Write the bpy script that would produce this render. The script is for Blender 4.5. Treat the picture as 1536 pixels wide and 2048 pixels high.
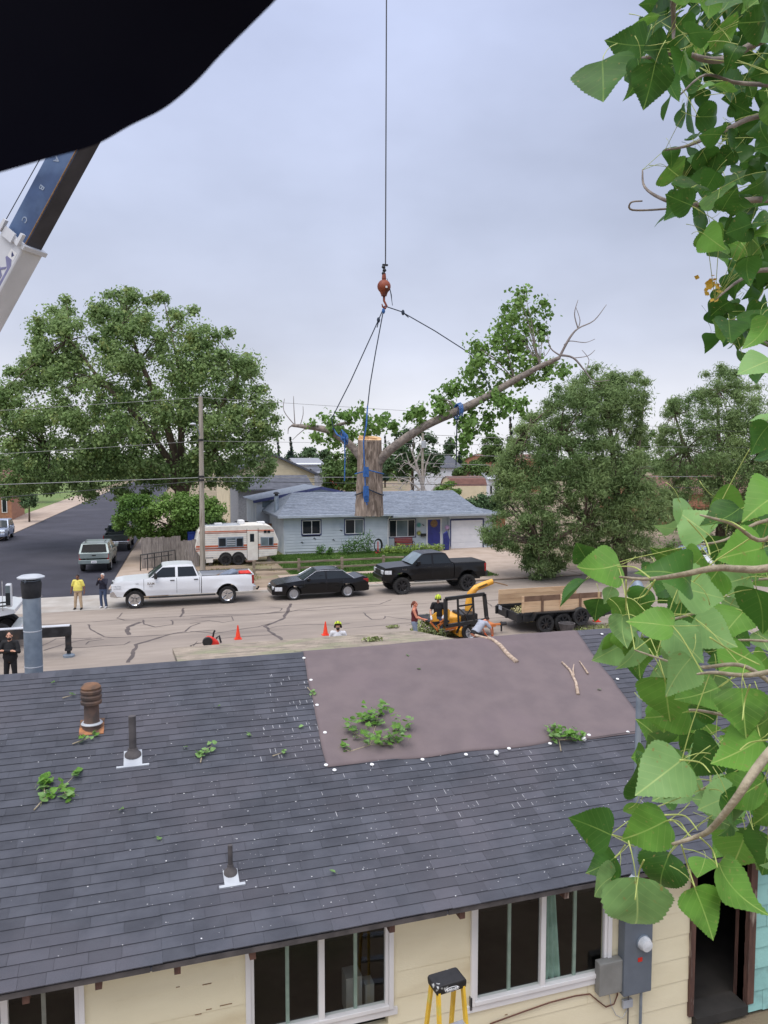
import bpy, bmesh, math, random
import numpy as np
from mathutils import Vector, Matrix, Euler
random.seed(7); RNG = np.random.default_rng(11)
SC = bpy.context.scene
COL = SC.collection
pi = math.pi
R = math.radians
for o in list(bpy.data.objects): bpy.data.objects.remove(o)

# ------------------------------------------------------------------ camera
TH = R(17.5); F_PX = 1539.0; HY = 915.0; HCAM = 7.1
PIT = math.atan((1024-HY)/F_PX)
cam_d = bpy.data.cameras.new('camera'); cam = bpy.data.objects.new('camera', cam_d); COL.objects.link(cam)
cam.location = (0, 0, HCAM); cam.rotation_euler = (pi/2-PIT, 0, -TH)
cam_d.sensor_fit = 'VERTICAL'; cam_d.sensor_height = 36.0; cam_d.lens = F_PX/2048*36.0
cam_d.clip_start = 0.02; cam_d.clip_end = 3000
cam_d.dof.use_dof = True; cam_d.dof.focus_distance = 14.0; cam_d.dof.aperture_fstop = 22.0
SC.camera = cam
# ------------------------------------------------------------------ sky and sun
SUN_EL, SUN_AZ = R(66), R(225)      # azimuth measured clockwise from +Y
w = bpy.data.worlds.new('World'); SC.world = w; w.use_nodes = True
nt = w.node_tree; nt.nodes.clear()
def N(t, typ, **k):
    n = t.nodes.new(typ)
    for a, b in k.items(): setattr(n, a, b)
    return n
out = N(nt, 'ShaderNodeOutputWorld'); bgn = N(nt, 'ShaderNodeBackground')
sky = N(nt, 'ShaderNodeTexSky', sky_type='NISHITA', sun_disc=False, sun_elevation=SUN_EL, sun_rotation=SUN_AZ, air_density=1.2, dust_density=3.0)
skm = N(nt, 'ShaderNodeVectorMath', operation='SCALE'); skm.inputs['Scale'].default_value = 0.10
nt.links.new(sky.outputs[0], skm.inputs[0])
tc = N(nt, 'ShaderNodeTexCoord'); sep = N(nt, 'ShaderNodeSeparateXYZ'); nt.links.new(tc.outputs['Generated'], sep.inputs[0])
ramp = N(nt, 'ShaderNodeValToRGB'); cr = ramp.color_ramp
cr.elements[0].position = 0.0; cr.elements[0].color = (.70, .70, .73, 1)
cr.elements[1].position = 1.0; cr.elements[1].color = (1.15, 1.17, 1.28, 1)
for p_, c_ in ((.05, (.63, .64, .70, 1)), (.14, (.46, .485, .585, 1)), (.28, (.40, .437, .56, 1)), (.48, (.415, .462, .63, 1)), (.65, (.58, .63, .82, 1)), (.84, (.94, .97, 1.10, 1))):
    e = cr.elements.new(p_); e.color = c_
nt.links.new(sep.outputs['Z'], ramp.inputs[0])
mp = N(nt, 'ShaderNodeMapping'); mp.inputs['Scale'].default_value = (1.2, 1.2, 2.4); nt.links.new(tc.outputs['Generated'], mp.inputs[0])
cn = N(nt, 'ShaderNodeTexNoise'); cn.inputs['Scale'].default_value = 1.9; cn.inputs['Detail'].default_value = 5; cn.inputs['Roughness'].default_value = .5
nt.links.new(mp.outputs[0], cn.inputs['Vector'])
crm = N(nt, 'ShaderNodeMapRange'); crm.inputs['From Min'].default_value = .3; crm.inputs['From Max'].default_value = .72
crm.inputs['To Min'].default_value = .86; crm.inputs['To Max'].default_value = 1.22
nt.links.new(cn.outputs[0], crm.inputs[0])
cl = N(nt, 'ShaderNodeVectorMath', operation='SCALE'); nt.links.new(ramp.outputs[0], cl.inputs[0]); nt.links.new(crm.outputs[0], cl.inputs['Scale'])
mx = N(nt, 'ShaderNodeMix', data_type='RGBA'); mx.inputs['Factor'].default_value = .88
nt.links.new(skm.outputs[0], mx.inputs['A']); nt.links.new(cl.outputs[0], mx.inputs['B'])
nt.links.new(mx.outputs['Result'], bgn.inputs['Color']); bgn.inputs['Strength'].default_value = 1.0
nt.links.new(bgn.outputs[0], out.inputs[0])
sd = bpy.data.lights.new('sun', 'SUN'); sd.energy = 1.5; sd.angle = R(48); sd.color = (1, .965, .92)
sun = bpy.data.objects.new('sun', sd); COL.objects.link(sun)
_sd = Vector((math.sin(SUN_AZ)*math.cos(SUN_EL), math.cos(SUN_AZ)*math.cos(SUN_EL), math.sin(SUN_EL)))
sun.rotation_euler = _sd.to_track_quat('Z', 'Y').to_euler(); sun.location = (0, -20, 40)
vs = SC.view_settings; vs.view_transform = 'Standard'; vs.look = 'None'; vs.exposure = 0.52; vs.gamma = 1.0; vs.use_curve_mapping = False
SC.cycles.max_bounces = 6; SC.cycles.transparent_max_bounces = 8; SC.cycles.diffuse_bounces = 3; SC.cycles.glossy_bounces = 3
SC.cycles.use_denoising = True

# ------------------------------------------------------------------ geometry of the view (to place real things at real distances)
RT = (math.cos(TH), -math.sin(TH), 0.0); F0 = (math.sin(TH), math.cos(TH), 0.0)
FW = (F0[0]*math.cos(PIT), F0[1]*math.cos(PIT), -math.sin(PIT)); UPV = (F0[0]*math.sin(PIT), F0[1]*math.sin(PIT), math.cos(PIT))
def ray(px, py):
    a = (px-768)/F_PX; b = (1024-py)/F_PX
    return tuple(FW[i]+a*RT[i]+b*UPV[i] for i in range(3))
def atz(px, py, z=0.0):
    d = ray(px, py); t = (z-HCAM)/d[2]; return Vector((d[0]*t, d[1]*t, z))
def atv(px, py, v):
    d = ray(px, py); t = v/d[1]; return Vector((d[0]*t, v, HCAM+d[2]*t))
def atd(px, py, Y):
    d = ray(px, py); t = Y/(d[0]*F0[0]+d[1]*F0[1]); return Vector((d[0]*t, d[1]*t, HCAM+d[2]*t))

# ------------------------------------------------------------------ materials
def S(r, g, b):
    f = lambda c: (c/255/12.92) if c/255 <= .04045 else ((c/255+.055)/1.055)**2.4
    return (f(r), f(g), f(b))
MATS = {}
def pm(name, c1, c2=None, scale=6.0, rough=.6, bump=0.0, bscale=60.0, metal=0.0, rnd=0.0, isl=0.0, spec=.5, coat=0.0, stretch=None, detail=5.0,
       lo=.38, hi=.64, trans=0.0, c3=None, scale3=1.5, mix3=(.5, .62), transl=0.0, alpha=None, emit=0.0):
    m = bpy.data.materials.new(name); m.use_nodes = True; t = m.node_tree; L = t.links
    b = t.nodes['Principled BSDF']; MATS[name] = m
    b.inputs['Roughness'].default_value = rough; b.inputs['Metallic'].default_value = metal
    b.inputs['Specular IOR Level'].default_value = spec; b.inputs['Coat Weight'].default_value = coat
    b.inputs['Transmission Weight'].default_value = trans
    co = N(t, 'ShaderNodeTexCoord'); vec = co.outputs['Object']
    if stretch:
        mpn = N(t, 'ShaderNodeMapping'); mpn.inputs['Scale'].default_value = stretch; L.new(vec, mpn.inputs[0]); vec = mpn.outputs[0]
    col = None
    if c2 is None: c2 = tuple(x*.8 for x in c1)
    n1 = N(t, 'ShaderNodeTexNoise'); n1.inputs['Scale'].default_value = scale; n1.inputs['Detail'].default_value = detail; L.new(vec, n1.inputs['Vector'])
    r1 = N(t, 'ShaderNodeMapRange'); r1.inputs['From Min'].default_value = lo; r1.inputs['From Max'].default_value = hi; L.new(n1.outputs[0], r1.inputs[0])
    x1 = N(t, 'ShaderNodeMix', data_type='RGBA'); x1.inputs['A'].default_value = (*c1, 1); x1.inputs['B'].default_value = (*c2, 1)
    L.new(r1.outputs[0], x1.inputs['Factor']); col = x1.outputs['Result']
    if c3:
        n3 = N(t, 'ShaderNodeTexNoise'); n3.inputs['Scale'].default_value = scale3; n3.inputs['Detail'].default_value = 6; L.new(vec, n3.inputs['Vector'])
        r3 = N(t, 'ShaderNodeMapRange'); r3.inputs['From Min'].default_value = mix3[0]; r3.inputs['From Max'].default_value = mix3[1]; L.new(n3.outputs[0], r3.inputs[0])
        x3 = N(t, 'ShaderNodeMix', data_type='RGBA'); x3.inputs['B'].default_value = (*c3, 1); L.new(col, x3.inputs['A']); L.new(r3.outputs[0], x3.inputs['Factor']); col = x3.outputs['Result']
    for amt, node, sock in ((rnd, 'ShaderNodeObjectInfo', 'Random'), (isl, 'ShaderNodeNewGeometry', 'Random Per Island')):
        if amt:
            oi = N(t, node); mr = N(t, 'ShaderNodeMapRange'); mr.inputs['To Min'].default_value = 1-amt; mr.inputs['To Max'].default_value = 1+amt
            L.new(oi.outputs[sock], mr.inputs[0]); sc_ = N(t, 'ShaderNodeVectorMath', operation='SCALE'); L.new(col, sc_.inputs[0]); L.new(mr.outputs[0], sc_.inputs['Scale']); col = sc_.outputs[0]
    L.new(col, b.inputs['Base Color'])
    if bump:
        nb = N(t, 'ShaderNodeTexNoise'); nb.inputs['Scale'].default_value = bscale; nb.inputs['Detail'].default_value = 4; L.new(vec, nb.inputs['Vector'])
        bp = N(t, 'ShaderNodeBump'); bp.inputs['Strength'].default_value = bump; bp.inputs['Distance'].default_value = .02; L.new(nb.outputs[0], bp.inputs['Height']); L.new(bp.outputs[0], b.inputs['Normal'])
    if transl:
        tr = N(t, 'ShaderNodeBsdfTranslucent'); L.new(col, tr.inputs['Color']); ad = N(t, 'ShaderNodeMixShader'); ad.inputs[0].default_value = transl
        o_ = t.nodes['Material Output']; L.new(b.outputs[0], ad.inputs[1]); L.new(tr.outputs[0], ad.inputs[2]); L.new(ad.outputs[0], o_.inputs[0])
    return m
def leafmat(name, c1, c2, transl=.3, rough=.45, isl=.35, rnd=0.0, yel=None):
    return pm(name, c1, c2, scale=.35, rough=rough, isl=isl, rnd=rnd, transl=transl, c3=yel, scale3=.9, mix3=(.56, .70), spec=.2)
def glass(name, tint=(.02, .025, .03), rough=.04):
    return pm(name, tint, tuple(x*1.15 for x in tint), scale=1.5, rough=rough, spec=.28)
def M(n): return MATS[n]

# ------------------------------------------------------------------ mesh helpers
class MB:
    def __init__(s): s.v = []; s.f = []
    def add(s, vs, fs):
        b = len(s.v); s.v += [tuple(p) for p in vs]; s.f += [tuple(i+b for i in f) for f in fs]; return s
    def box(s, x0, y0, z0, x1, y1, z1):
        if x0 > x1: x0, x1 = x1, x0
        if y0 > y1: y0, y1 = y1, y0
        if z0 > z1: z0, z1 = z1, z0
        return s.add([(x0,y0,z0),(x1,y0,z0),(x1,y1,z0),(x0,y1,z0),(x0,y0,z1),(x1,y0,z1),(x1,y1,z1),(x0,y1,z1)],
              [(0,3,2,1),(4,5,6,7),(0,1,5,4),(1,2,6,5),(2,3,7,6),(3,0,4,7)])
    def beam(s, p0, p1, w, h, up=(0,0,1)):
        p0 = Vector(p0); p1 = Vector(p1); d = (p1-p0).normalized(); u = Vector(up)
        if abs(d.dot(u)) > .98: u = Vector((1,0,0))
        x = d.cross(u).normalized(); y = x.cross(d).normalized(); x *= w/2; y *= h/2
        vs = [p0-x-y, p0+x-y, p0+x+y, p0-x+y, p1-x-y, p1+x-y, p1+x+y, p1-x+y]
        return s.add(vs, [(0,1,2,3),(7,6,5,4),(4,5,1,0),(5,6,2,1),(6,7,3,2),(7,4,0,3)])
    def tube(s, pts, r, n=8, cap=True):
        pts = [Vector(p) for p in pts]; k = len(pts)
        if not hasattr(r, '__len__'): r = [r]*k
        b = len(s.v); prev = None
        for i, p in enumerate(pts):
            d = (pts[min(i+1, k-1)]-pts[max(i-1, 0)]).normalized()
            if prev is None:
                u = Vector((0,0,1)) if abs(d.z) < .9 else Vector((1,0,0)); x = d.cross(u).normalized()
            else:
                x = (prev - d*prev.dot(d)); x = x.normalized() if x.length > 1e-6 else d.orthogonal().normalized()
            prev = x; y = d.cross(x)
            for j in range(n):
                a = 2*pi*j/n; s.v.append(tuple(p+(x*math.cos(a)+y*math.sin(a))*r[i]))
        for i in range(k-1):
            for j in range(n):
                j2 = (j+1) % n; s.f.append((b+i*n+j, b+i*n+j2, b+(i+1)*n+j2, b+(i+1)*n+j))
        if cap:
            s.f.append(tuple(b+j for j in range(n))[::-1]); s.f.append(tuple(b+(k-1)*n+j for j in range(n)))
        return s
    def lathe(s, prof, n=20, c=(0,0,0), axis='z', cap=True):
        b = len(s.v)
        for r, z in prof:
            for j in range(n):
                a = 2*pi*j/n; x, y = r*math.cos(a), r*math.sin(a)
                p = (x, y, z) if axis == 'z' else ((x, z, y) if axis == 'y' else (z, x, y))
                s.v.append((p[0]+c[0], p[1]+c[1], p[2]+c[2]))
        for i in range(len(prof)-1):
            for j in range(n):
                j2 = (j+1) % n; s.f.append((b+i*n+j, b+i*n+j2, b+(i+1)*n+j2, b+(i+1)*n+j))
        if cap: s.f.append(tuple(b+j for j in range(n))[::-1]); s.f.append(tuple(b+(len(prof)-1)*n+j for j in range(n)))
        return s
    def prism(s, poly, a, b_, axis='y'):
        n = len(poly); o = len(s.v)
        for t in (a, b_):
            for p, q in poly:
                s.v.append((p, t, q) if axis == 'y' else ((t, p, q) if axis == 'x' else (p, q, t)))
        s.f.append(tuple(o+i for i in range(n))); s.f.append(tuple(o+n+i for i in range(n))[::-1])
        for i in range(n):
            j = (i+1) % n; s.f.append((o+i, o+n+i, o+n+j, o+j))
        return s
    def ball(s, c, r, nu=14, nv=9):
        if not hasattr(r, '__len__'): r = (r, r, r)
        pr = [(max(math.sin(pi*i/nv), 1e-3), -math.cos(pi*i/nv)) for i in range(nv+1)]; b = len(s.v); s.lathe(pr, nu)
        for i in range(b, len(s.v)):
            x, y, z = s.v[i]; s.v[i] = (c[0]+x*r[0], c[1]+y*r[1], c[2]+z*r[2])
        return s
    def slab4(s, q, th):
        # quad (4 points, world) extruded backwards along its normal
        q = [Vector(p) for p in q]; n = (q[1]-q[0]).cross(q[3]-q[0]).normalized()
        vs = q+[p-n*th for p in q]
        return s.add(vs, [(0,1,2,3),(7,6,5,4),(1,0,4,5),(2,1,5,6),(3,2,6,7),(0,3,7,4)])
    def mesh(s, name='m', off=None, fix=True):
        me = bpy.data.meshes.new(name); v = s.v
        if off is not None: v = [(p[0]-off[0], p[1]-off[1], p[2]-off[2]) for p in v]
        me.from_pydata(v, [], s.f)
        if fix:
            bm = bmesh.new(); bm.from_mesh(me); bmesh.ops.recalc_face_normals(bm, faces=bm.faces); bm.to_mesh(me); bm.free()
        return me
    def build(s, name, mat, parent=None, wld=False, smooth=False, bevel=0, loc=None, seg=2, fix=True):
        off = None
        if wld and parent is not None: off = rootloc(parent)
        o = bpy.data.objects.new(name, s.mesh(name, off, fix)); o.data.name = name
        return fin(o, mat, parent, smooth, bevel, loc, seg)
def rootloc(p):
    while p.parent: p = p.parent
    return p.location
def fin(o, mat, parent=None, smooth=False, bevel=0, loc=None, seg=2):
    COL.objects.link(o)
    if parent is not None: o.parent = parent
    if loc is not None: o.location = loc
    if mat is not None: o.data.materials.append(MATS[mat] if isinstance(mat, str) else mat)
    if smooth:
        if smooth is True: o.data.shade_smooth()
        else:
            o.data.shade_smooth(); o.data.set_sharp_from_angle(angle=R(smooth))
    if bevel:
        m = o.modifiers.new('bevel', 'BEVEL'); m.width = bevel; m.segments = seg; m.limit_method = 'ANGLE'; m.angle_limit = R(35)
    return o
def tag(o, label=None, cat=None, group=None, kind=None):
    if label: o['label'] = label
    if cat: o['category'] = cat
    if group: o['group'] = group
    if kind: o['kind'] = kind
    return o
def thing(name, loc, label, cat, group=None, rz=0.0):
    o = bpy.data.objects.new(name, None); COL.objects.link(o); o.location = loc; o.rotation_euler = (0, 0, rz); o.empty_display_size = .2
    return tag(o, label, cat, group)
def put(me, name, parent=None, loc=(0,0,0), rot=(0,0,0), scale=(1,1,1)):
    o = bpy.data.objects.new(name, me); COL.objects.link(o); o.parent = parent; o.location = loc; o.rotation_euler = rot; o.scale = scale
    return o
def npmesh(name, V, Fq, mats, smooth=False):
    me = bpy.data.meshes.new(name); V = np.asarray(V, np.float32); Fq = np.asarray(Fq, np.int32); k = Fq.shape[1]
    me.vertices.add(len(V)); me.vertices.foreach_set('co', V.ravel()); me.loops.add(Fq.size); me.loops.foreach_set('vertex_index', Fq.ravel())
    me.polygons.add(len(Fq)); me.polygons.foreach_set('loop_start', np.arange(0, Fq.size, k, dtype=np.int32)); me.polygons.foreach_set('loop_total', np.full(len(Fq), k, np.int32))
    me.update(calc_edges=True)
    for m in mats: me.materials.append(MATS[m])
    return me
def lerp(a, b, t): return a+(b-a)*t
def textmesh(txt, size, depth=.004, bold=False):
    c = bpy.data.curves.new('t', 'FONT'); c.body = txt; c.size = size; c.extrude = depth; c.align_x = 'CENTER'; c.align_y = 'CENTER'
    if bold: c.offset = size*.02
    o = bpy.data.objects.new('t', c); COL.objects.link(o); dg = bpy.context.evaluated_depsgraph_get()
    me = bpy.data.meshes.new_from_object(o.evaluated_get(dg)); bpy.data.objects.remove(o); return me
def lettering(txt, size, mat, parent, loc, rot, name='lettering', bold=False):
    me = textmesh(txt, size, bold=bold); me.materials.clear(); me.materials.append(MATS[mat]); o = put(me, name, parent, loc, rot); return o

# palette
pm('road_tan', S(163,150,138), S(148,136,124), scale=3.0, rough=.9, bump=.5, bscale=120, c3=S(132,121,112), scale3=.5, mix3=(.46,.72), stretch=(.22,1,1), lo=.3, hi=.7)
pm('asphalt_new', S(57,56,66), S(48,47,56), scale=.5, rough=.85, bump=.3, bscale=80, c3=S(68,66,74), scale3=.12, mix3=(.52,.7))
pm('tar', S(98,87,83), S(82,73,70), scale=3, rough=.7)
pm('concrete', S(176,170,162), S(160,153,144), scale=1.2, rough=.9, bump=.2, bscale=60, c3=S(150,138,126), scale3=.5, mix3=(.55,.75))
pm('concrete_pink', S(178,160,144), S(166,148,132), scale=1.0, rough=.9, bump=.2, bscale=50, c3=S(160,140,122), scale3=.4, mix3=(.55,.75))
pm('dirt', S(150,132,112), S(128,110,92), scale=.8, rough=.95, bump=.5, bscale=25, c3=S(112,112,76), scale3=.25, mix3=(.48,.62))
pm('lawn_base', S(92,116,56), S(104,120,62), scale=1.2, rough=.95, bump=.4, bscale=40, c3=S(128,126,80), scale3=.35, mix3=(.54,.74))
pm('grass', S(92,124,52), S(72,104,40), scale=.8, rough=.8, isl=.35, transl=.2)
pm('grass_dry', S(150,140,88), S(118,122,66), scale=.8, rough=.8, isl=.35, transl=.2)
pm('black_plastic', (.012,.012,.013), (.02,.02,.02), rough=.5)
pm('rubber', (.018,.018,.019), (.03,.029,.028), scale=9, rough=.85, bump=.3, bscale=60)
pm('chrome', (.75,.76,.78), (.6,.61,.62), scale=5, rough=.18, metal=1.0)
pm('alloy', (.62,.63,.65), (.5,.5,.52), scale=5, rough=.35, metal=.7)
pm('galv', S(140,152,164), S(118,130,142), scale=5, rough=.55, metal=.35, c3=S(150,160,170), scale3=2)
pm('steel_dark', S(58,58,60), S(38,38,40), scale=4, rough=.6, metal=.4, bump=.15, bscale=40, c3=S(88,74,62), scale3=1.6, mix3=(.58,.75))
pm('white_paint', (.80,.80,.80), (.72,.72,.71), scale=2.5, rough=.5, bump=.05)
pm('off_white', S(232,228,218), S(218,212,200), scale=3, rough=.6, bump=.08, bscale=20)
pm('car_white', (.80,.82,.84), (.77,.79,.81), scale=1.2, rough=.28, coat=.5)
pm('car_black', (.004,.004,.005), (.006,.006,.007), scale=1.2, rough=.22, coat=.15, spec=.3)
pm('car_black_truck', (.005,.005,.006), (.008,.008,.009), scale=1.5, rough=.3, coat=.12, spec=.3)
pm('car_sage', S(140,152,150), S(128,141,139), scale=1.2, rough=.35, coat=.4, metal=.3)
pm('car_darkgreen', S(48,56,54), S(40,47,46), scale=1.2, rough=.35, coat=.4)
pm('car_silver', S(170,182,204), S(158,170,192), scale=1.2, rough=.35, metal=.35, coat=.4)
pm('glass_cap', (.008,.009,.010), (.011,.012,.013), rough=.12, spec=.08); glass('glass_dark'); glass('glass_tint', (.035,.045,.05)); glass('glass_house', (.012,.014,.016), .03)
pm('glass_light', S(120,134,140), S(96,108,112), scale=1.2, rough=.08)
pm('lamp_red', (.35,.02,.02), (.25,.012,.012), rough=.25)
pm('lamp_clear', (.70,.72,.74), (.5,.52,.54), scale=12, rough=.15)
pm('red_plastic', S(226,52,36), S(200,40,28), rough=.45)
pm('cone_orange', S(246,74,42), S(228,60,34), scale=4, rough=.45)
# ================================================================== the setting
def sheet(name, pts, z, mat, parent=None, kind='structure', th=None):
    b = MB(); n = len(pts)
    if th: b.prism([(p[0], p[1]) for p in pts], z-th, z, 'z')
    else: b.add([(p[0], p[1], z) for p in pts], [tuple(range(n))])
    o = b.build(name, mat, parent)
    if kind and parent is None: o['kind'] = kind
    return o
sheet('ground', [(-1500,-300),(1500,-300),(1500,2600),(-1500,2600)], -.05, 'dirt')
street = sheet('street', [(-150,23.6),(150,23.6),(150,40.2),(-150,40.2)], 0, 'road_tan')
sheet('side_street', [(-13.4,42.2),(-1.9,42.2),(5.5,180),(16,330),(4,330),(-6.1,180)], .004, 'asphalt_new')
sheet('intersection_pavement', [(-60,38.4),(.6,38.4),(-1.0,42.6),(-60,42.6)], .008, 'concrete')
sheet('asphalt_patch', [(-5.2,42.0),(-1.4,42.0),(-1.7,43.4),(-4.6,43.4)], .012, 'asphalt_new')
sheet('gutter', [(-60,37.9),(.9,37.9),(.6,38.4),(-60,38.4)], .006, 'concrete')
# yards on the far side
sheet('yard', [(.2,42.0),(150,42.0),(150,260),(17.0,260),(6.0,160),(.6,60)], .06, 'dirt')
sheet('yard_left', [(-120,42.6),(-17.2,42.6),(-9.6,180),(0,330),(-120,330)], .06, 'lawn_base')
kb = MB()
kb.prism([(40.2,-.02),(40.24,.10),(40.38,.115),(40.38,-.02)], 1.2, 17.6, 'x')
tag(kb.build('kerb', 'concrete'), kind='structure')
kb = MB(); kb.prism([(40.2,-.02),(40.24,.10),(40.38,.115),(40.38,-.02)], 25.2, 150, 'x'); tag(kb.build('kerb', 'concrete'), kind='structure')
kb = MB(); kb.prism([(23.6,-.02),(23.56,.10),(23.42,.115),(23.42,-.02)], -150, 150, 'x'); tag(kb.build('kerb', 'concrete'), kind='structure')
pav = sheet('pavement', [(1.0,40.384),(17.6,40.384),(17.6,41.1),(-.6,41.1),(-.2,40.8)], .11, 'concrete_pink', th=.12)
sheet('pavement', [(25.2,40.384),(150,40.384),(150,41.9),(25.2,41.9)], .11, 'concrete_pink', th=.12)
for i in range(11):   # joints of the pavement slabs
    u = 1.9+i*1.5
    MB().box(u, 40.4, .105, u+.03, 41.08, .1125).build('slab_joint', 'tar', pav)
sheet('side_pavement', [(-1.8,43.4),(.3,43.0),(1.3,60),(3.4,100),(2.2,100),(-.85,60)], .07, 'concrete_pink', th=.08)
sheet('side_pavement', [(-13.5,43.5),(-11.74,73),(-6.16,178),(-10.2,180),(-15.6,73),(-17.2,43.5)], .07, 'concrete_pink', th=.08)
sheet('driveway', [(17.3,40.3),(25.3,40.3),(26.3,54.9),(20.6,54.9),(18.6,46)], .085, 'concrete_pink', th=.07)
sheet('garden_path', [(7.6,44.2),(18.9,44.2),(18.9,45.2),(7.6,45.2)], .112, 'concrete_pink', th=.04)
lawn = sheet('lawn', [(8.4,41.12),(17.2,41.12),(19.9,47),(20.4,54.9),(8.6,54.9)], .10, 'lawn_base', th=.06)
sheet('lawn_bank', [(1.2,41.12),(8.38,41.12),(8.38,47.5),(2.2,47.5)], .08, 'dirt', th=.04)
sheet('near_yard', [(-60,14.5),(60,14.5),(60,23.4),(-60,23.4)], .02, 'dirt')
def blades(name, n, region, z, h, mat, label, cov=None):
    (x0, y0, x1, y1) = region
    P = RNG.random((n, 2))*[x1-x0, y1-y0]+[x0, y0]
    if cov is not None: P = P[[cov(x, y) > random.random() for x, y in P]]
    n = len(P); a = RNG.random(n)*2*pi; hh = h*(.5+RNG.random(n)); ww = .018+.02*RNG.random(n); ln = (RNG.random((n, 2))-.5)*h*1.2
    base = np.c_[P, np.full(n, z)]; dx = np.c_[np.cos(a)*ww, np.sin(a)*ww, np.zeros(n)]
    V = np.stack([base-dx, base+dx, base+np.c_[ln, hh]], 1).reshape(-1, 3)
    F = np.arange(3*n).reshape(-1, 3)
    o = bpy.data.objects.new(name, npmesh(name, V, F, [mat])); COL.objects.link(o); return tag(o, label, 'grass', kind='stuff')
import mathutils
def ncov(s, lo, hi):
    return lambda x, y: min(1, max(0, (mathutils.noise.noise((x*s, y*s, 3.3))-lo)/(hi-lo)))
blades('lawn_grass', 80000, (8.5,41.2,20.2,54.6), .10, .09, 'grass', 'patchy green grass of the lawn before the blue house', lambda x, y: 0 if 44.15 < y < 45.25 else ncov(.35, -.75, .0)(x, y))
blades('dry_grass', 6000, (8.5,41.2,18.6,47.0), .10, .07, 'grass_dry', 'dry yellowish grass along the split rail fence', lambda x, y: 0 if 44.15 < y < 45.25 else ncov(.5, -.1, .4)(x, y))
blades('verge_grass', 9000, (1.4,42.1,8.3,54.0), .08, .10, 'grass_dry', 'straggly weeds around the parked camper trailer', ncov(.5, -.05, .4))
blades('left_lawn_grass', 12000, (-30,60,-14.5,95), .06, .12, 'grass', 'green lawn beside the pavement of the side street')
# tar-sealed cracks in the street
CR = [
 (.07, [(86,1249),(177,1244),(250,1239),(312,1235),(400,1231),(527,1227),(574,1225),(599,1219),(646,1214),(692,1211),(758,1209),(783,1199)]),
 (.07, [(402,1234),(500,1230),(586,1222),(646,1220),(739,1213),(860,1206),(1000,1200),(1150,1193)]),
 (.09, [(245,1226),(234,1236),(250,1241),(284,1240),(286,1248),(312,1254),(346,1249),(341,1240)]),
 (.09, [(177,1249),(180,1257),(208,1274),(247,1275),(336,1269),(370,1263),(383,1252),(400,1246)]),
 (.12, [(367,1216),(366,1224),(360,1234)]), (.22, [(258,1270),(257,1262),(255,1254),(281,1244)]),
 (.10, [(88,1301),(125,1289),(160,1281),(203,1276)]), (.08, [(10,1294),(39,1292),(86,1291),(112,1278),(182,1276)]),
 (.08, [(143,1296),(247,1289),(260,1283)]), (.07, [(172,1289),(177,1283),(208,1279)]),
 (.17, [(336,1269),(305,1280),(273,1289),(266,1306),(256,1325)]),
 (.17, [(583,1207),(575,1222),(567,1236),(550,1245),(530,1253),(546,1267),(564,1280)]),
 (.09, [(380,1263),(399,1264),(427,1267),(474,1260),(517,1253),(540,1248)]), (.08, [(436,1277),(490,1273),(549,1269)]),
 (.07, [(533,1258),(555,1252),(617,1249),(667,1250),(700,1247)]), (.06, [(686,1257),(817,1246),(1000,1235),(1100,1228)]),
 (.08, [(725,1225),(744,1239),(767,1238),(771,1232),(817,1239),(850,1236)]),
 (.07, [(380,1236),(464,1233),(467,1241),(446,1245),(421,1241),(380,1247)]), (.07, [(542,1214),(566,1217),(560,1222),(533,1227)]),
 (.06, [(341,1240),(420,1240)]), (.06, [(336,1269),(400,1262),(430,1260)]), (.06, [(975,1205),(985,1214),(1005,1210),(1012,1204)]), (.05, [(395,1283),(385,1292),(393,1297),(415,1296)]),
]
for wd, pts in CR:
    P = [atz(x, y, .004) for x, y in pts]; Q = []
    for i in range(len(P)-1):
        n_ = max(2, int((P[i+1]-P[i]).length/.25))
        for k in range(n_):
            t = k/n_; q = P[i].lerp(P[i+1], t); nz = mathutils.noise.noise_vector(q*1.7)*.10; Q.append(Vector((q.x+nz.x, q.y+nz.y, .004)))
    Q.append(P[-1]); b = MB(); L_ = []
    for i, q in enumerate(Q):
        d = (Q[min(i+1, len(Q)-1)]-Q[max(i-1, 0)]).normalized(); nrm = Vector((-d.y, d.x, 0))*wd*(.28+.26*random.random()); L_ += [q-nrm, q+nrm]
    b.add(L_, [(2*i, 2*i+1, 2*i+3, 2*i+2) for i in range(len(Q)-1)]); b.build('crack_seal', 'tar', street)
# ================================================================== the near house (seen from its roof)
pm('shingle', S(85,87,95), S(73,75,83), scale=3.2, rough=.92, bump=.7, bscale=160, isl=.15, rnd=.15, c3=S(92,90,97), scale3=.7, mix3=(.45,.7))
pm('felt', S(114,101,101), S(106,94,95), scale=2.5, rough=.85, bump=.35, bscale=90, c3=S(116,100,105), scale3=.5, mix3=(.58,.95))
pm('tan_shingle', S(164,150,134), S(134,124,110), scale=2.6, rough=.95, bump=.5, bscale=60, isl=.14, c3=S(140,138,112), scale3=.9, mix3=(.5,.64))
pm('siding_cream', S(236,226,194), S(228,217,184), scale=1.0, rough=.75, bump=.12, bscale=40, stretch=(1,1,3), c3=S(210,195,160), scale3=.8, mix3=(.58,.75))
pm('siding_turq', S(158,206,198), S(142,190,184), scale=2.0, rough=.8, bump=.2, bscale=30, rnd=.06, c3=S(120,150,146), scale3=3, mix3=(.6,.75))
pm('wood_brown', S(108,78,66), S(74,54,48), scale=3, rough=.85, bump=.4, bscale=30, stretch=(3,3,.6), c3=S(176,160,146), scale3=3, mix3=(.58,.7))
pm('vinyl', S(232,230,228), S(220,218,216), scale=1.5, rough=.4)
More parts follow.
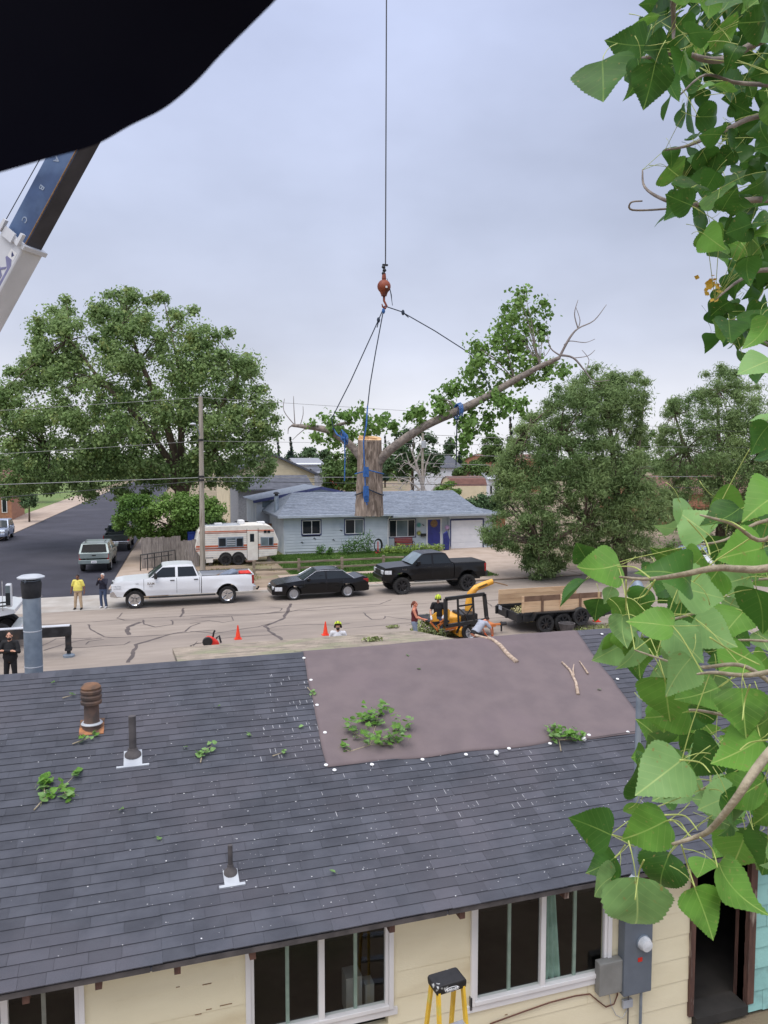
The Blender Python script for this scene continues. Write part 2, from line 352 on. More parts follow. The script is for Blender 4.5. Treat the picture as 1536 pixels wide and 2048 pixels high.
pm('rust', S(126,92,68), S(92,74,62), scale=7, rough=.85, bump=.3, bscale=40, c3=S(196,130,84), scale3=5, mix3=(.5,.66))
pm('rust_dark', S(98,78,68), S(70,62,58), scale=8, rough=.8, bump=.2, c3=S(130,100,80), scale3=4, mix3=(.5,.7))
pm('lead_grey', S(182,186,190), S(166,170,176), scale=6, rough=.6)
pm('pipe_dark', S(92,87,86), S(72,68,68), scale=6, rough=.75)
pm('box_grey', S(104,112,122), S(94,102,112), scale=4, rough=.5)
pm('box_grey2', S(138,138,134), S(124,124,120), scale=4, rough=.55)
pm('interior', S(70,66,62), S(48,46,43), scale=1.5, rough=.9)
pm('curtain', S(156,184,170), S(126,156,142), scale=4, rough=.9)
pm('cable_brown', S(112,72,60), S(96,60,50), rough=.7)
pm('speck', (.74,.74,.75), (.58,.58,.59), rough=.8)
pm('fluff', (.82,.82,.82), (.7,.7,.68), rough=.8)
RE, RZ, EV, EZ = 12.77, 3.75, 7.25, 2.35      # ridge and eave (distance, height)
SL = (RZ-EZ)/(RE-EV); SA = math.atan(SL); SLEN = math.hypot(RE-EV, RZ-EZ)
U0, U1 = -6.0, 11.5
def roofz(v): return EZ+(v-EV)*SL
def at_roof(px, py, h=0.0):
    d = ray(px, py); t = (EZ-EV*SL+h-HCAM)/(d[2]-SL*d[1]); return Vector((d[0]*t, d[1]*t, HCAM+d[2]*t))
WV = 7.62                                      # wall plane
NH = thing('single_storey_house', (2.5, 12.0, 0), 'cream sided house with dark grey shingle roof filling the foreground', 'house')
roof = MB().prism([(EV,EZ-.03),(RE,RZ-.03),(18.3,EZ-.03),(18.3,EZ-.07),(RE,RZ-.12),(EV,EZ-.07)], U0, U1, 'x').build('roof', 'shingle', NH, wld=True)
# shingles: courses from eave to ridge; the 300 that show largest are parts, the rest one mesh
EXPO = .1425; NC = int(SLEN/EXPO)+1
def sh_box(b, u, s, wd, lift, L=.19, sk=0.0):
    # a shingle lying on the slope: thick lower edge, thin upper edge
    c, sn = math.cos(SA), math.sin(SA)
    def P(uu, ss, h): return (uu, EV-.02+ss*c-h*sn, EZ+ss*sn+h*c)
    v = [P(u,s,.000+lift*.2),P(u+wd,s+sk,.000+lift*.2),P(u+wd,s+L,-.012),P(u,s+L,-.012),P(u,s,.011+lift),P(u+wd,s+sk,.011+lift),P(u+wd,s+L,.001),P(u,s+L,.001)]
    b.add(v, [(0,3,2,1),(4,5,6,7),(0,1,5,4),(1,2,6,5),(2,3,7,6),(3,0,4,7)])
cand = []
for k in range(NC):
    s = k*EXPO; u = U0-random.random()*.3
    while u < U1:
        wd = random.choice((.24,.30,.30,.33,.36,.42)); ue = min(u+wd, U1)-.002
        cand.append((k, u, s+random.uniform(-.002,.003), ue-u)); u += wd
def nearkey(c):
    k, u, s, wd = c
    vv = EV+s*math.cos(SA); dp = u*F0[0]+vv*F0[1]; x = 768+F_PX*(u*RT[0]+vv*RT[1])/dp
    return (0 if -40 < x < 1540 else 1, k, abs(u-2))
cand.sort(key=nearkey)
rest = MB()
for i, (k, u, s, wd) in enumerate(cand):
    tgt = rest if i >= 300 else MB()
    sag = .006*math.sin(u*1.3+.6)+.004*math.sin(u*3.1)
    sh_box(tgt, u, s+sag, wd, random.uniform(0,.004), min(.19, SLEN-s+.02))
    if i < 300: tgt.build('shingle', 'shingle', roof, wld=True, fix=False)
tag(rest.build('upper_shingles', 'shingle', roof, wld=True, fix=False), kind='stuff')
# ridge caps
u = U0
while u < U1:
    b = MB(); ov = .012+.003*random.random()
    b.add([(u,RE-.15,RZ-.15*SL+ov),(u+.26,RE-.15,RZ-.15*SL+ov+.006),(u,RE,RZ+ov+.012),(u+.26,RE,RZ+ov+.018),(u,RE+.15,RZ-.15*SL+ov),(u+.26,RE+.15,RZ-.15*SL+ov+.006)], [(0,1,3,2),(2,3,5,4)])
    b.build('ridge_cap', 'shingle', roof, wld=True); u += .245
# far slope courses (simple) and the older porch roof behind
b = MB()
for k in range(38):
    s = k*EXPO; v0 = 18.3-s*math.cos(SA); z0 = EZ+s*math.sin(SA)
    b.box(U0, v0-.17, z0-.01, U1, v0, z0+.012)
tag(b.build('far_slope_shingles', 'shingle', roof, wld=True), kind='stuff')
pL, pR = .66, 7.12
porch = MB().prism([(16.6,2.78),(19.82,2.30),(19.82,2.18),(16.6,2.64)], pL, pR, 'x').build('porch_roof', 'tan_shingle', NH, wld=True)
b = MB()
for k in range(22):
    t0 = k/22; v0 = lerp(19.84, 16.9, t0); z0 = lerp(2.30, 2.74, t0); u = pL-random.random()*.3
    while u < pR:
        a = max(u, pL); e = min(u+.3, pR)-.005
        if e > a: b.add([(a,v0,z0+.012),(e,v0,z0+.012),(e,v0-.17,z0+.02),(a,v0-.17,z0+.02),(a,v0,z0-.01),(e,v0,z0-.01)], [(0,1,2,3),(4,5,1,0)])
        u += .3
tag(b.build('porch_shingles', 'tan_shingle', porch, wld=True), kind='stuff')
for uu in (pL+.2, (pL+pR)/2, pR-.2): MB().box(uu-.06, 19.5, 0, uu+.06, 19.62, 2.25).build('porch_post', 'white_paint', NH, wld=True)
# eave trim, drip edge, rafter tails
b = MB(); u = U0
while u < U1:
    b.box(u, EV-.006, EZ-.075, u+2.98, EV+.012, EZ-.02); u += 3.0
b.build('fascia', 'pipe_dark', NH, wld=True)
for px in (60, 200, 352, 497, 765, 900, 1100, 1262, 1400):
    uu = atv(px, 1900, WV).x; MB().prism([(EV+.03,EZ-.08),(WV+.02,EZ-.02),(WV+.02,EZ-.18),(EV+.03,EZ-.17)], uu-.03, uu+.03, 'x').build('rafter_tail', 'wood_brown', NH, wld=True)
# openings in the wall, measured on the wall plane
def op(px0, py0, px1, py1):
    a = atv(px0, py0, WV); c = atv(px1, py1, WV); return [a.x, c.x, min(a.z, c.z), max(a.z, c.z)]
def uof(px, py=1900): return atv(px, py, WV).x
def zof(px, py): return atv(px, py, WV).z
wins = [
  [uof(-150, 2000), uof(158, 2000), .80, 2.12],
  [uof(500, 1950), uof(776, 1950), zof(770, 2006), 2.12],
  [uof(948, 1880), uof(1212, 1880), zof(1080, 1968), 2.12],
]
door = [uof(1386, 1900), uof(1488, 1900), .12, 2.08]
opens = wins+[door]
UT = uof(1492, 1900)                             # cream siding ends, turquoise begins
def rows(z0, z1, step):
    z = z0
    while z < z1-.01: yield z, min(z+step, z1); z += step
def free(z0, z1, a, b_, ops):
    iv = [(a, b_)]
    for o in ops:
        if o[2] < z1-.01 and o[3] > z0+.01:
            nv = []
            for s, e in iv:
                if o[0] > s: nv.append((s, min(e, o[0])))
                if o[1] < e: nv.append((max(s, o[1]), e))
            iv = [q for q in nv if q[1]-q[0] > .01]
    return iv
wall = MB().box(U0+.3, 17.8, 0, U1-.3, 17.95, 2.25).box(U0+.3, WV+.1, 0, U0+.45, 17.8, 2.25).box(U1-.45, WV+.1, 0, U1-.3, 17.8, 2.25).build('wall', 'siding_cream', NH, wld=True)
edges = sorted({.0, .30, .60, .90, 1.2, 1.5, 1.8, 2.12, 2.24})
for z0, z1 in zip(edges, edges[1:]):
    for a, e in free(z0, z1, U0+.3, UT, opens):
        u = a
        while u < e-.01:
            ue = min(u+random.uniform(2.4, 3.6), e)
            if e-ue < .5: ue = e
            MB().add([(u,WV-.014,z0+.004),(ue-.003,WV-.014,z0+.004),(ue-.003,WV-.004,z1+.006),(u,WV-.004,z1+.006),(u,WV+.10,z0+.004),(ue-.003,WV+.10,z0+.004),(ue-.003,WV+.10,z1+.006),(u,WV+.10,z1+.006)],
                [(0,1,2,3),(1,5,6,2),(5,4,7,6),(4,0,3,7),(3,2,6,7),(4,5,1,0)]).build('siding_board', 'siding_cream', wall, wld=True)
            u = ue
for z0, z1 in rows(0, 2.24, .28):                # turquoise shake wall
    u = UT
    while u < U1-.3:
        wd = random.uniform(.22,.34); ue = min(u+wd, U1-.3); dz = random.uniform(-.012,.012)
        MB().add([(u,WV-.075,z0+dz),(ue-.006,WV-.075,z0+dz),(ue-.006,WV-.055,z1+.02),(u,WV-.055,z1+.02),(u,WV+.1,z0+dz),(ue-.006,WV+.1,z0+dz),(ue-.006,WV+.1,z1+.02),(u,WV+.1,z1+.02)],
            [(0,1,2,3),(1,5,6,2),(4,0,3,7),(3,2,6,7),(4,5,1,0)]).build('wall_shake', 'siding_turq', wall, wld=True)
        u = ue
# the room behind the windows
MB().box(U0+.4, 10.5, .05, U1-.5, 10.6, 2.24).box(U0+.4, WV+.1, .02, U1-.5, 10.5, .05).box(U0+.4, WV+.1, 2.24, U1-.5, 10.5, 2.27).build('interior', 'interior', NH, wld=True)
def slider(o, inner):
    a, e, z0, z1 = o; y = WV; fw = .055
    w_ = MB().box(a-.05,y-.05,z0-.05,a,y+.06,z1+.05).box(e,y-.05,z0-.05,e+.05,y+.06,z1+.05).box(a,y-.05,z1,e,y+.06,z1+.05).build('window', 'vinyl', NH, wld=True)
    MB().box(a-.10,y-.035,z0-.13,e+.10,y+.02,z0-.052).build('sill', 'vinyl', w_, wld=True)
    m = (a+e)/2
    MB().box(a,y-.055,z0-.05,e,y+.05,z0).box(a,y-.03,z0,a+fw*.7,y+.03,z1).box(e-fw*.7,y-.03,z0,e,y+.03,z1).build('frame', 'vinyl', w_, wld=True, bevel=.006)
    MB().box(m-.032,y-.04,z0,m+.032,y+.03,z1).build('mullion', 'vinyl', w_, wld=True, bevel=.005)
    for s0, s1 in ((a+fw*.7, m-.032), (m+.032, e-fw*.7)):
        MB().add([(s0,y+.006,z0),(s1,y+.006,z0),(s1,y+.006,z1),(s0,y+.006,z1)], [(0,1,2,3)]).build('pane', 'glass_win', w_, wld=True, fix=False)
        c = lerp(s0, s1, .52); MB().box(c-.019, y+.014, z0, c+.019, y+.04, z1).build('meeting_stile', inner, w_, wld=True)
    return w_
def gl(name):
    m = bpy.data.materials.new(name); m.use_nodes = True; t = m.node_tree; MATS[name] = m; t.nodes.clear()
    o = N(t,'ShaderNodeOutputMaterial'); tr = N(t,'ShaderNodeBsdfTransparent'); tr.inputs[0].default_value = (.84,.88,.86,1); g = N(t,'ShaderNodeBsdfGlossy'); g.inputs['Roughness'].default_value = .02
    fr = N(t,'ShaderNodeFresnel'); fr.inputs[0].default_value = 1.5; nz = N(t,'ShaderNodeTexNoise'); nz.inputs['Scale'].default_value = 2.0; bp = N(t,'ShaderNodeBump'); bp.inputs['Strength'].default_value = .02
    t.links.new(nz.outputs[0], bp.inputs['Height']); t.links.new(bp.outputs[0], g.inputs['Normal'])
    mx_ = N(t,'ShaderNodeMixShader'); ge = N(t,'ShaderNodeNewGeometry'); mf = N(t,'ShaderNodeMix'); mf.inputs['B'].default_value = .04; t.links.new(ge.outputs['Backfacing'], mf.inputs['Factor']); t.links.new(fr.outputs[0], mf.inputs['A']); t.links.new(mf.outputs[0], mx_.inputs[0]); t.links.new(tr.outputs[0], mx_.inputs[1]); t.links.new(g.outputs[0], mx_.inputs[2]); t.links.new(mx_.outputs[0], o.inputs[0])
gl('glass_win')
pm('stile_green', S(164,180,168), S(142,160,148), rough=.6); pm('stile_grey', S(160,156,150), S(140,136,130), rough=.6)
slider(wins[0], 'stile_grey'); w1 = slider(wins[1], 'stile_green'); w2 = slider(wins[2], 'stile_green')
# things seen inside: a curtain at the right window, clutter on the sill of the middle one
b = MB(); m = (wins[2][0]+wins[2][1])/2; P0 = [(m+.04+i*.02, WV+.07+.02*math.sin(i*1.5)) for i in range(14)]
b.add([(x, y, wins[2][2]-.02) for x, y in P0]+[(lerp(x, m+.1, .5), y, 2.13) for x, y in P0], [(i, i+1, 15+i, 14+i) for i in range(13)])
b.build('curtain', 'curtain', NH, wld=True, smooth=True)
b = MB(); m = lerp(wins[1][0], wins[1][1], .72)
b.box(m, WV+.2, wins[1][2]-.2, m+.18, WV+.4, wins[1][2]+.22).box(m+.22, WV+.2, wins[1][2]-.2, m+.32, WV+.35, wins[1][2]+.1)
tag(b.build('cardboard_box', 'box_grey2', None), 'pale boxes on the shelf inside the middle window', 'box')
# door opening with a weathered frame
a, e, z0, z1 = door
df = MB().box(a-.07,WV-.045,z0,a,WV+.16,z1+.07).build('door_frame', 'wood_brown', NH, wld=True)
MB().box(e,WV-.085,z0,e+.10,WV+.16,z1+.09).build('jamb', 'wood_brown', df, wld=True)
MB().box(a,WV-.05,z1,e,WV+.16,z1+.09).build('door_head', 'wood_brown', df, wld=True)
MB().box(a,WV-.10,z0-.12,e,WV+.2,z0).build('threshold', 'interior', df, wld=True)
MB().box(a+.02,WV+.11,z0,a+.06,WV+.85,z1-.02).build('door', 'wood_brown', NH, wld=True)
# meter box, junction box, conduits, cable
def wbox(px0, py0, px1, py1, d, mat, name, parent, bev=.012):
    p = atv(px0, py0, WV-d); q = atv(px1, py1, WV-d); return MB().box(p.x, WV-d, q.z, q.x, WV-.02, p.z).build(name, mat, parent, wld=True, bevel=bev)
mb = wbox(1252, 1790, 1303, 1982, .16, 'box_grey', 'meter_box', NH)
p = atv(1286, 1884, WV-.16)
MB().lathe([(.085,0),(.085,-.05),(.07,-.09),(.03,-.10)], 20, (p.x, WV-.16, p.z), 'y').build('meter', 'lamp_clear', mb, wld=True, smooth=50)
MB().lathe([(.092,0),(.092,-.02)], 20, (p.x, WV-.161, p.z), 'y').build('meter_ring', 'galv', mb, wld=True)
p = atv(1281, 1920, WV-.17); MB().box(p.x-.03, WV-.166, p.z-.025, p.x+.03, WV-.161, p.z+.025).build('red_sticker', 'red_plastic', mb, wld=True)
wbox(1200, 1930, 1245, 1984, .13, 'box_grey2', 'junction_box', NH)
p = atv(1282, 1985, WV-.06); MB().tube([(p.x,WV-.06,p.z+.03),(p.x,WV-.06,0)], .018, 8).build('conduit', 'galv', NH, wld=True)
p = atv(1258, 1985, WV-.06); MB().tube([(p.x,WV-.05,p.z+.03),(p.x,WV-.05,0)], .009, 8).build('conduit', 'pipe_dark', NH, wld=True)
wbox(1247, 2003, 1266, 2014, .06, 'lead_grey', 'cable_clamp', NH, .004)
cb = [(980,2048),(1040,2026),(1100,2005),(1150,1992),(1180,1988),(1195,2001),(1212,2014),(1228,2008),(1235,1990),(1233,1975)]
MB().tube([atv(x, y, WV-.03) for x, y in cb], .008, 6).build('cable', 'cable_brown', NH, wld=True, smooth=True)
MB().tube([atv(x, y, WV-.03) for x, y in [(1218,1984),(1222,2010),(1232,2030),(1245,2036),(1254,2020),(1257,2008)]], .004, 6).build('thin_cable', 'lead_grey', NH, wld=True, smooth=True)
p = atv(942, 2005, WV-.04); MB().box(p.x-.012, WV-.05, p.z-.09, p.x+.012, WV-.02, p.z+.06).build('hinge', 'pipe_dark', NH, wld=True)
# cracks and stains on the cream boards
pm('stain', S(120,92,66), S(150,120,88), scale=20, rough=.9)
for x, y, l in ((352,1975,9),(405,1970,22),(412,2020,14),(350,1945,5),(1010,2030,8),(440,2012,30),(390,2030,16),(700,2035,14)):
    p = atv(x, y, WV-.016); MB().box(p.x, WV-.0175, p.z-.004, p.x+l*.004, WV-.0125, p.z+.004).build('paint_chip', 'stain', wall, wld=True)
# service mast with guy wires
mp0 = atd(1272, 1650, 8.35); mu, mv = mp0.x, mp0.y; mtop = atd(1272, 1205, 8.35).z
mast = MB().tube([(mu,mv,roofz(mv)-.3),(mu,mv,mtop)], .032, 14).build('service_mast', 'galv', NH, wld=True, smooth=60)
MB().tube([(mu,mv,mtop),(mu,mv,mtop+.10),(mu+.02,mv+.10,mtop+.17),(mu+.03,mv+.2,mtop+.1)], [.045,.06,.06,.05], 12).build('weatherhead', 'galv', mast, wld=True, smooth=60)
MB().lathe([(.10,0),(.06,.05),(.036,.09)], 14, (mu, mv, roofz(mv)+.01)).build('flashing', 'lead_grey', mast, wld=True, smooth=50)
g1 = at_roof(1168, 1478, .03); MB().tube([g1, (mu,mv,lerp(roofz(mv), mtop, .55))], .004, 5).build('guy_wire', 'pipe_dark', mast, wld=True)
g2 = at_roof(1300, 1300, .03)
# roof vents
def base_patch(b, c, hw, hl, th=.012):
    cs, sn = math.cos(SA), math.sin(SA)
    def P(u_, s_, h_): return (c.x+u_, c.y+s_*cs-h_*sn, c.z+s_*sn+h_*cs)
    v = [P(-hw,-hl,th),P(hw,-hl,th),P(hw,hl,th),P(-hw,hl,th),P(-hw,-hl,th-.02),P(hw,-hl,th-.02),P(hw,hl,th-.02),P(-hw,hl,th-.02)]
    return b.add(v, [(0,1,2,3),(4,5,1,0),(5,6,2,1),(6,7,3,2),(7,4,0,3)])
tv = at_roof(184, 1455, .012)                     # rusty furnace vent with louvred cap
k = 9.9/F_PX*.92
vt = MB().lathe([(.125,-.05),(.125,.06),(.10,.10),(.098,.36)], 18, tv).build('rusty_vent', 'rust_dark', NH, wld=True, smooth=40)
base_patch(MB(), tv, .16, .19, .016).build('base_plate', 'rust', vt, wld=True)
for i in range(3):
    z = tv.z+.33+i*.075
    MB().lathe([(.105,z),(.138,z+.015),(.142,z+.05),(.112,z+.088)], 18, (tv.x, tv.y, 0)).build('louvre', 'rust_dark', vt, wld=True, smooth=40)
MB().lathe([(.13,tv.z+.55),(.135,tv.z+.575),(.10,tv.z+.615),(.03,tv.z+.63)], 18, (tv.x, tv.y, 0)).build('cap', 'rust', vt, wld=True, smooth=40)
MB().lathe([(.132,.05),(.145,.065),(.128,.085)], 18, tv).build('sealant_ring', 'lead_grey', vt, wld=True, smooth=40)
def pipe_vent(px, py, ptop, rad, hw):
    c = at_roof(px, py, .012); Yd = c.x*F0[0]+c.y*F0[1]; top = atd(px, ptop, Yd).z
    o = MB().tube([(c.x,c.y,c.z-.1),(c.x,c.y,top)], rad, 14).build('plumbing_vent', 'pipe_dark', NH, wld=True, smooth=50)
    base_patch(MB(), c+Vector((0,-.06,-.06*SL)), hw, hw*1.45, .016).build('flashing', 'lead_grey', o, wld=True)
    b = base_patch(MB(), c+Vector((0,-.06-hw*1.45,(-.06-hw*1.45)*SL)), hw*1.75, .018, .02); b.build('flashing_lip', 'lead_grey', o, wld=True)
    MB().lathe([(hw*.95,.0),(hw*.9,.04),(rad*1.35,.075),(rad*1.3,.11)], 16, c).build('collar', 'pipe_dark', o, wld=True, smooth=50)
    MB().lathe([(rad*1.001,top-.015),(rad*.75,top+.001),(rad*.7,top-.08)], 14, (c.x, c.y, 0)).build('pipe_rim', 'black_plastic', o, wld=True)
pipe_vent(266, 1512, 1432, .048, .115); pipe_vent(461, 1748, 1690, .026, .078)
# big galvanised flue behind the ridge
fl = atd(68, 1345, 13.0); fz0 = 3.2; ft = atd(68, 1160, 13.0).z; fr = .146
fo = MB().lathe([(fr,fz0),(fr,ft-.5),(fr*1.0,ft-.1),(fr*.96,ft)], 22, (fl.x, fl.y, 0)).build('flue_pipe', 'galv', NH, wld=True, smooth=50)
for t in (.18, .52): MB().lathe([(fr*1.0,lerp(fz0,ft,t)-.012),(fr*1.03,lerp(fz0,ft,t)),(fr*1.0,lerp(fz0,ft,t)+.012)], 22, (fl.x, fl.y, 0)).build('seam_ring', 'lead_grey', fo, wld=True)
MB().lathe([(fr*1.03,ft-.30),(fr*1.16,ft-.06),(fr*1.06,ft-.01)], 22, (fl.x, fl.y, 0)).build('flue_collar', 'steel_dark', fo, wld=True, smooth=40)
MB().lathe([(fr*.75,ft-.02),(fr*.75,ft+.05)], 16, (fl.x, fl.y, 0)).build('flue_throat', 'black_plastic', fo, wld=True)
MB().lathe([(fr*1.5,ft+.035),(fr*1.52,ft+.055),(fr*1.1,ft+.085),(fr*.3,ft+.10)], 22, (fl.x, fl.y, 0)).build('rain_cap', 'lead_grey', fo, wld=True, smooth=40)
for a in (0, 2.1, 4.2): MB().box(fl.x+fr*math.cos(a)-.012, fl.y+fr*math.sin(a)-.012, ft-.03, fl.x+fr*math.cos(a)+.012, fl.y+fr*math.sin(a)+.012, ft+.05).build('cap_leg', 'galv', fo, wld=True)
# ------------------------------------------------ the felt sheet over the damaged roof
FB = at_roof(600, 1500).x
fe = thing('roofing_felt', (5.2, 10.8, roofz(10.8)), 'large mauve brown sheet of roofing felt nailed over the ridge', 'felt sheet')
q00, q10, q11, q01 = at_roof(652, 1537), at_roof(1303, 1467), at_roof(1160, 1272), at_roof(607, 1310)
q11.y = q01.y = RE
n_, m_ = 88, 44; vv = []; ff = []
for j in range(m_+4):
    for i in range(n_+1):
        s, t = i/n_, min(j/m_, 1.0)
        p = q00.lerp(q10, s).lerp(q01.lerp(q11, s), t); h = .024+.010*mathutils.noise.noise((p.x*1.2, p.y*1.2, 0))+.022*max(0, mathutils.noise.noise((p.x*.7+p.y*.4, p.y*2.4, 5)))+(.006 if int((p.y-9)/.9) % 2 else 0)
        if j > m_:
            dv = (j-m_)*.28; vv.append((p.x, RE+dv, RZ-dv*SL+h+.02))
        else:
            e_ = .01 if (j == 0 or i in (0, n_)) else 0
            vv.append((p.x+.04*mathutils.noise.noise((p.y*1.3, 1, 4*s)), p.y+(0.05*mathutils.noise.noise((p.x*1.5, 7, 0)) if j == 0 else 0), roofz(min(p.y, RE))+h-e_+(.02 if t > .97 else 0)))
for j in range(m_+3):
    for i in range(n_):
        a_ = j*(n_+1)+i; ff.append((a_, a_+1, a_+n_+2, a_+n_+1))
b = MB(); b.v = vv; b.f = ff; fo_ = b.build('sheet', 'felt', fe, wld=True, smooth=True)
md = fo_.modifiers.new('thick', 'SOLIDIFY'); md.thickness = .006; md.offset = 1
cap = MB().lathe([(.028,0),(.026,.006),(.006,.009)], 10).mesh('nail_cap'); cap.materials.append(M('fluff'))
for x, y in ((652,1530),(669,1540),(744,1529),(845,1519),(932,1509),(1018,1497),(1100,1487),(1178,1470),(1256,1464),(1204,1268),(1235,1358),(608,1316),(650,1465),(634,1410),(622,1360)):
    p = at_roof(x, y, .034); o = put(cap, 'nail_cap', fe, p-fe.location, (SA, 0, 0))
# ------------------------------------------------ specks, chips and debris
def roof_flakes(n, name, mat, label, dens, size):
    V = []; F = []
    while n > 0:
        px, py = random.uniform(0, 1330), random.uniform(1290, 1960); p = at_roof(px, py, .022)
        if p.y > RE-.1 or p.y < EV+.1 or random.random() > dens(px, py, p): continue
        r = size*random.choice((.22,.25,.3,.3,.35,.4,.5,.75)); a = random.random()*pi; k_ = len(V); el = random.uniform(.4, 1)
        for i in range(5):
            an = a+2*pi*i/5+random.uniform(-.3,.3); V.append((p.x+r*math.cos(an), p.y+r*el*math.sin(an), p.z+r*el*math.sin(an)*SL+random.uniform(0,.3)*r))
        F.append(tuple(range(k_, k_+5))); n -= 1
    b = MB(); b.v = V; b.f = F; return tag(b.build(name, mat, None, fix=False), label, 'debris', kind='stuff')
tlx = lambda px, py: (abs(px-450) < 420 and 1) 
roof_flakes(1000, 'white_specks', 'speck', 'white specks and chips scattered over the dark shingles', lambda px, py, p: (.12+.55*min(1, max(0, (px-120)/350)))*(1.0 if py < 1750 else .35)*(0.06 if (px > 640 and py < 1460) else 1), .012)
V = MB()
for i in range(95):                              # flakes lodged in the vertical joints
    px = random.choice((random.uniform(520, 640), random.uniform(640, 1290))); py = random.uniform(1350, 1520) if px < 640 else random.uniform(1490, 1640); p = at_roof(px, py, .016)
    if px > 640 and py < 1545-(px-650)*.115: continue
    k_ = int((p.y-EV)/math.cos(SA)/EXPO); L_ = random.uniform(.03, .11); y0 = EV+k_*EXPO*math.cos(SA)+random.uniform(0, .03)
    V.add([(p.x,y0,roofz(y0)+.017),(p.x+.004,y0,roofz(y0)+.017),(p.x+.005,y0+L_,roofz(y0+L_)+.015),(p.x+.001,y0+L_,roofz(y0+L_)+.015)], [(0,1,2,3)])
tag(V.build('joint_flakes', 'speck', None, fix=False), 'white flakes lodged in the joints of the shingles', 'debris', kind='stuff')
# ================================================================== the blue house across the street
pm('siding_blue', S(200,207,213), S(188,196,203), scale=1.2, rough=.7, bump=.08, bscale=30, rnd=.03, c3=S(160,174,190), scale3=.6, mix3=(.56,.75))
pm('trim_blue', S(66,72,116), S(56,62,100), scale=3, rough=.6)
pm('roof_grey', S(126,134,146), S(104,112,124), scale=2.2, rough=.95, bump=.4, bscale=30, isl=.10, stretch=(1,3,3), c3=S(142,148,158), scale3=5, mix3=(.5,.64))
pm('fascia_grey', S(176,184,194), S(160,168,178), scale=3, rough=.6)
pm('door_blue', S(62,66,140), S(54,58,124), scale=3, rough=.5)
pm('garage_white', S(230,231,234), S(220,222,226), scale=2, rough=.6)
pm('wood_grey', S(150,142,134), S(120,112,106), scale=4, rough=.95, bump=.5, bscale=30, rnd=.2, stretch=(3,3,.5))
pm('wood_rail', S(148,136,118), S(118,106,90), scale=4, rough=.95, bump=.5, bscale=25, rnd=.12, stretch=(.6,3,3))
pm('wood_red', S(150,96,72), S(122,78,60), scale=3, rough=.9, bump=.3, bscale=25, rnd=.12)
pm('pole_wood', S(172,164,152), S(150,142,130), scale=3, rough=.95, bump=.4, bscale=25, stretch=(4,4,.3), c3=S(128,118,104), scale3=2, mix3=(.55,.7))
pm('bench_red', S(150,62,58), S(126,50,48), scale=4, rough=.6)
pm('blue_plastic', S(40,70,160), S(34,58,138), rough=.5)
pm('navy_cloth', S(46,52,120), S(36,42,98), scale=5, rough=.85)
pm('turq', S(110,176,168), S(90,150,144), rough=.6); pm('yellow_orn', S(190,190,96), S(160,160,80), rough=.6); pm('pink_orn', S(190,160,190), S(160,130,165), rough=.6)
BV = 55.0
def bu(px, py=1070, v=BV): return atv(px, py, v).x
def bz(px, py, v=BV): return atv(px, py, v).z
uL, uM, uP, uG = bu(568), bu(776), bu(898), bu(990)
BH = thing('bungalow', (17, 58, .06), 'pale blue bungalow with grey hip roof and blue door across the street', 'house')
ops_b = []
def rect(px0, py0, px1, py1, v=BV):
    a = atv(px0, py0, v); c = atv(px1, py1, v); return [a.x, c.x, c.z, a.z]
W1, W2, W3 = rect(604,1041,641,1068), rect(690,1039,727,1067), rect(778,1040,830,1073, BV+.25)
DR = rect(855,1039,880,1090, BV+.25); GD = rect(902,1041,965,1098, BV-.15)
def lapwall(parent, a, e, z0, z1, v, ops, mat, step=.21, dep=.12, nm='siding_board'):
    for q0, q1 in rows(z0, z1, step):
        for s, t in free(q0, q1, a, e, ops):
            MB().add([(s,v-.03,q0),(t,v-.03,q0),(t,v-.005,q1),(s,v-.005,q1),(s,v+dep,q0),(t,v+dep,q0),(t,v+dep,q1),(s,v+dep,q1)],
                [(0,1,2,3),(1,5,6,2),(4,0,3,7),(3,2,6,7),(4,5,1,0)]).build(nm, mat, parent, wld=True, fix=False)
bw = MB().box(uL,61.4,0,uG-.3,61.5,2.75).box(uL,BV+.13,.0,uL+.12,61.4,2.75).box(uG-.42,BV,.0,uG-.3,61.4,2.7).box(uL,BV+.02,0,uM,BV+.12,.28).build('wall', 'siding_blue', BH, wld=True)
lapwall(bw, uL, uM, .28, 2.75, BV, [W1, W2], 'siding_blue')
lapwall(bw, uM, uP, .15, 2.75, BV+.25, [W3, DR], 'siding_blue')
lapwall(bw, uP, uG-.3, .08, 2.72, BV-.15, [GD], 'siding_blue')
MB().box(uL-.03, BV-.05, .1, uL+.06, BV-.032, 2.75).build('corner_board', 'siding_blue', bw, wld=True)
MB().box(uM-.03, BV-.05, .1, uM+.03, BV+.22, 2.75).build('corner_board', 'fascia_grey', bw, wld=True)
MB().box(uP-.04, BV-.17, .08, uP+.02, BV+.22, 2.7).build('corner_board', 'siding_blue', bw, wld=True)
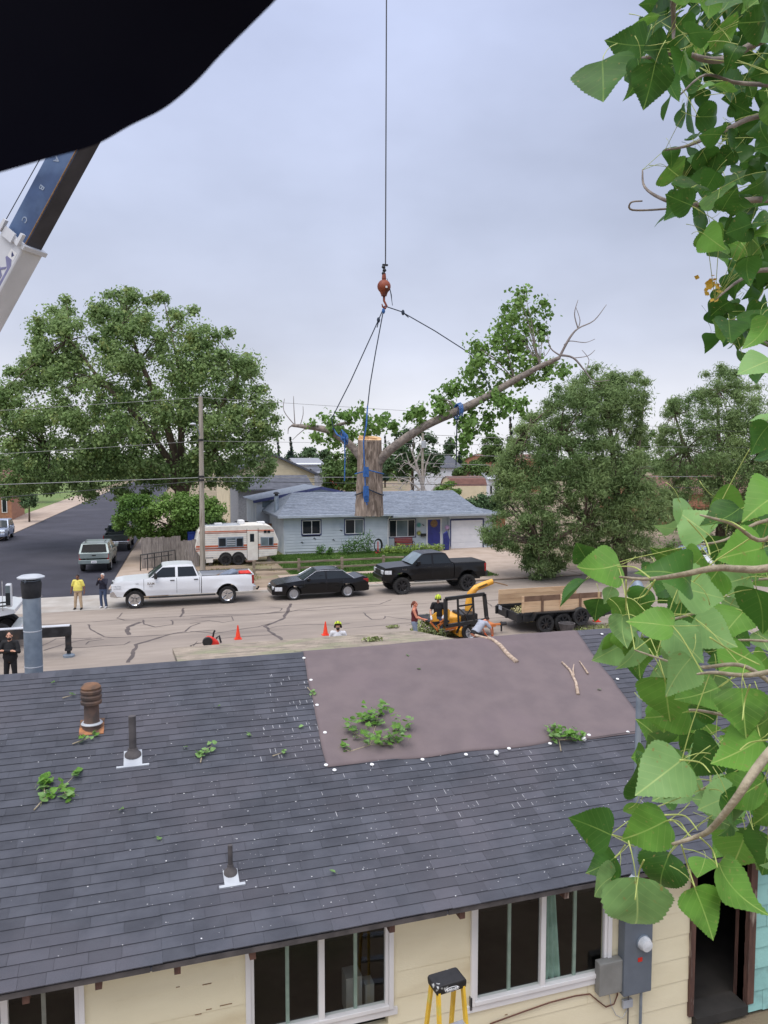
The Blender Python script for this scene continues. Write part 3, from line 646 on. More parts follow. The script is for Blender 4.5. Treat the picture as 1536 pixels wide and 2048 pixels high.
def bwin(o, v, n=2, curt=False):
    a, e, z0, z1 = o
    w_ = MB().box(a-.07,v-.05,z0-.07,a,v+.02,z1+.07).box(e,v-.05,z0-.07,e+.07,v+.02,z1+.07).box(a,v-.05,z1,e,v+.02,z1+.07).box(a,v-.05,z0-.07,e,v+.02,z0).build('window', 'trim_blue', BH, wld=True)
    MB().box(a,v-.045,z0,a+.05,v,z1).box(e-.05,v-.045,z0,e,v,z1).box(a,v-.045,z0,e,v,z0+.05).box(a,v-.045,z1-.05,e,v,z1).build('frame', 'vinyl', w_, wld=True)
    k_ = [a+.05]+([lerp(a,e,.52)] if n == 2 else [lerp(a,e,.28), lerp(a,e,.72)])+[e-.05]
    for i in range(len(k_)-1):
        MB().box(k_[i], v-.012, z0+.05, k_[i+1], v-.006, z1-.05).build('pane', 'glass_light' if (i == 1 and (curt or n == 3)) else 'glass_dark', w_, wld=True)
        if i: MB().box(k_[i]-.025, v-.04, z0, k_[i]+.025, v, z1).build('mullion', 'vinyl', w_, wld=True)
bwin(W1, BV); bwin(W2, BV, curt=True); bwin(W3, BV+.25, 3)
a, e, z0, z1 = DR; v = BV+.25
MB().box(a-.11,v-.06,z0,a-.0,v,z1+.09).box(e,v-.06,z0,e+.11,v,z1+.09).box(a,v-.06,z1,e,v,z1+.09).build('door_frame', 'vinyl', BH, wld=True)
dd = MB().box(a,v-.03,z0,e,v+.03,z1).build('door', 'door_blue', BH, wld=True)
MB().ball((e-.1, v-.06, lerp(z0,z1,.48)), .04, 8, 6).build('door_knob', 'chrome', dd, wld=True)
MB().lathe([(.20,-.02),(.30,0),(.20,.02)], 16, (lerp(a,e,.5), v-.05, z1-.32), 'y').build('wreath', 'stain', dd, wld=True)
MB().box(a-.4,v-1.2,.06,e+.4,v-.03,z0-.01).build('door_step', 'concrete', BH, wld=True)
a, e, z0, z1 = GD; v = BV-.15
MB().box(a-.09,v-.05,z0,a,v,z1+.09).box(e,v-.05,z0,e+.09,v,z1+.09).box(a,v-.05,z1,e,v,z1+.09).build('garage_trim', 'trim_blue', BH, wld=True)
gd = MB().box(a,v+.0,z0,e,v+.04,z1).build('garage_door', 'garage_white', BH, wld=True)
for i in range(4):
    q0, q1 = lerp(z0,z1,i/4)+.012, lerp(z0,z1,(i+1)/4)-.012; MB().box(a+.01,v-.015,q0,e-.01,v+.0,q1).build('door_panel', 'garage_white', gd, wld=True, bevel=.008)
# roof: hip, three pieces
eL, eG = uL-.5, uG+.15; rzv, rvv = 4.30, 59.6
def hip(name, u0, u1, v0, v1, ze, zr, ru0, ru1, mat, parent, th=.16, gut=True):
    vm = (v0+v1)/2; b_ = MB()
    P = [(u0,v0,ze),(u1,v0,ze),(u1,v1,ze),(u0,v1,ze),(ru0,vm,zr),(ru1,vm,zr)]
    b_.add(P+[(p[0],p[1],p[2]-th) for p in P[:4]], [(0,1,5,4),(1,2,5),(2,3,4,5),(3,0,4),(6,7,1,0),(7,8,2,1),(8,9,3,2),(9,6,0,3),(9,8,7,6)])
    o = b_.build(name, mat, parent, wld=True)
    if gut: MB().box(u0-.03,v0-.10,ze-.14,u1+.03,v0-.003,ze+.015).build('gutter', 'fascia_grey', o, wld=True)
    # shingle courses as thin raised strips on the front slope
    st = MB(); n = int(math.hypot(vm-v0, zr-ze)/.28)
    for i in range(n):
        t = i/n; t2 = t+.9/n; x0, x1 = lerp(u0,ru0,t), lerp(u1,ru1,t); x = x0
        while x < x1:
            xe = min(x+random.uniform(.5,1.1), x1); h_ = .015+.012*random.random()
            st.add([(x,lerp(v0,vm,t),lerp(ze,zr,t)+h_),(xe,lerp(v0,vm,t),lerp(ze,zr,t)+h_),(min(xe,lerp(u1,ru1,t2)),lerp(v0,vm,t2),lerp(ze,zr,t2)+.004),(max(x,lerp(u0,ru0,t2)),lerp(v0,vm,t2),lerp(ze,zr,t2)+.004),(x,lerp(v0,vm,t),lerp(ze,zr,t)-.01),(xe,lerp(v0,vm,t),lerp(ze,zr,t)-.01)], [(0,1,2,3),(4,5,1,0)])
            x = xe+.01
    tag(st.build('roof_shingles', mat, o, wld=True, fix=False), kind='stuff'); return o
br = hip('roof', eL, eG-1.5, BV-.5, 63.8, 2.90, 4.38, uL+1.4, bu(905, 985, 59.2), 'roof_grey', BH)
hip('garage_roof', uM+.2, eG+.2, BV-.75, 62.5, 2.78, 3.75, uP-2.5, uG-3.6, 'roof_grey', BH)
MB().prism([(BV-.55,2.72),(BV+.5,2.72),(BV+.5,2.60),(BV-.55,2.64)], uP-.3, uG+.6, 'x').build('garage_soffit', 'fascia_grey', BH, wld=True)
ds = MB().tube([(uM+.05,BV-.5,2.76),(uM+.02,BV-.2,2.55),(uM-.02,BV-.09,2.45),(uM-.02,BV-.09,.3)], .045, 8).build('downspout', 'vinyl', BH, wld=True)
# rear gable wing, higher and to the left
gv = 62.2; pk = atv(640, 973, gv); gl_ = atv(505, 1001, gv); gr_ = atv(775, 1001, gv)
wg = MB().prism([(gl_.x+.3,.1),(gr_.x-.3,.1),(gr_.x-.3,gl_.z-.05),(pk.x,pk.z-.12),(gl_.x+.3,gl_.z-.05)], gv, gv+6, 'y').build('rear_wing', 'siding_blue', BH, wld=True)
MB().add([(gl_.x,gv-.4,gl_.z),(pk.x,gv-.4,pk.z),(pk.x,gv+6.4,pk.z),(gl_.x,gv+6.4,gl_.z),(gr_.x,gv-.4,gr_.z),(gr_.x,gv+6.4,gr_.z)]+[(x,y,z-.18) for x,y,z in ((gl_.x,gv-.4,gl_.z),(pk.x,gv-.4,pk.z),(gr_.x,gv-.4,gr_.z))], [(0,1,2,3),(1,4,5,2)]).build('wing_roof', 'roof_grey', wg, wld=True)
for p0, p1 in ((gl_, pk), (pk, gr_)):
    MB().beam((p0.x,gv-.42,p0.z-.10),(p1.x,gv-.42,p1.z-.10), .05, .22).build('fascia', 'trim_blue', wg, wld=True)
o = rect(537,1006,547,1014, gv-.02); MB().box(o[0]-.5,gv-.05,o[2],o[1]+.3,gv-.01,o[3]+.2).build('window', 'glass_light', wg, wld=True)
cs = atv(553, 1020, 57.0); ct = atv(553, 985, 57.0).z
ch = MB().lathe([(.17,2.9),(.17,ct-.25)], 14, (cs.x, 57, 0)).build('chimney_pipe', 'galv', br, wld=True, smooth=50)
MB().lathe([(.13,ct-.25),(.13,ct-.1),(.24,ct-.1),(.2,ct),(.05,ct+.05)], 14, (cs.x, 57, 0)).build('chimney_cap', 'steel_dark', ch, wld=True)
p = atv(606, 996, 60.0); MB().lathe([(.3,p.z-.4),(.16,p.z+.05),(.05,p.z+.45)], 10, (p.x, 60, 0)).build('roof_cone', 'black_plastic', br, wld=True)
p = atv(823, 984, 59.5); MB().lathe([(.12,4.2),(.12,p.z),(.2,p.z),(.14,p.z+.15)], 10, (p.x, 59.5, 0)).build('roof_vent', 'galv', br, wld=True)
for px in (821, 830): p = atv(px, 994, 57.8); MB().box(p.x-.08, 57.7, p.z-.1, p.x+.08, 57.9, p.z+.05).build('roof_vent', 'lead_grey', br, wld=True)
# ornaments on the wall
for px, py, m_, r_, nm in ((838,1050,'turq',.14,'turquoise round ornament on the blue house wall'), (838,1066,'yellow_orn',.14,'yellow round ornament below the turquoise one on the wall'), (894,1055,'pink_orn',.16,'pink round ornament right of the blue front door')):
    p = atv(px, py, BV+.18 if px < 890 else BV-.2); o = MB()
    for i in range(12):
        a = 2*pi*i/12; o.beam((p.x+r_*.8*math.cos(a),p.y,p.z+r_*.8*math.sin(a)),(p.x+r_*1.45*math.cos(a),p.y,p.z+r_*1.45*math.sin(a)), .02, .05, (0,1,0))
    o.lathe([(r_,.0),(r_*.8,-.04)], 16, tuple(p), 'y'); tag(o.build('sun_ornament', m_), nm, 'ornament')
for px, py, lw in ((629,1077,'below the left window'),(604,1085,'low at the left end of the siding'),(667,1080,'low between the two left windows'),(682,1061,'just left of the middle window'),(846,1050,'right of the picture window')):
    p = atv(px, py, BV-.045 if px < 700 else BV+.2); o = MB().tube([(p.x-.1,p.y,p.z),(p.x,p.y,p.z+.05),(p.x+.05,p.y,p.z-.05),(p.x+.12,p.y,p.z)], [.01,.03,.03,.01], 6); tag(o.build('wall_ornament', 'steel_dark'), 'small dark lizard shaped ornament '+lw, 'ornament', 'small dark wall ornaments')
p = atv(847, 1070, BV+.1); t = thing('mailbox', (p.x, p.y, p.z), 'black mailbox on the wall left of the blue door', 'mailbox')
MB().box(-.2,-.06,-.11,.2,.12,.08).build('box', 'black_plastic', t, bevel=.02); MB().box(-.21,-.08,.08,.21,.12,.11).build('lid', 'black_plastic', t, bevel=.01)
# bench
p = atz(812, 1101, .12); t = thing('garden_bench', (p.x, p.y+.3, .1), 'red slatted bench with black metal ends under the picture window', 'bench')
for i in range(4): MB().box(-.72,-.25+i*.12,.42,.72,-.16+i*.12,.45).build('seat_slat', 'bench_red', t)
for i in range(4): MB().box(-.72,.24+i*.025,.52+i*.11,.72,.265+i*.025,.61+i*.11).build('back_slat', 'bench_red', t)
for s in (-1, 1): MB().tube([(s*.7,-.3,0),(s*.7,-.27,.62),(s*.7,.15,.66),(s*.7,.25,.42),(s*.7,.34,.95)], .025, 6).tube([(s*.7,.3,0),(s*.7,.24,.42),(s*.7,-.26,.40)], .025, 6).build('bench_end', 'black_plastic', t)
# hose reel
p = atz(756, 1107, .12); t = thing('hose_reel', (p.x, p.y, .1), 'hose hanging in a black loop by the blue house wall', 'hose')
for k in range(5): MB().tube([(.32*math.cos(a)*(1-.05*k), .04*k-.1, .62+.5*math.sin(a)*(1-.05*k)) for a in np.linspace(0, 2*pi, 20)], .022, 6).build('coil', 'black_plastic', t)
MB().box(-.2,-.1,0,.2,.15,.12).box(-.03,-.02,0,.03,.04,.9).build('stand', 'red_plastic', t)
# folded navy cover leaning by the garage
p = atz(893, 1100, .1); t = MB().prism([(p.x-.22,.09),(p.x+.2,.09),(p.x+.26,.9),(p.x+.05,1.55),(p.x-.25,1.35)], p.y-.05, p.y+.16, 'y').build('patio_umbrella', 'navy_cloth', None, bevel=.05, smooth=30); tag(t, 'folded navy cloth thing standing left of the garage door', 'cloth')
p = atz(877, 1092, .1); t = thing('porch_flag', (p.x+.25, p.y+.1, .1), 'yellow and black garden banner beside the blue door', 'banner')
MB().tube([(0,0,0),(0,0,1.9)], .02, 6).build('rod', 'steel_dark', t); MB().box(-.12,-.02,.7,.12,.01,1.85).build('cloth', 'yellow_orn', t)
# split rail fence
FV = 46.0
sf = thing('split_rail_fence', (11, FV, .1), 'low weathered split rail fence between lawn and street', 'fence')
pxs = (508, 598, 684, 767); pus = [atv(x, 1150, FV).x for x in pxs]
for u in pus: MB().box(u-.08,FV-.08,.05,u+.08,FV+.08,.98+random.uniform(-.05,.05)).build('post', 'wood_rail', sf, wld=True, bevel=.015)
for a, e in zip(pus, pus[1:]+[pus[-1]+2.6]):
    for z in (.35, .78): MB().beam((a,FV-.02,z+random.uniform(-.05,.05)),(e,FV+.02,z+random.uniform(-.06,.05)), .07, .12).build('rail', 'wood_rail', sf, wld=True, bevel=.015)
# flower bed plants along the wall
leafmat('plant_green', S(96,132,70), S(74,110,56), .25, .5)
leafmat('plant_lime', S(150,172,84), S(120,150,70), .25, .5)
def scatter_leaves(C, Rr, n, size, up=.3, aspect=.55, shape='quad', flat=0.0, rng=RNG, soft=0):
    """n leaf faces spread through ellipsoids (centres C, radii Rr); returns V,F"""
    C = np.asarray(C, float); Rr = np.asarray(Rr, float); k = len(C); idx = rng.integers(0, k, n)
    d = rng.normal(size=(n, 3)); d /= np.linalg.norm(d, axis=1)[:, None]
    rad = rng.random(n)**(.42)
    if soft: rad = np.minimum(np.abs(rng.normal(size=n))*.62, 1.15)*soft
    pos = C[idx]+d*rad[:, None]*Rr[idx]
    nrm = d*.9+rng.normal(size=(n, 3))*.6+np.array([0,0,up]); nrm /= np.linalg.norm(nrm, axis=1)[:, None]
    t = np.cross(nrm, rng.normal(size=(n, 3))); t /= np.linalg.norm(t, axis=1)[:, None]+1e-9
    if flat: t[:, 2] -= flat; t /= np.linalg.norm(t, axis=1)[:, None]
    b_ = np.cross(nrm, t); s = size*(.6+.8*rng.random(n))[:, None]
    if shape == 'quad':
        V = np.stack([pos-t*s, pos+b_*s*aspect-t*s*.1+nrm*s*.15, pos+t*s, pos-b_*s*aspect-t*s*.1+nrm*s*.15], 1).reshape(-1, 3); F = np.arange(4*n).reshape(-1, 4)
    else:
        V = np.stack([pos-t*s, pos+b_*s*aspect, pos+t*s], 1).reshape(-1, 3); F = np.arange(3*n).reshape(-1, 3)
    return V, F
def leafobj(name, C, Rr, n, size, mat, parent=None, **k):
    V, F = scatter_leaves(C, Rr, n, size, **k)
    if parent is not None: V = V-np.array(rootloc(parent))
    o = bpy.data.objects.new(name, npmesh(name, V, F, [mat])); COL.objects.link(o); o.parent = parent; return o
def garden_plant(px, py, h, r, mat, label, n=260, size=.07, stalks=4, grp='plants in the bed by the blue house'):
    p = atz(px, py, .1); t = thing('garden_plant', (p.x, p.y, .1), label, 'plant', grp)
    for i in range(stalks):
        a = random.random()*6.3; MB().tube([(0,0,0),(r*.5*math.cos(a),r*.5*math.sin(a),h*.6),(r*.7*math.cos(a),r*.7*math.sin(a),h*random.uniform(.8,1.05))], [.012,.01,.005], 5).build('stem', 'plant_green', t)
    leafobj('foliage', [(p.x,p.y,.1+h*.35),(p.x+r*.3,p.y,.1+h*.55),(p.x-r*.3,p.y,.1+h*.25)], [(r,r*.7,h*.38)]*3, n, size, mat, t)
for i, (px, py, h, r, m_, lb) in enumerate(((640,1110,.9,.35,'plant_green','low weedy plant at the left end of the blue house bed'),(660,1111,.7,.3,'plant_green','short leafy plant under the second window'),(705,1109,1.5,.5,'plant_green','tall flowering stalks left of centre of the bed'),(722,1109,1.9,.5,'plant_green','tallest leafy stalks in the bed under the second window'),(737,1108,1.9,.4,'plant_green','tall stalks just left of the hose'),(690,1110,1.2,.45,'plant_green','bushy plant with stalks left of the tallest stalks'),
      (775,1108,.75,.5,'plant_lime','lime green leafy clump right of the hose'),(795,1107,.8,.6,'plant_lime','lime green clump in front of the red bench left end'),(815,1107,.7,.6,'plant_lime','lime green clump in front of the red bench'),(836,1105,.8,.6,'plant_lime','lime green clump right of the red bench'),(856,1104,.7,.6,'plant_lime','lime green clump before the blue door step'),(875,1102,.6,.5,'plant_lime','lime green clump at the edge of the driveway'))):
    garden_plant(px, py, h, r, m_, lb)
# ================================================================== fences and odds behind the white pickup
pf = thing('plank_fence', (2, 50.8, .06), 'weathered grey plank fence left of the camper trailer', 'fence')
a, e = atv(283, 1110, 50.8).x, atv(397, 1110, 50.8).x; u = a; i = 0
while u < e:
    h_ = 2.05+random.uniform(-.05,.05)-(.25 if u > e-1.2 else 0); MB().box(u,50.8,.05,u+.135,50.825,h_).build('plank', 'wood_grey', pf, wld=True); u += .142
for z in (.5, 1.6): MB().box(a,50.83,z,e,50.87,z+.09).build('rail', 'wood_grey', pf, wld=True)
pf2 = thing('brown_fence', (8, 60.5, .06), 'brown board fence behind the camper trailer', 'fence')
a, e = atv(432, 1040, 60.5).x, atv(556, 1040, 60.5).x; u = a
while u < e: MB().box(u,60.5,.05,u+.18,60.53,1.9).build('plank', 'wood_red', pf2, wld=True); u += .19
MB().box(a,60.54,1.5,e,60.58,1.6).build('rail', 'wood_red', pf2, wld=True)
# black metal rack leaning on the fence
t = thing('metal_rack', (atv(315, 1140, 49.9).x, 49.9, .06), 'black metal rail rack standing before the grey plank fence', 'rack')
c = [atv(281,1110,49.9), atv(350,1100,49.9), atv(353,1141,49.9), atv(281,1147,49.9)]; c2 = [atv(287,1118,49.9), atv(345,1109,49.9)]
MB().tube([c[3], c[0], c[1], c[2]], .045, 6).build('frame', 'black_plastic', t, wld=True)
MB().tube(c2, .035, 6).build('cross_bar', 'black_plastic', t, wld=True)
for s in (.2, .4, .6, .8): MB().tube([c[3].lerp(c[2], s), c[0].lerp(c[1], s)], .035, 6).build('upright', 'black_plastic', t, wld=True)
p = atv(386, 1078, 53.0); t = thing('wheelie_bin', (p.x, 53, .06), 'blue plastic bin behind the grey plank fence', 'bin'); MB().prism([(-.3,0),(.3,0),(.36,2.0),(-.36,2.0)], -.35, .35, 'y').build('body', 'blue_plastic', t, bevel=.04); MB().box(-.4,-.4,2.0,.4,.42,2.1).build('lid', 'blue_plastic', t, bevel=.04)
# ================================================================== utility pole and wires
PV = 48.4; pu = atv(405.5, 1145, PV).x; pt = atv(408, 795, PV).z
t = thing('utility_pole', (pu, PV, .06), 'pale wooden utility pole with a street light beside the camper', 'utility pole')
MB().tube([(0,0,-.1),(.02,0,5),(.05,0,pt)], [.17,.155,.125], 14).build('pole', 'pole_wood', t, smooth=60)
la = MB().tube([(.03,0,atv(408,880,PV).z),(-.2,-.3,atv(408,858,PV).z),(-.42,-.8,atv(405,852,PV).z)], .03, 6).build('lamp_arm', 'galv', t)
lz = atv(396, 852, PV).z; MB().lathe([(.02,.10),(.16,.05),(.2,0),(.05,-.06)], 12, (-.5,-.95,lz)).build('lamp_head', 'lead_grey', la, smooth=40)
for z in (atv(405,955,PV).z, atv(405,962,PV).z, atv(406,882,PV).z): MB().lathe([(.18,z-.06),(.18,z+.06)], 12).build('pole_band', 'steel_dark', t)
MB().lathe([(.05,pt),(.06,pt+.1),(.03,pt+.16)], 8, (.05,0,0)).build('insulator', 'lead_grey', t)
pm('wire_grey', S(150,150,150), S(130,130,130), rough=.6); pm('wire_dark', S(60,62,66), S(50,52,56), rough=.6)
def wire(L_, R_, zp, mat, label, r=.012, sag=.25):
    a = atv(*L_, PV); c = Vector((pu, PV, zp)); e = atv(*R_, PV); a = c+(a-c)*2.6; pts = []
    for p, q in ((a, c), (c, e)):
        for i in range(12):
            t_ = i/12; k_ = p.lerp(q, t_); pts.append((k_.x, k_.y, k_.z-sag*4*t_*(1-t_)*.35))
    pts.append(tuple(e)); tag(MB().tube(pts, r, 5).build('power_wire', mat), label, 'wire', 'wires strung along the utility poles')
wire((0,818),(2200,905), pt, 'wire_grey', 'highest thin wire running over the utility pole top')
wire((0,905),(2200,900), atv(406,882,PV).z, 'wire_grey', 'second wire down, at street light height')
wire((0,968),(2200,950), atv(405,955,PV).z, 'wire_grey', 'thick pale wire crossing in front of the tree crown', .022, .1)
wire((0,994),(2200,985), atv(405,962,PV).z, 'wire_dark', 'lowest dark wire sloping up to the pole', .02, .1)
# ================================================================== houses and sheds farther back
pm('cream_far', S(226,212,180), S(214,200,168), scale=1, rough=.8); pm('brick_far', S(176,128,100), S(158,112,88), scale=3, rough=.9); pm('roof_brown', S(120,86,76), S(104,74,66), scale=2, rough=.95)
pm('roof_dark', S(92,94,102), S(78,80,88), scale=2, rough=.95); pm('white_far', S(222,224,228), S(208,210,214), rough=.7); pm('red_far', S(164,66,50), S(140,54,42), rough=.8); pm('grey_far', S(150,152,158), S(132,134,140), rough=.8)
def gable(name, u0, u1, v0, v1, ze, zr, wm, rm, label, along='u', wins_=(), parent=None, cat='house', lap=None):
    t = thing(name, ((u0+u1)/2, v0, .06), label, cat)
    if along == 'u':
        vm = (v0+v1)/2; MB().prism([(v0,0),(v1,0),(v1,ze),(vm,zr-.1),(v0,ze)], u0+.3, u1-.3, 'x').build('wall', wm, t, wld=True)
        MB().add([(u0,v0-.4,ze-.1),(u1,v0-.4,ze-.1),(u1,vm,zr),(u0,vm,zr),(u1,v1+.4,ze-.1),(u0,v1+.4,ze-.1)]+[(u0,v0-.4,ze-.25),(u1,v0-.4,ze-.25)], [(0,1,2,3),(3,2,4,5),(6,7,1,0)]).build('roof', rm, t, wld=True)
    else:
        um = (u0+u1)/2; wl = MB().prism([(u0+.3,0),(u1-.3,0),(u1-.3,ze),(um,zr-.1),(u0+.3,ze)], v0, v1, 'y').build('wall', wm, t, wld=True)
        b_ = MB()
        for x, y in ((u0, um), (um, u1)):
            zz = (ze-.1, zr) if x == u0 else (zr, ze-.1)
            b_.add([(x,v0-.5,zz[0]),(y,v0-.5,zz[1]),(y,v1+.4,zz[1]),(x,v1+.4,zz[0]),(x,v0-.5,zz[0]-.25),(y,v0-.5,zz[1]-.25),(y,v1+.4,zz[1]-.25),(x,v1+.4,zz[0]-.25)], [(0,1,2,3),(4,5,1,0),(7,6,5,4),(1,5,6,2),(0,3,7,4)])
        b_.build('roof', rm, t, wld=True)
        if lap:
            for q0, q1 in rows(.3, zr-.2, lap):
                sl = min(1, max(0, (zr-.1-q1)/(zr-.1-ze))); MB().add([(lerp(um,u0+.3,sl),v0-.03,q0),(lerp(um,u1-.3,sl),v0-.03,q0),(lerp(um,u1-.3,sl),v0-.004,q1),(lerp(um,u0+.3,sl),v0-.004,q1)], [(0,1,2,3)]).build('siding_board', wm, wl, wld=True)
    for (a, e, z0, z1) in wins_:
        wd = MB().box(a-.08,v0-.06,z0-.08,e+.08,v0-.035,z1+.08).build('window', 'vinyl', t, wld=True); MB().box(a,v0-.07,z0,e,v0-.062,z1).build('pane', 'glass_dark', wd, wld=True)
    return t
q = lambda px, py, v: atv(px, py, v)
V = 84.0; gable('far_house', q(452,943,V).x, q(634,943,V).x, V, V+14, q(634,945,V).z, q(545,906,V).z, 'cream_far', 'roof_dark', 'cream sided house with grey gable roof behind the blue house', 'v', lap=.25)
V = 74.0; gable('far_garage', q(470,985,V).x, q(628,985,V).x, V, V+7, q(628,975,V).z, q(556,952,V).z, 'grey_far', 'roof_dark', 'low grey roofed garage between the blue and cream houses', 'u')
V = 118.0; gable('far_house', q(632,945,V).x, q(664,945,V).x, V, V+8, q(640,945,V).z, q(640,938,V).z, 'grey_far', 'roof_dark', 'small grey house with dark flat roof left of the hanging trunk', 'u', [(q(640,955,V).x, q(645,955,V).x, 1.2, 2.6)])
V = 100.0; gable('red_shed', q(665,955,V).x, q(684,955,V).x, V, V+4, q(665,950,V).z, q(665,942,V).z, 'red_far', 'red_far', 'small red shed left of the hanging trunk', 'u', cat='shed')
V = 125.0; gable('far_house', q(590,925,V).x, q(650,925,V).x, V, V+10, q(600,928,V).z, q(600,916,V).z, 'white_far', 'grey_far', 'white roofed house far behind the cream house', 'u')
V = 130.0; gable('far_house', q(866,930,V).x, q(925,930,V).x, V, V+12, q(880,934,V).z, q(880,911,V).z, 'white_far', 'roof_dark', 'far house with slate blue roof under the hanging limb', 'u', [(q(900,938,V).x, q(905,938,V).x, 1.2, 2.4)])
V = 122.0; gable('far_house', q(974,945,V).x, q(1012,945,V).x, V, V+10, q(980,957,V).z, q(980,946,V).z, 'white_far', 'grey_far', 'small white house with porch beside the willow tree', 'u', [(q(980,962,V).x, q(984,962,V).x, .8, 2.2), (q(990,962,V).x, q(996,962,V).x, .8, 2.2)])
V = 140.0; gable('far_house', q(975,918,V).x, q(1100,918,V).x, V, V+12, q(980,920,V).z, q(980,908,V).z, 'brick_far', 'roof_brown', 'distant house with an orange brown roof left of the willow', 'u')
V = 78.0; gable('far_house', q(1290,1000,V).x, q(1560,1000,V).x, V, V+10, q(1400,985,V).z, q(1400,952,V).z, 'brick_far', 'roof_brown', 'brick house glimpsed behind the right hand willows', 'u', [(q(1350,1010,V).x, q(1375,1010,V).x, 1.0, 2.3)])
V = 95.0; gable('far_house', q(-90,985,V).x, q(28,985,V).x, V, V+10, q(0,968,V).z, q(0,938,V).z, 'brick_far', 'roof_brown', 'brown roofed house at the far left edge', 'u', [(q(4,985,V).x, q(12,985,V).x, 1.0, 2.6)])
# barn roofed garden shed
V = 98.0; p0, p1 = q(893,985,V), q(965,985,V); t = thing('garden_shed', (p0.x, V, .06), 'garden shed with a brown barn roof and cream gable end', 'shed')
zr, ze = q(900,953,V).z, q(900,972,V).z; pr = [(V-1.6,0),(V+2.4,0),(V+2.4,ze),(V+1.7,lerp(ze,zr,.7)),(V+.4,zr),(V-.9,lerp(ze,zr,.7)),(V-1.6,ze)]
MB().prism([(a*1.0, b_) for a, b_ in pr], p0.x+.15, p1.x-.15, 'x').build('wall', 'cream_far', t, wld=True)
b = MB(); rp = pr[2:]; n_ = len(rp); b.add([(p0.x,a,z+.05) for a, z in rp]+[(p1.x,a,z+.05) for a, z in rp], [(i, i+1, n_+i+1, n_+i) for i in range(n_-1)]); b.build('roof', 'roof_brown', t, wld=True)
def board_fence(px0, px1, py, V, h, mat, label, w_=.25):
    a, e = q(px0,py,V).x, q(px1,py,V).x; t = thing('board_fence', ((a+e)/2, V, .05), label, 'fence'); u = a
    while u < e: MB().box(u,V,0,u+w_*.95,V+.03,h+random.uniform(-.03,.03)).build('plank', mat, t, wld=True); u += w_
board_fence(640, 722, 970, 92, 2.6, 'wood_red', 'orange brown board fence left of the hanging trunk', .5)
board_fence(765, 845, 985, 80, 2.3, 'wood_red', 'reddish board fence behind the blue house ridge', .5)
board_fence(905, 968, 985, 93, 2.2, 'cream_far', 'cream board fence below the barn roofed shed', .5)
board_fence(905, 1010, 1012, 68, 2.0, 'wood_red', 'tan board fence behind the garage roof', .4)
board_fence(1270, 1536, 1030, 66, 2.1, 'wood_red', 'reddish board fence behind the right hand willows', .5)
# far pole with transformer
V = 92.0; p = q(845, 985, V); t = thing('utility_pole', (p.x, V, 0), 'distant grey utility pole with transformer behind the blue house', 'utility pole'); zt = q(845,866,V).z
MB().tube([(0,0,0),(0,0,zt)], [.2,.15], 8).build('pole', 'pole_wood', t); MB().lathe([(.3,zt-1.9),(.3,zt-1.0)], 10, (0,-.35,0)).build('transformer', 'lead_grey', t)
for k, z in enumerate((zt-.2, zt-2.6, zt-3.8)):
    o = MB().tube([(p.x,V,z),(p.x+25,V,z-.8),(p.x+50,V,z-.1)], .03, 4).build('power_wire', 'wire_grey'); tag(o, ('top','middle','lower')[k]+' wire from the distant transformer pole', 'wire', 'wires at the distant pole')
# ================================================================== vehicles (local frame: front axle at x=0, +x forward)
def slab(prof, ya, yb, dx=.22, dz=.13, extra_y=()):
    """side profile (x,z) extruded from ya(x,z) to yb(x,z), cut into a fine grid so the flanks curve"""
    bm = bmesh.new(); n = len(prof)
    v0 = [bm.verts.new((x, 0, z)) for x, z in prof]; v1 = [bm.verts.new((x, 1, z)) for x, z in prof]
    for tr_ in mathutils.geometry.tessellate_polygon([[Vector((x, z, 0)) for x, z in prof]]):
        bm.faces.new([v0[i] for i in tr_]); bm.faces.new([v1[i] for i in tr_][::-1])
    for i in range(n): j = (i+1) % n; bm.faces.new((v0[i], v1[i], v1[j], v0[j]))
    xs = [p[0] for p in prof]; zs = [p[1] for p in prof]
    def cut(co, no): bmesh.ops.bisect_plane(bm, geom=bm.verts[:]+bm.edges[:]+bm.faces[:], dist=1e-5, plane_co=co, plane_no=no)
    x = min(xs)+dx
    while x < max(xs)-.02: cut((x,0,0), (1,0,0)); x += dx
    z = min(zs)+dz
    while z < max(zs)-.02: cut((0,0,z), (0,0,1)); z += dz
    for y in extra_y: cut((0,y,0), (0,1,0))
    for v in bm.verts:
        x, t, z = v.co; v.co.y = lerp(ya(x, z), yb(x, z), t)
    bmesh.ops.remove_doubles(bm, verts=bm.verts, dist=1e-4); bmesh.ops.recalc_face_normals(bm, faces=bm.faces)
    me = bpy.data.meshes.new('slab'); bm.to_mesh(me); bm.free(); return me
def sobj(me, name, mat, parent, smooth=32, bevel=.012):
    o = bpy.data.objects.new(name, me); return fin(o, mat, parent, smooth, bevel)
def arc(cx, cz, r, a0, a1, n=9): return [(cx+r*math.cos(R(lerp(a0,a1,i/n))), cz+r*math.sin(R(lerp(a0,a1,i/n)))) for i in range(n+1)]
def sm(a, b_, x): t = max(0, min(1, (x-a)/(b_-a))); return t*t*(3-2*t)
_wheels = {}
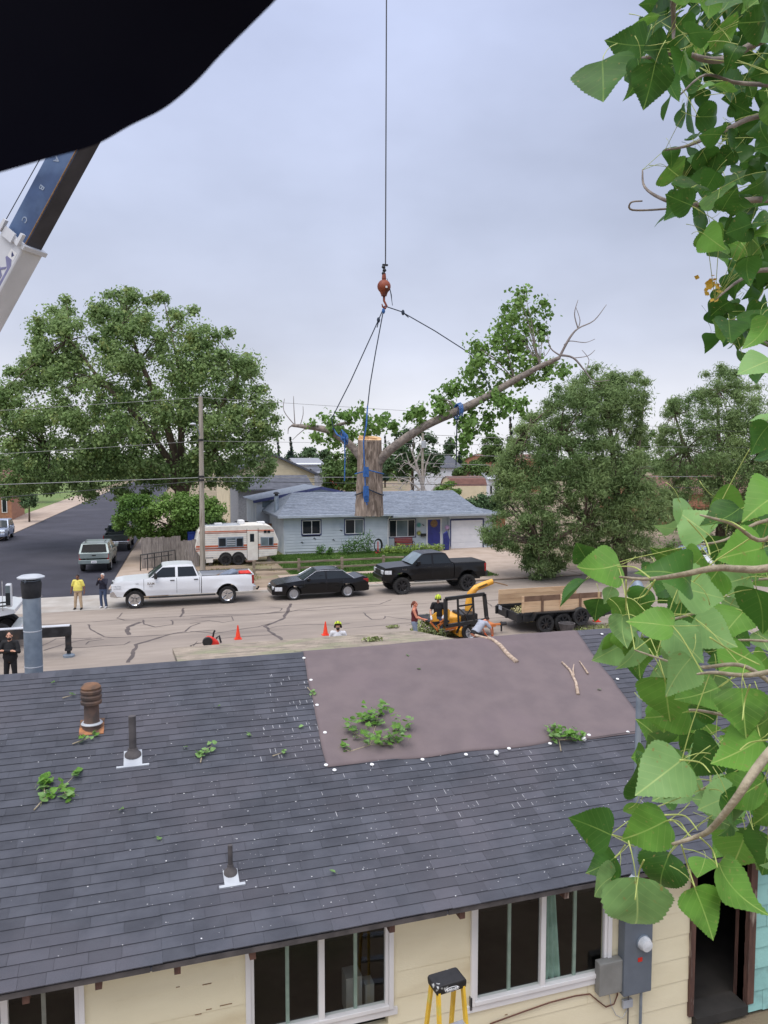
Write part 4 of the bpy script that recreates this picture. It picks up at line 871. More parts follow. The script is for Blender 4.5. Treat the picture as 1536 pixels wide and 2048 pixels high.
def wheel_meshes(r, w_, style):
    key = (r, w_, style)
    if key in _wheels: return _wheels[key]
    rr = r*(.66 if style != 'car' else .68)
    ty = MB().lathe([(rr,-w_*.42),(r*.93,-w_*.5),(r*.99,-w_*.36),(r,-w_*.1),(r,w_*.1),(r*.99,w_*.36),(r*.93,w_*.5),(rr,w_*.42)], 28, axis='y', cap=False)
    if style == 'off':
        for k in range(26):
            a = 2*pi*k/26
            for s in (-1, 1): ty.beam((r*.97*math.cos(a),s*w_*.05,r*.97*math.sin(a)),(r*.985*math.cos(a+.05),s*w_*.46,r*.985*math.sin(a+.05)), .05, .05, (math.cos(a),0,math.sin(a)))
    ty = ty.mesh('tyre'); ty.materials.append(M('rubber')); ty.shade_smooth(); ty.set_sharp_from_angle(angle=R(40))
    ri = MB().lathe([(rr*1.02,-w_*.44),(rr*1.0,-w_*.40),(rr*.90,-w_*.33),(rr*.88,-w_*.1),(rr*.2,-w_*.05)], 28, axis='y', cap=False)
    ns = {'car': 10, 'ram': 5, 'off': 8, 'plain': 6, 'steel': 8}[style]
    for k in range(ns):
        a = 2*pi*k/ns+.2
        for da in ((-.09, .09) if style in ('ram',) else (0,)):
            ri.beam((rr*.16*math.cos(a),-w_*.38,rr*.16*math.sin(a)),(rr*.96*math.cos(a+da),-w_*.38,rr*.96*math.sin(a+da)), .04, rr*(.17 if style != 'car' else .12), (math.cos(a+pi/2),0,math.sin(a+pi/2)))
    ri.lathe([(rr*.22,-w_*.44),(rr*.24,-w_*.3)], 12, axis='y')
    ri = ri.mesh('rim'); ri.materials.append(M({'car':'alloy','ram':'chrome','off':'rim_black','plain':'alloy','steel':'steel_dark'}[style]))
    hb = MB().lathe([(rr*.86,-w_*.02),(rr*.86,w_*.3)], 18, axis='y').mesh('wheel'); hb.materials.append(M('black_plastic'))
    _wheels[key] = (hb, ty, ri); return _wheels[key]
pm('rim_black', (.02,.02,.022), (.05,.05,.055), scale=8, rough=.3, metal=.4)
def wheel(parent, x, y, r, w_, style):
    hb, ty, ri = wheel_meshes(r, w_, style); s = 1 if y < 0 else -1
    o = put(hb, 'wheel', parent, (x, y, r), (0, 0, 0 if s > 0 else pi)); put(ty, 'tyre', o); put(ri, 'rim', o); return o
def pane_side(prof, hwf, parent, mat='glass_dark', name='side_window', eps=.006):
    for s in (-1, 1):
        b = MB(); n = len(prof); b.add([(x, s*(hwf(x,z)+eps), z) for x, z in prof]+[(x, s*(hwf(x,z)-.012), z) for x, z in prof], [tuple(range(n)), tuple(range(2*n-1,n-1,-1))]+[(i,(i+1)%n,n+(i+1)%n,n+i) for i in range(n)]); b.build(name, mat, parent)
def pane_end(x0, z0, x1, z1, hw0, hw1, parent, mat, name, eps=.008, inset=.05):
    d = Vector((x1-x0, 0, z1-z0)).normalized(); nrm = Vector((d.z, 0, -d.x)) if name == 'windshield' else Vector((-d.z, 0, d.x))
    a = Vector((x0,0,z0))+d*inset; c = Vector((x1,0,z1))-d*inset; e = nrm*eps; b = MB(); Q = []
    for p, h in ((a, hw0), (c, hw1)):
        for k in range(5): t = -1+k/2; Q.append(p+e+Vector((0, h*t, 0))+nrm*(.03*(1-t*t)))
    b.add(Q, [(k,k+1,6+k,5+k) for k in range(4)]); return b.build(name, mat, parent, smooth=True)
def vehicle(name, label, cat, loc, rz, P, paint, glassm='glass_dark', style='car', group=None):
    T = thing(name, loc, label, cat, group, rz)
    wb, fo, ro, W, r, zb = P['wb'], P['fo'], P['ro'], P['W'], P['r'], P['zb']; tw = P.get('tw', .22); lift = P.get('lift', 0)
    ra = P.get('ra', r*1.22); zc = r+P.get('archup', .03)
    kind = P['kind']; belt, roofz_ = P['belt'], P['roof']; hz0, hz1 = P['hood0'], P['hood1']
    xA, xB, xC, xD = P['glass']       # windscreen base, windscreen top, roof rear, rear glass base
    xend = -wb-ro; xcab = P.get('cab', None)
    aw = math.degrees(math.asin((zb-zc)/ra))
    def warc(cx): return arc(cx, zc, ra, 180-aw, aw, 12)
    def hwf(x, z):
        w_ = W
        w_ -= .16*W*sm(fo-.75, fo+.05, x)**1.6+.06*W*sm(-xend-.5, -xend+.05, -x)
        w_ -= .05*sm(zb+.30, zb-.02, z)
        if z > belt-.22: w_ -= .045*((z-belt+.22)/.22)**2 if z <= belt+.02 else .055
        for cx in (0, -wb):
            d_ = math.hypot(x-cx, z-zc); w_ += .035*sm(ra+.16, ra+.03, d_)*(1 if d_ > ra-.02 else 0)
        return w_
    neg = lambda f: (lambda x, z: -f(x, z))
    top = [(fo-.02, zb+.02), (fo+.03, zb+.22), (fo, hz0-.16), (fo-.12, hz0), (fo-.5, lerp(hz0,hz1,.35)+.02), (xA, hz1)]
    if kind == 'pickup':
        top += [(xD-.04, belt), (xcab, belt), (xcab, zb)]
        arcs = warc(0)
        prof = top+arcs
    else:
        dz = P['deck']; top += [(xD, belt+.0), (xend+.28, dz), (xend+.04, dz-.06), (xend-.02, dz-.3), (xend+.03, zb+.1), (xend+.12, zb)]
        prof = top+warc(-wb)+warc(0)
    body = sobj(slab(prof, neg(hwf), hwf, extra_y=(.2,.5,.8)), 'body', paint, T, 32, 0)
    # cabin
    hb_, ht_ = W-.055, W*P.get('tumble', .76)
    def gw(x, z): t = (z-belt)/(roofz_-belt); return lerp(hb_, ht_, max(0, t)**1.15)
    cp = [(xA, belt-.04), (xB, roofz_-.03), (xB-.25, roofz_), ((xB+xC)/2, roofz_+.015), (xC+.2, roofz_), (xC, roofz_-.04), (xD, belt-.04)]
    cabin = sobj(slab(cp, neg(gw), gw, extra_y=(.25,.5,.75)), 'cabin', paint, T, 40, .03)
    # glass
    zt = roofz_-.09; zbl = belt+.03
    def xf(z): return lerp(xA, xB, (z-belt)/(roofz_-belt))
    def xr(z): return lerp(xD, xC, (z-belt)/(roofz_-belt))
    for k, (a, c) in enumerate(P['win']):
        a1, c1 = a, c
        pr = [(min(a1, xf(zbl)-.10), zbl), (min(a1, xf(zt)-.08), zt), (max(c1, xr(zt)+.06), zt), (max(c1, xr(zbl)+.10), zbl)]
        pane_side(pr, gw, T, glassm)
    pane_end(xA, belt+.0, xB, roofz_-.03, gw(xA, belt)-.06, gw(xB, roofz_)-.07, T, P.get('wsm', 'glass_tint'), 'windshield')
    if P.get('rearglass', True): pane_end(xD, belt, xC, roofz_-.04, gw(xD, belt)-.10, gw(xC, roofz_)-.08, T, glassm, 'rear_window')
    # seams and handles, mirrors
    for xs_ in P['seams']:
        for s in (-1, 1):
            b = MB(); zz = np.linspace(zb+.08, belt-.02, 7); b.add([(xs_+d, s*(hwf(xs_,z)+.0035), z) for z in zz for d in (-.007, .007)], [(2*i,2*i+1,2*i+3,2*i+2) for i in range(6)]); b.build('door_seam', 'black_plastic', T)
    for xh in P['handles']:
        for s in (-1, 1): MB().box(xh-.10, s*(hwf(xh,belt-.12)+.0), belt-.145, xh+.10, s*(hwf(xh,belt-.12)+.03), belt-.105).build('door_handle', P.get('handle_m', 'black_plastic'), T, bevel=.008)
    for s in (-1, 1):
        xm = xA-.32; y = hb_; mr = MB().box(xm-.09, s*(y+.05), belt+.0, xm+.05, s*(y+P.get('mw', .22)), belt+P.get('mh', .17)).build('mirror', P.get('mirror_m', paint), T, bevel=.03)
        MB().box(xm-.04, s*(y-.05), belt-.02, xm+.02, s*(y+.08), belt+.05).build('mirror_arm', 'black_plastic', mr)
    # front
    wf = hwf(fo-.05, hz0-.2)
    MB().box(fo-.05, -wf*.62, zb+.30, fo+.045, wf*.62, hz0-.13).build('grille', P.get('grille_m', 'black_plastic'), T, bevel=.02)
    for s in (-1, 1):
        sy = lambda x, d=.012: s*(hwf(x, hz0-.2)+d)
        MB().prism([(fo+.045,s*wf*.56),(fo+.045,sy(fo,-.05)),(fo-.08,sy(fo-.08)),(fo-.22,sy(fo-.22)),(fo-.40,sy(fo-.4)),(fo-.40,sy(fo-.4,-.06)),(fo-.06,s*wf*.56)], hz0-.32, hz0-.12, 'z').build('headlight', 'lamp_clear', T, bevel=.015)
    bp = P.get('bump_m', paint)
    MB().prism([(fo-.25,zb-.05),(fo+.09,zb),(fo+.11,zb+.24),(fo-.02,zb+.29),(fo-.25,zb+.26)], -wf*1.0, wf*1.0, 'y').build('front_bumper', bp, T, bevel=.03)
    # underside, axles, wheels
    MB().box(xend+.2, -W*.62, zb-.06-lift*.5, fo-.2, W*.62, zb+.08).build('underbody', 'black_plastic', T)
    if lift:
        for cx in (0, -wb): MB().tube([(cx,-W*.8,r),(cx,W*.8,r)], .06, 8).build('axle', 'steel_dark', T)
    for cx in (0, -wb):
        for s in (-1, 1): wheel(T, cx, s*(W-.5*tw-P.get('track', .03)), r, tw, style)
        MB().lathe([(ra*.99,-W*.72),(ra*.99,W*.72)], 20, (cx,0,zc), 'y').build('wheel_well', 'black_plastic', T) if False else None
    if kind == 'pickup':
        zt_ = P['bedtop']; xb0 = xcab-.035; inn = lambda x, z: hwf(x, z)-.09
        bp_ = [(xb0, zb), (xb0, zt_), (xend+.05, zt_), (xend+.0, zb+.25), (xend+.02, zb)]+warc(-wb)
        bp_ = bp_[::-1]
        for s in (-1, 1):
            sobj(slab(bp_, (lambda x, z, s=s: s*inn(x, z)), (lambda x, z, s=s: s*hwf(x, z))), 'bed_side', paint, T, 32, 0)
            MB().box(xb0+.0, s*(W-.115), zt_-.005, xend+.06, s*(W-.055), zt_+.018).build('bed_rail', 'black_plastic', T)
        MB().box(xend+.06, -W+.15, zb+.35, xb0-.005, W-.15, zb+.42).build('bed_floor', 'steel_dark', T)
        MB().box(xb0-.04, -W+.14, zb+.35, xb0-.002, W-.14, zt_-.03).build('bed_front', paint, T)
        tg = MB().box(xend-.015, -W*.90, zb+.33, xend+.06, W*.90, zt_).build('tailgate', paint, T, bevel=.02)
        MB().box(xend-.025, -.12, zt_-.16, xend-.012, .12, zt_-.09).build('tailgate_handle', 'black_plastic', tg)
        MB().box(xend-.11, -W*.95, zb+.0, xend+.04, W*.95, zb+.25).build('rear_bumper', P.get('rbump_m', 'chrome'), T, bevel=.03)
        for s in (-1, 1): MB().box(xend-.012, s*W*.80, zt_-.48, xend+.10, s*(hwf(xend,1.2)+.012), zt_-.05).build('tail_light', 'lamp_red', T, bevel=.012)
        lp = MB().box(xend-.122, -.16, zb+.05, xend-.112, .16, zb+.2).build('licence_plate', 'white_paint', T)
        for k_ in range(5): MB().box(xend-.126, -.11+k_*.045, zb+.09, xend-.121, -.085+k_*.045, zb+.15).build('plate_mark', 'trim_blue', lp)
        if P.get('steps'):
            for s in (-1, 1): MB().box(-wb+ra+.05, s*(W-.10), zb-.11, -ra-.1, s*(W+.05), zb-.05).build('running_board', 'steel_dark', T, bevel=.02)
        if P.get('cover'): MB().box(xend+.03, -W+.1, zt_-.005, xb0, W-.1, zt_+.045).build('bed_cover', 'cover_black', T, bevel=.02)
        if P.get('cap'):
            cz0, cz1 = zt_, P['cap']; g2 = lambda x, z: lerp(W-.06, W*.80, (z-cz0)/(cz1-cz0))
            sobj(slab([(xend+.02,cz0),(xend+.36,cz1-.02),(xend+.6,cz1),(xcab-.05,cz1),(xcab-.05,cz0)], neg(g2), g2, extra_y=(.3,.7)), 'bed_cap', paint, T, 40, .04)
            pane_end(xend+.02, cz0+.02, xend+.36, cz1-.02, W-.2, W*.70, T, 'glass_cap', 'cap_window', .012, .05)
            pane_side([(xend+.62,cz0+.08),(xcab-.2,cz0+.08),(xcab-.2,cz1-.10),(xend+.62,cz1-.10)], g2, T, 'glass_dark', 'cap_side_window')
            for s in (-1, 1): MB().tube([(xend+.7,s*W*.6,cz1+.06),(xcab-.1,s*W*.6,cz1+.06)], .018, 6).build('roof_rack_bar', 'black_plastic', T)
    else:
        for s in (-1, 1): MB().box(xend-.02, s*W*.50, P['deck']-.30, xend+.26, s*(hwf(xend+.1,P['deck']-.2)+.01), P['deck']-.12).build('tail_light', 'lamp_red', T, bevel=.02)
        lp = MB().box(xend-.045, -.26, P['deck']-.42, xend-.02, .26, P['deck']-.28).build('licence_plate', 'white_paint', T)
        MB().prism([(xend+.3,zb-.03),(xend-.06,zb+.02),(xend-.07,zb+.28),(xend+.02,zb+.33),(xend+.3,zb+.3)], -W*.92, W*.92, 'y').build('rear_bumper', P.get('rb', paint), T, bevel=.04)
    if P.get('chromeline'):
        for s in (-1, 1):
            pts = [(xf(zbl)-.04, belt+.01)]+[(xf(z)-.03, z) for z in np.linspace(belt+.08, zt+.03, 4)]+[(lerp(xB,xC,.5), zt+.05)]+[(xr(z)+.0, z) for z in np.linspace(zt+.02, belt+.03, 5)]
            MB().tube([(x, s*(gw(x,z)+.012), z) for x, z in pts], .012, 5, True).build('window_trim', 'chrome', T)
    return T
pm('cover_black', S(44,44,46), S(36,36,38), scale=5, rough=.75)
# white crew cab pickup, facing left
RAM = dict(kind='pickup', wb=4.30, fo=1.00, ro=1.28, W=.99, r=.425, zb=.58, ra=.53, tw=.28, belt=1.40, roof=1.97, hood0=1.26, hood1=1.38, glass=(-.62,-1.32,-2.72,-2.98), cab=-3.05, bedtop=1.40,
   win=((-.5,-1.86),(-1.98,-3.1)), seams=(-.42,-1.92,-2.98), handles=(-1.72,-2.82), steps=True, bump_m='chrome', grille_m='black_plastic', mw=.30, mh=.26, archup=.05, mirror_m='black_plastic', rearglass=True)
p = atz(270, 1216); T = vehicle('pickup_truck', 'white crew cab long bed pickup parked along the kerb', 'pickup truck', (p.x, 37.75+.86, 0), pi, RAM, 'car_white', style='ram', group='vehicles parked along the kerb')
lettering('RAM', .16, 'chrome', T, (-.74, 1.003, 1.16), (pi/2, 0, pi), bold=True); lettering('2500', .08, 'chrome', T, (-.74, 1.008, 1.04), (pi/2, 0, pi))
lettering('HEMI', .06, 'steel_dark', T, (-.12, 1.03, 1.18), (pi/2, 0, pi))
# load in its bed
bd = thing('tool_load', T.location+Vector((4.6,0,1.0)), 'grey blue tarp and tools heaped in the white pickup bed', 'tarp')
pm('tarp_grey', S(120,130,146), S(96,104,118), scale=5, rough=.8)
o = MB().prism([(-.9,0),(.2,.0),(.28,.5),(.05,.52),(-.5,.3)], -.5, .45, 'y').build('tarp', 'tarp_grey', bd, bevel=.08, smooth=40)
MB().box(.35,-.6,0,.9,.1,.45).build('saw_case', 'red_plastic', bd, bevel=.05); MB().tube([(-1.2,.3,.05),(.2,.5,.5)], .03, 6).build('pole', 'stain', bd); MB().lathe([(.25,0),(.25,.35)], 14, (.75,.4,0)).build('bucket', 'black_plastic', bd)
MB().tube([(-5.65,0,.52),(-5.9,0,.5),(-5.95,0,.62)], .05, 8).build('tow_hitch', 'black_plastic', T)
# black sedan
CAM = dict(kind='sedan', wb=2.775, fo=.98, ro=1.09, W=.905, r=.325, zb=.30, ra=.385, tw=.215, belt=.93, roof=1.445, hood0=.80, hood1=.98, glass=(-.42,-1.25,-2.45,-3.15), deck=1.05,
   win=((-.5,-1.62),(-1.72,-3.0)), seams=(-.55,-1.68,-2.55), handles=(-1.45,-2.45), chromeline=True, tumble=.70, handle_m='car_black', mw=.18, mh=.13)
CAM['belt'] = .96
p = atz(587, 1200); T = vehicle('sedan', 'black four door sedan parked between the two pickups', 'car', (p.x, 37.6+.80, 0), pi, CAM, 'car_black', style='car', group='vehicles parked along the kerb')
# black lifted pickup
F15 = dict(kind='pickup', wb=3.70, fo=.96, ro=1.08, W=.985, r=.44, zb=.74, ra=.56, tw=.32, belt=1.50, roof=2.08, hood0=1.38, hood1=1.49, glass=(-.55,-1.22,-2.50,-2.86), cab=-2.90, bedtop=1.50, lift=.2,
   win=((-.4,-1.66),(-1.76,-2.75)), seams=(-.35,-1.70,-2.62), handles=(-1.50,-2.45), cover=True, steps=True, grille_m='black_plastic', rbump_m='black_plastic', mw=.26, mh=.22, archup=.16, track=-.06, wsm='glass_light')
p = atz(808, 1191); T = vehicle('pickup_truck', 'black lifted pickup with wide black wheels and covered bed', 'pickup truck', (p.x, 37.55+.88, 0), pi, F15, 'car_black_truck', style='off', group='vehicles parked along the kerb')
lettering('F-150', .11, 'chrome', T, (-.10, 1.03, 1.30), (pi/2, 0, pi))
# sage pickup with bed cap and a dark pickup ahead of it, both seen from behind, plus cars at the left
TAC = dict(kind='pickup', wb=3.24, fo=.92, ro=1.2, W=.945, r=.385, zb=.58, ra=.47, tw=.25, belt=1.24, roof=1.80, hood0=1.15, hood1=1.24, glass=(-.55,-1.25,-2.25,-2.55), cab=-2.62, bedtop=1.22,
   win=((-.4,-1.5),(-1.6,-2.5)), seams=(-.35,-1.55), handles=(-1.4,-2.3), cap=1.80, rbump_m='car_sage', mw=.24, mh=.2, archup=.04)
d_ = math.atan2(5.5+1.9, 180-42.2)
def park(px, py, z=0): return atz(px, py, z)
p = park(197, 1146); T = vehicle('pickup_truck', 'sage green pickup with a bed cap seen from behind', 'pickup truck', (p.x+.0, p.y+4.44, .004), pi/2-d_, TAC, 'car_sage', style='plain', group='pickups parked on the side street')
OLD = dict(TAC); OLD.update(cap=None, wb=3.6, roof=1.86, W=.99, ro=1.25, cab=-2.75, glass=(-.55,-1.25,-2.30,-2.62), bedtop=1.30, belt=1.30, rbump_m='chrome'); OLD.pop('cap')
p2 = park(243, 1104); T = vehicle('pickup_truck', 'dark green pickup parked ahead of the sage one under the tree', 'pickup truck', (p2.x-.1, p2.y+4.9, .004), pi/2-d_, OLD, 'car_darkgreen', style='plain', group='pickups parked on the side street')
SUV = dict(kind='suv', wb=2.75, fo=.9, ro=.95, W=.94, r=.36, zb=.40, ra=.44, tw=.23, belt=1.05, roof=1.70, hood0=.98, hood1=1.06, glass=(-.42,-1.15,-3.15,-3.55), deck=1.06,
   win=((-.5,-1.6),(-1.7,-2.6),(-2.7,-3.4)), seams=(-.5,-1.65,-2.65), handles=(-1.45,-2.45), tumble=.8)
p = park(12, 1078); T = vehicle('suv_car', 'silver blue suv at the left edge of the side street', 'car', (p.x-.55, p.y-1.2, .004), -pi/2-d_+.05, SUV, 'car_silver', style='plain')
p = park(6, 1026); T = vehicle('suv_car', 'white suv on the driveway at the far left', 'car', (p.x-.2, p.y, .06), .15, SUV, 'car_white', style='plain')
p = park(20, 1000); T = vehicle('sedan', 'white car parked behind the white suv at far left', 'car', (p.x-.2, p.y, .06), .15, CAM, 'car_white', style='plain')
p = atv(1425, 1190, 38.5); T = vehicle('suv_car', 'white car half hidden behind leaves at the right edge', 'car', (p.x, 38.5, 0), pi, SUV, 'car_white', style='plain', group='vehicles parked along the kerb')
p = park(1390, 1118, .06); T = vehicle('sedan', 'silver car behind leaves in the right hand yard', 'car', (p.x, p.y, .06), pi-.3, CAM, 'car_silver', style='plain')
p = park(455, 1040, .06); T = vehicle('pickup_truck', 'black pickup parked behind the brown fence', 'pickup truck', (p.x+3.2, 66.5, .06), 0.05, dict(F15, lift=0, r=.40, zb=.62, archup=.08, cover=False), 'car_black_truck', style='plain')
# ================================================================== camper trailer
CV = 50.7; cu = lambda px: atv(px, 1090, CV).x; cz = lambda py, px=480: atv(px, py, CV).z
t = thing('camper_trailer', (cu(480), CV+1.1, .06), 'old white camper trailer with orange stripes beside the pole', 'camper')
b0, z_b = cz(1127), .52
x0, x1 = cu(390), cu(557); zt = cz(1052, 440)
pr = [(x0+.45,.50),(x0+.05,1.1),(x0,1.35),(x0+.22,zt-.35),(x0+.42,zt-.06),(x0+.75,zt),(x1-1.0,zt+.02),(x1-.55,zt-.06),(x1-.28,zt-.36),(x1+.02,1.55),(x1-.02,1.2),(x1-.12,.62),(x1-1.8,.45)]
cw = .02
body = MB().prism(pr, CV, CV+2.25, 'y').build('body', 'camper_white' if 'camper_white' in MATS else 'off_white', t, wld=True, bevel=.05)
def cr_(px0, py0, px1, py1, mat, name, d=.012, bev=0):
    a = atv(px0, py0, CV); c = atv(px1, py1, CV); return MB().box(a.x, CV-d, c.z, c.x, CV-.0015, a.z).build(name, mat, t, wld=True, bevel=bev)
pm('stripe_orange', S(206,106,66), S(186,92,58), scale=4, rough=.6); pm('stripe_brown', S(150,84,64), S(130,72,56), scale=4, rough=.6)
for z_, h_, m_ in ((zt-.36,.07,'stripe_orange'),(zt-.46,.05,'stripe_brown'),(1.35,.12,'stripe_orange'),(1.20,.09,'stripe_brown'),(1.08,.05,'stripe_orange')):
    MB().box(x0+.26 if z_ > 1.6 else x0+.06, CV-.006, z_-h_/2, x1-.30 if z_ > 1.6 else x1-.06, CV-.002, z_+h_/2).build('stripe', m_, t, wld=True)
for k in range(14):
    z_ = .62+k*.13
    if z_ < zt-.1: MB().box(x0+.30, CV-.0035, z_, x1-.3, CV-.001, z_+.012).build('panel_rib', 'fascia_grey', t, wld=True)
sk = lambda x, y: (230+x/3.938, 960+y/3.938)
def crz(a, b_, c, d, mat, name, dd=.02, bev=.0): return cr_(*sk(a,b_), *sk(c,d), mat, name, dd, bev)
dr = crz(1040,402,1126,630, 'off_white', 'door', .03, .01); cr_(*sk(1062,424), *sk(1096,486), 'glass_dark', 'door_window', .034)
MB().box(*(atv(*sk(1040,402), CV).x-.02,), CV-.02, .5, atv(*sk(1040,402), CV).x, CV-.002, zt-.22).build('door_trim', 'steel_dark', t, wld=True)
MB().box(atv(*sk(1126,402), CV).x, CV-.02, .5, atv(*sk(1126,402), CV).x+.02, CV-.002, zt-.22).build('door_trim', 'steel_dark', t, wld=True)
w_ = crz(812,452,1012,526, 'galv', 'window', .03, .006)
for a, e, m_ in ((818,872,'glass_dark'),(882,948,'glass_light'),(958,1006,'glass_dark')): cr_(*sk(a,460), *sk(e,520), m_, 'window_pane', .036)
for y in (475, 490, 505): cr_(*sk(882,y), *sk(948,y+4), 'lead_grey', 'louvre', .05)
w_ = crz(1146,450,1248,516, 'galv', 'window', .03, .006); cr_(*sk(1152,456), *sk(1205,510), 'glass_light', 'window_pane', .036); cr_(*sk(1212,456), *sk(1242,510), 'glass_tint', 'window_pane', .036)
for a in (1172, 1200): cr_(*sk(a,398), *sk(a+22,416), 'glass_dark', 'vent_window', .03)
cr_(*sk(716,614), *sk(772,650), 'off_white', 'hatch', .02); cr_(*sk(714,612), *sk(774,615), 'steel_dark', 'hatch_trim', .025)
ac = MB().box(cu(230+985/3.938), CV+.7, zt, cu(230+1035/3.938), CV+1.5, zt+.28).build('roof_air_unit', 'white_paint', t, wld=True, bevel=.06)
MB().box(cu(432), CV+.9, zt, cu(448), CV+1.3, zt+.12).build('roof_vent', 'white_paint', t, wld=True, bevel=.03); MB().box(x1-1.25, CV+.9, zt+.0, x1-.75, CV+1.4, zt+.14).build('roof_vent', 'white_paint', t, wld=True, bevel=.03)
MB().box(x0+.5, CV+.04, zt-.01, x1-.9, CV+2.2, zt+.012).build('roof_skin', 'lead_grey', t, wld=True)
wx = [cu(230+870/3.938), cu(230+970/3.938)]
for x in wx:
    MB().lathe([(.44,-.01),(.44,.3)], 20, (x, CV-.008, .50), 'y').build('wheel_well', 'black_plastic', t, wld=True)
    hb, ty, ri = wheel_meshes(.36, .2, 'steel'); o = put(hb, 'wheel', t, (x-t.location.x, CV+.00-t.location.y, .36)); put(ty, 'tyre', o); put(ri, 'rim', o)
MB().box(wx[0]-.5, CV-.012, .42, wx[1]+.5, CV-.002, .56).build('skirt', 'steel_dark', t, wld=True)
MB().beam((x0+.3,CV+1.1,.5),(x0-1.1,CV+1.1,.5), .5, .08).build('tow_frame', 'steel_dark', t, wld=True); MB().lathe([(.15,.55),(.15,.95),(.1,1.05)], 12, (x0-.5, CV+1.1, 0)).build('gas_bottle', 'white_paint', t, wld=True)
MB().box(cu(490), CV-.6, .3, cu(510), CV-.1, .36).build('step', 'wood_brown', t, wld=True)
for x in (x0+1.0, x1-.6): MB().box(x-.1, CV+.3, 0, x+.1, CV+.5, .5).build('jack_block', 'wood_grey', t, wld=True)
# ================================================================== crane
pm('boom_blue', S(62,84,122), S(50,70,104), scale=1.5, rough=.45, c3=S(92,116,150), scale3=.6, mix3=(.5,.7))
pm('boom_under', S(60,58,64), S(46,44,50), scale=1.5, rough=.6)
pm('boom_white', S(214,216,220), S(202,204,208), scale=1.2, rough=.45)
pm('decal_violet', S(128,128,164), S(116,116,150), rough=.5); pm('letter_pale', S(150,162,180), S(130,144,164), rough=.5)
bB, bT = atd(-297, 1120, 26.0), atd(776, -867, 20.0)
crane = thing('mobile_crane', (bB.x+1.0, bB.y, 0), 'white and blue telescopic crane reaching in from the left edge', 'crane')
bd_ = (bT-bB).normalized(); bs = bd_.cross(Vector((0,0,1))).normalized(); bn = bs.cross(bd_).normalized()
if bs.y > 0: bs = -bs                                        # towards the camera
def boomt(px, py):                                            # parameter along the boom nearest to a pixel ray
    r_ = Vector(ray(px, py)).normalized(); w0 = bB-Vector((0,0,HCAM)); b_ = bd_.dot(r_); d = bd_.dot(w0); e_ = r_.dot(w0)
    return (b_*e_-d)/(1-b_*b_)
def boombox(t0, t1, w_, h_, name, mat, parent, bev=.03, off=0):
    P = []; b = MB()
    for t in (t0, t1):
        for a, c in ((1,-1),(1,1),(-1,1),(-1,-1)): P.append(bB+bd_*t+bs*(a*w_/2)+bn*(c*h_/2+off))
    b.add(P, [(0,1,2,3),(7,6,5,4),(0,4,5,1),(1,5,6,2),(2,6,7,3),(3,7,4,0)]); return b.build(name, mat, parent, wld=True, bevel=bev)
tC = boomt(50, 482); tTop = (bT-bB).length
bw_ = boombox(-1.0, tC, .80, 1.00, 'boom_base_section', 'boom_white', crane, .06)
b2 = boombox(tC-.5, tTop*.62, .60, .86, 'boom_middle_section', 'boom_blue', crane, .03)
boombox(tTop*.62-.4, tTop+.2, .62, .62, 'boom_tip_section', 'boom_blue', crane, .03)
# darker underside plate and pale edge strip of the blue section
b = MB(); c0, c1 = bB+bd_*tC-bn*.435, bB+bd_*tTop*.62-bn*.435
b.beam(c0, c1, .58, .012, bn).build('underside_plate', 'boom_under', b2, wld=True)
e0, e1 = bB+bd_*tC-bn*.39+bs*.304, bB+bd_*tTop*.62-bn*.39+bs*.304; MB().tube([e0, e1], .022, 6).build('edge_strip', 'stain', b2, wld=True)
# collar with brackets
col_ = boombox(tC-.12, tC+.03, .94, 1.12, 'boom_collar', 'boom_white', crane, .02)
for k_ in (-.35, .42): MB().beam(bB+bd_*(tC-.1)+bs*.51+bn*k_, bB+bd_*(tC+.28)+bs*.51+bn*k_, .12, .10, bn).build('wear_pad_bracket', 'boom_white', col_, wld=True)
MB().beam(bB+bd_*(tC-.02)+bs*.49+bn*.34, bB+bd_*(tC-.02)+bs*.49-bn*.1, .06, .3, bd_).build('collar_plate', 'boom_white', col_, wld=True)
Mb = Matrix((( bd_.x, -bn.x*-1, bs.x),(bd_.y, bn.y, bs.y),(bd_.z, bn.z, bs.z)))   # columns: along, up, out
def boomletter(txt, px, py, size, mat, out, up=0.0, flip=False, parent=None, rot=0):
    t = boomt(px, py); p = bB+bd_*t+bs*out+bn*up; o = lettering(txt, size, mat, parent, (0,0,0), (0,0,0), bold=True)
    X, Y = (bd_, bn) if not flip else (-bd_, -bn)
    Z = X.cross(Y)
    if Z.dot(bs) < 0: X = -X; Z = -Z
    if rot: X, Y = (X*math.cos(rot)+Y*math.sin(rot), Y*math.cos(rot)-X*math.sin(rot))
    m = Matrix((X, Y, Z)).transposed().to_4x4(); o.rotation_euler = m.to_euler(); o.location = p-rootloc(parent); return o
boomletter('A', 120, 322, .25, 'letter_pale', .306, .05, False, b2, R(180)); boomletter('B', 92, 378, .25, 'letter_pale', .306, .05, False, b2, R(180)); boomletter('C', 56, 440, .25, 'letter_pale', .306, .05, False, b2, R(180))
boomletter('EX', 8, 545, .50, 'decal_violet', .406, -.12, False, bw_, 0)
p = bB+bd_*boomt(26, 520)+bs*.404+bn*.02; MB().add([p-bd_*1.3-bn*.34, p-bd_*.2-bn*.34, p+bd_*.05-bn*.10, p+bd_*.32-bn*.22, p-bd_*.05-bn*.42, p-bd_*1.3-bn*.42], [(0,1,2,3,4,5)]).build('arrow_decal', 'decal_violet', bw_, wld=True, fix=False)
p = bB+bd_*(tC-.45)+bs*.405-bn*.25; MB().add([p-bd_*.13-bn*.13, p+bd_*.13-bn*.13, p+bd_*.13+bn*.13, p-bd_*.13+bn*.13], [(0,1,2,3)]).build('sticker', 'white_paint', bw_, wld=True, fix=False)
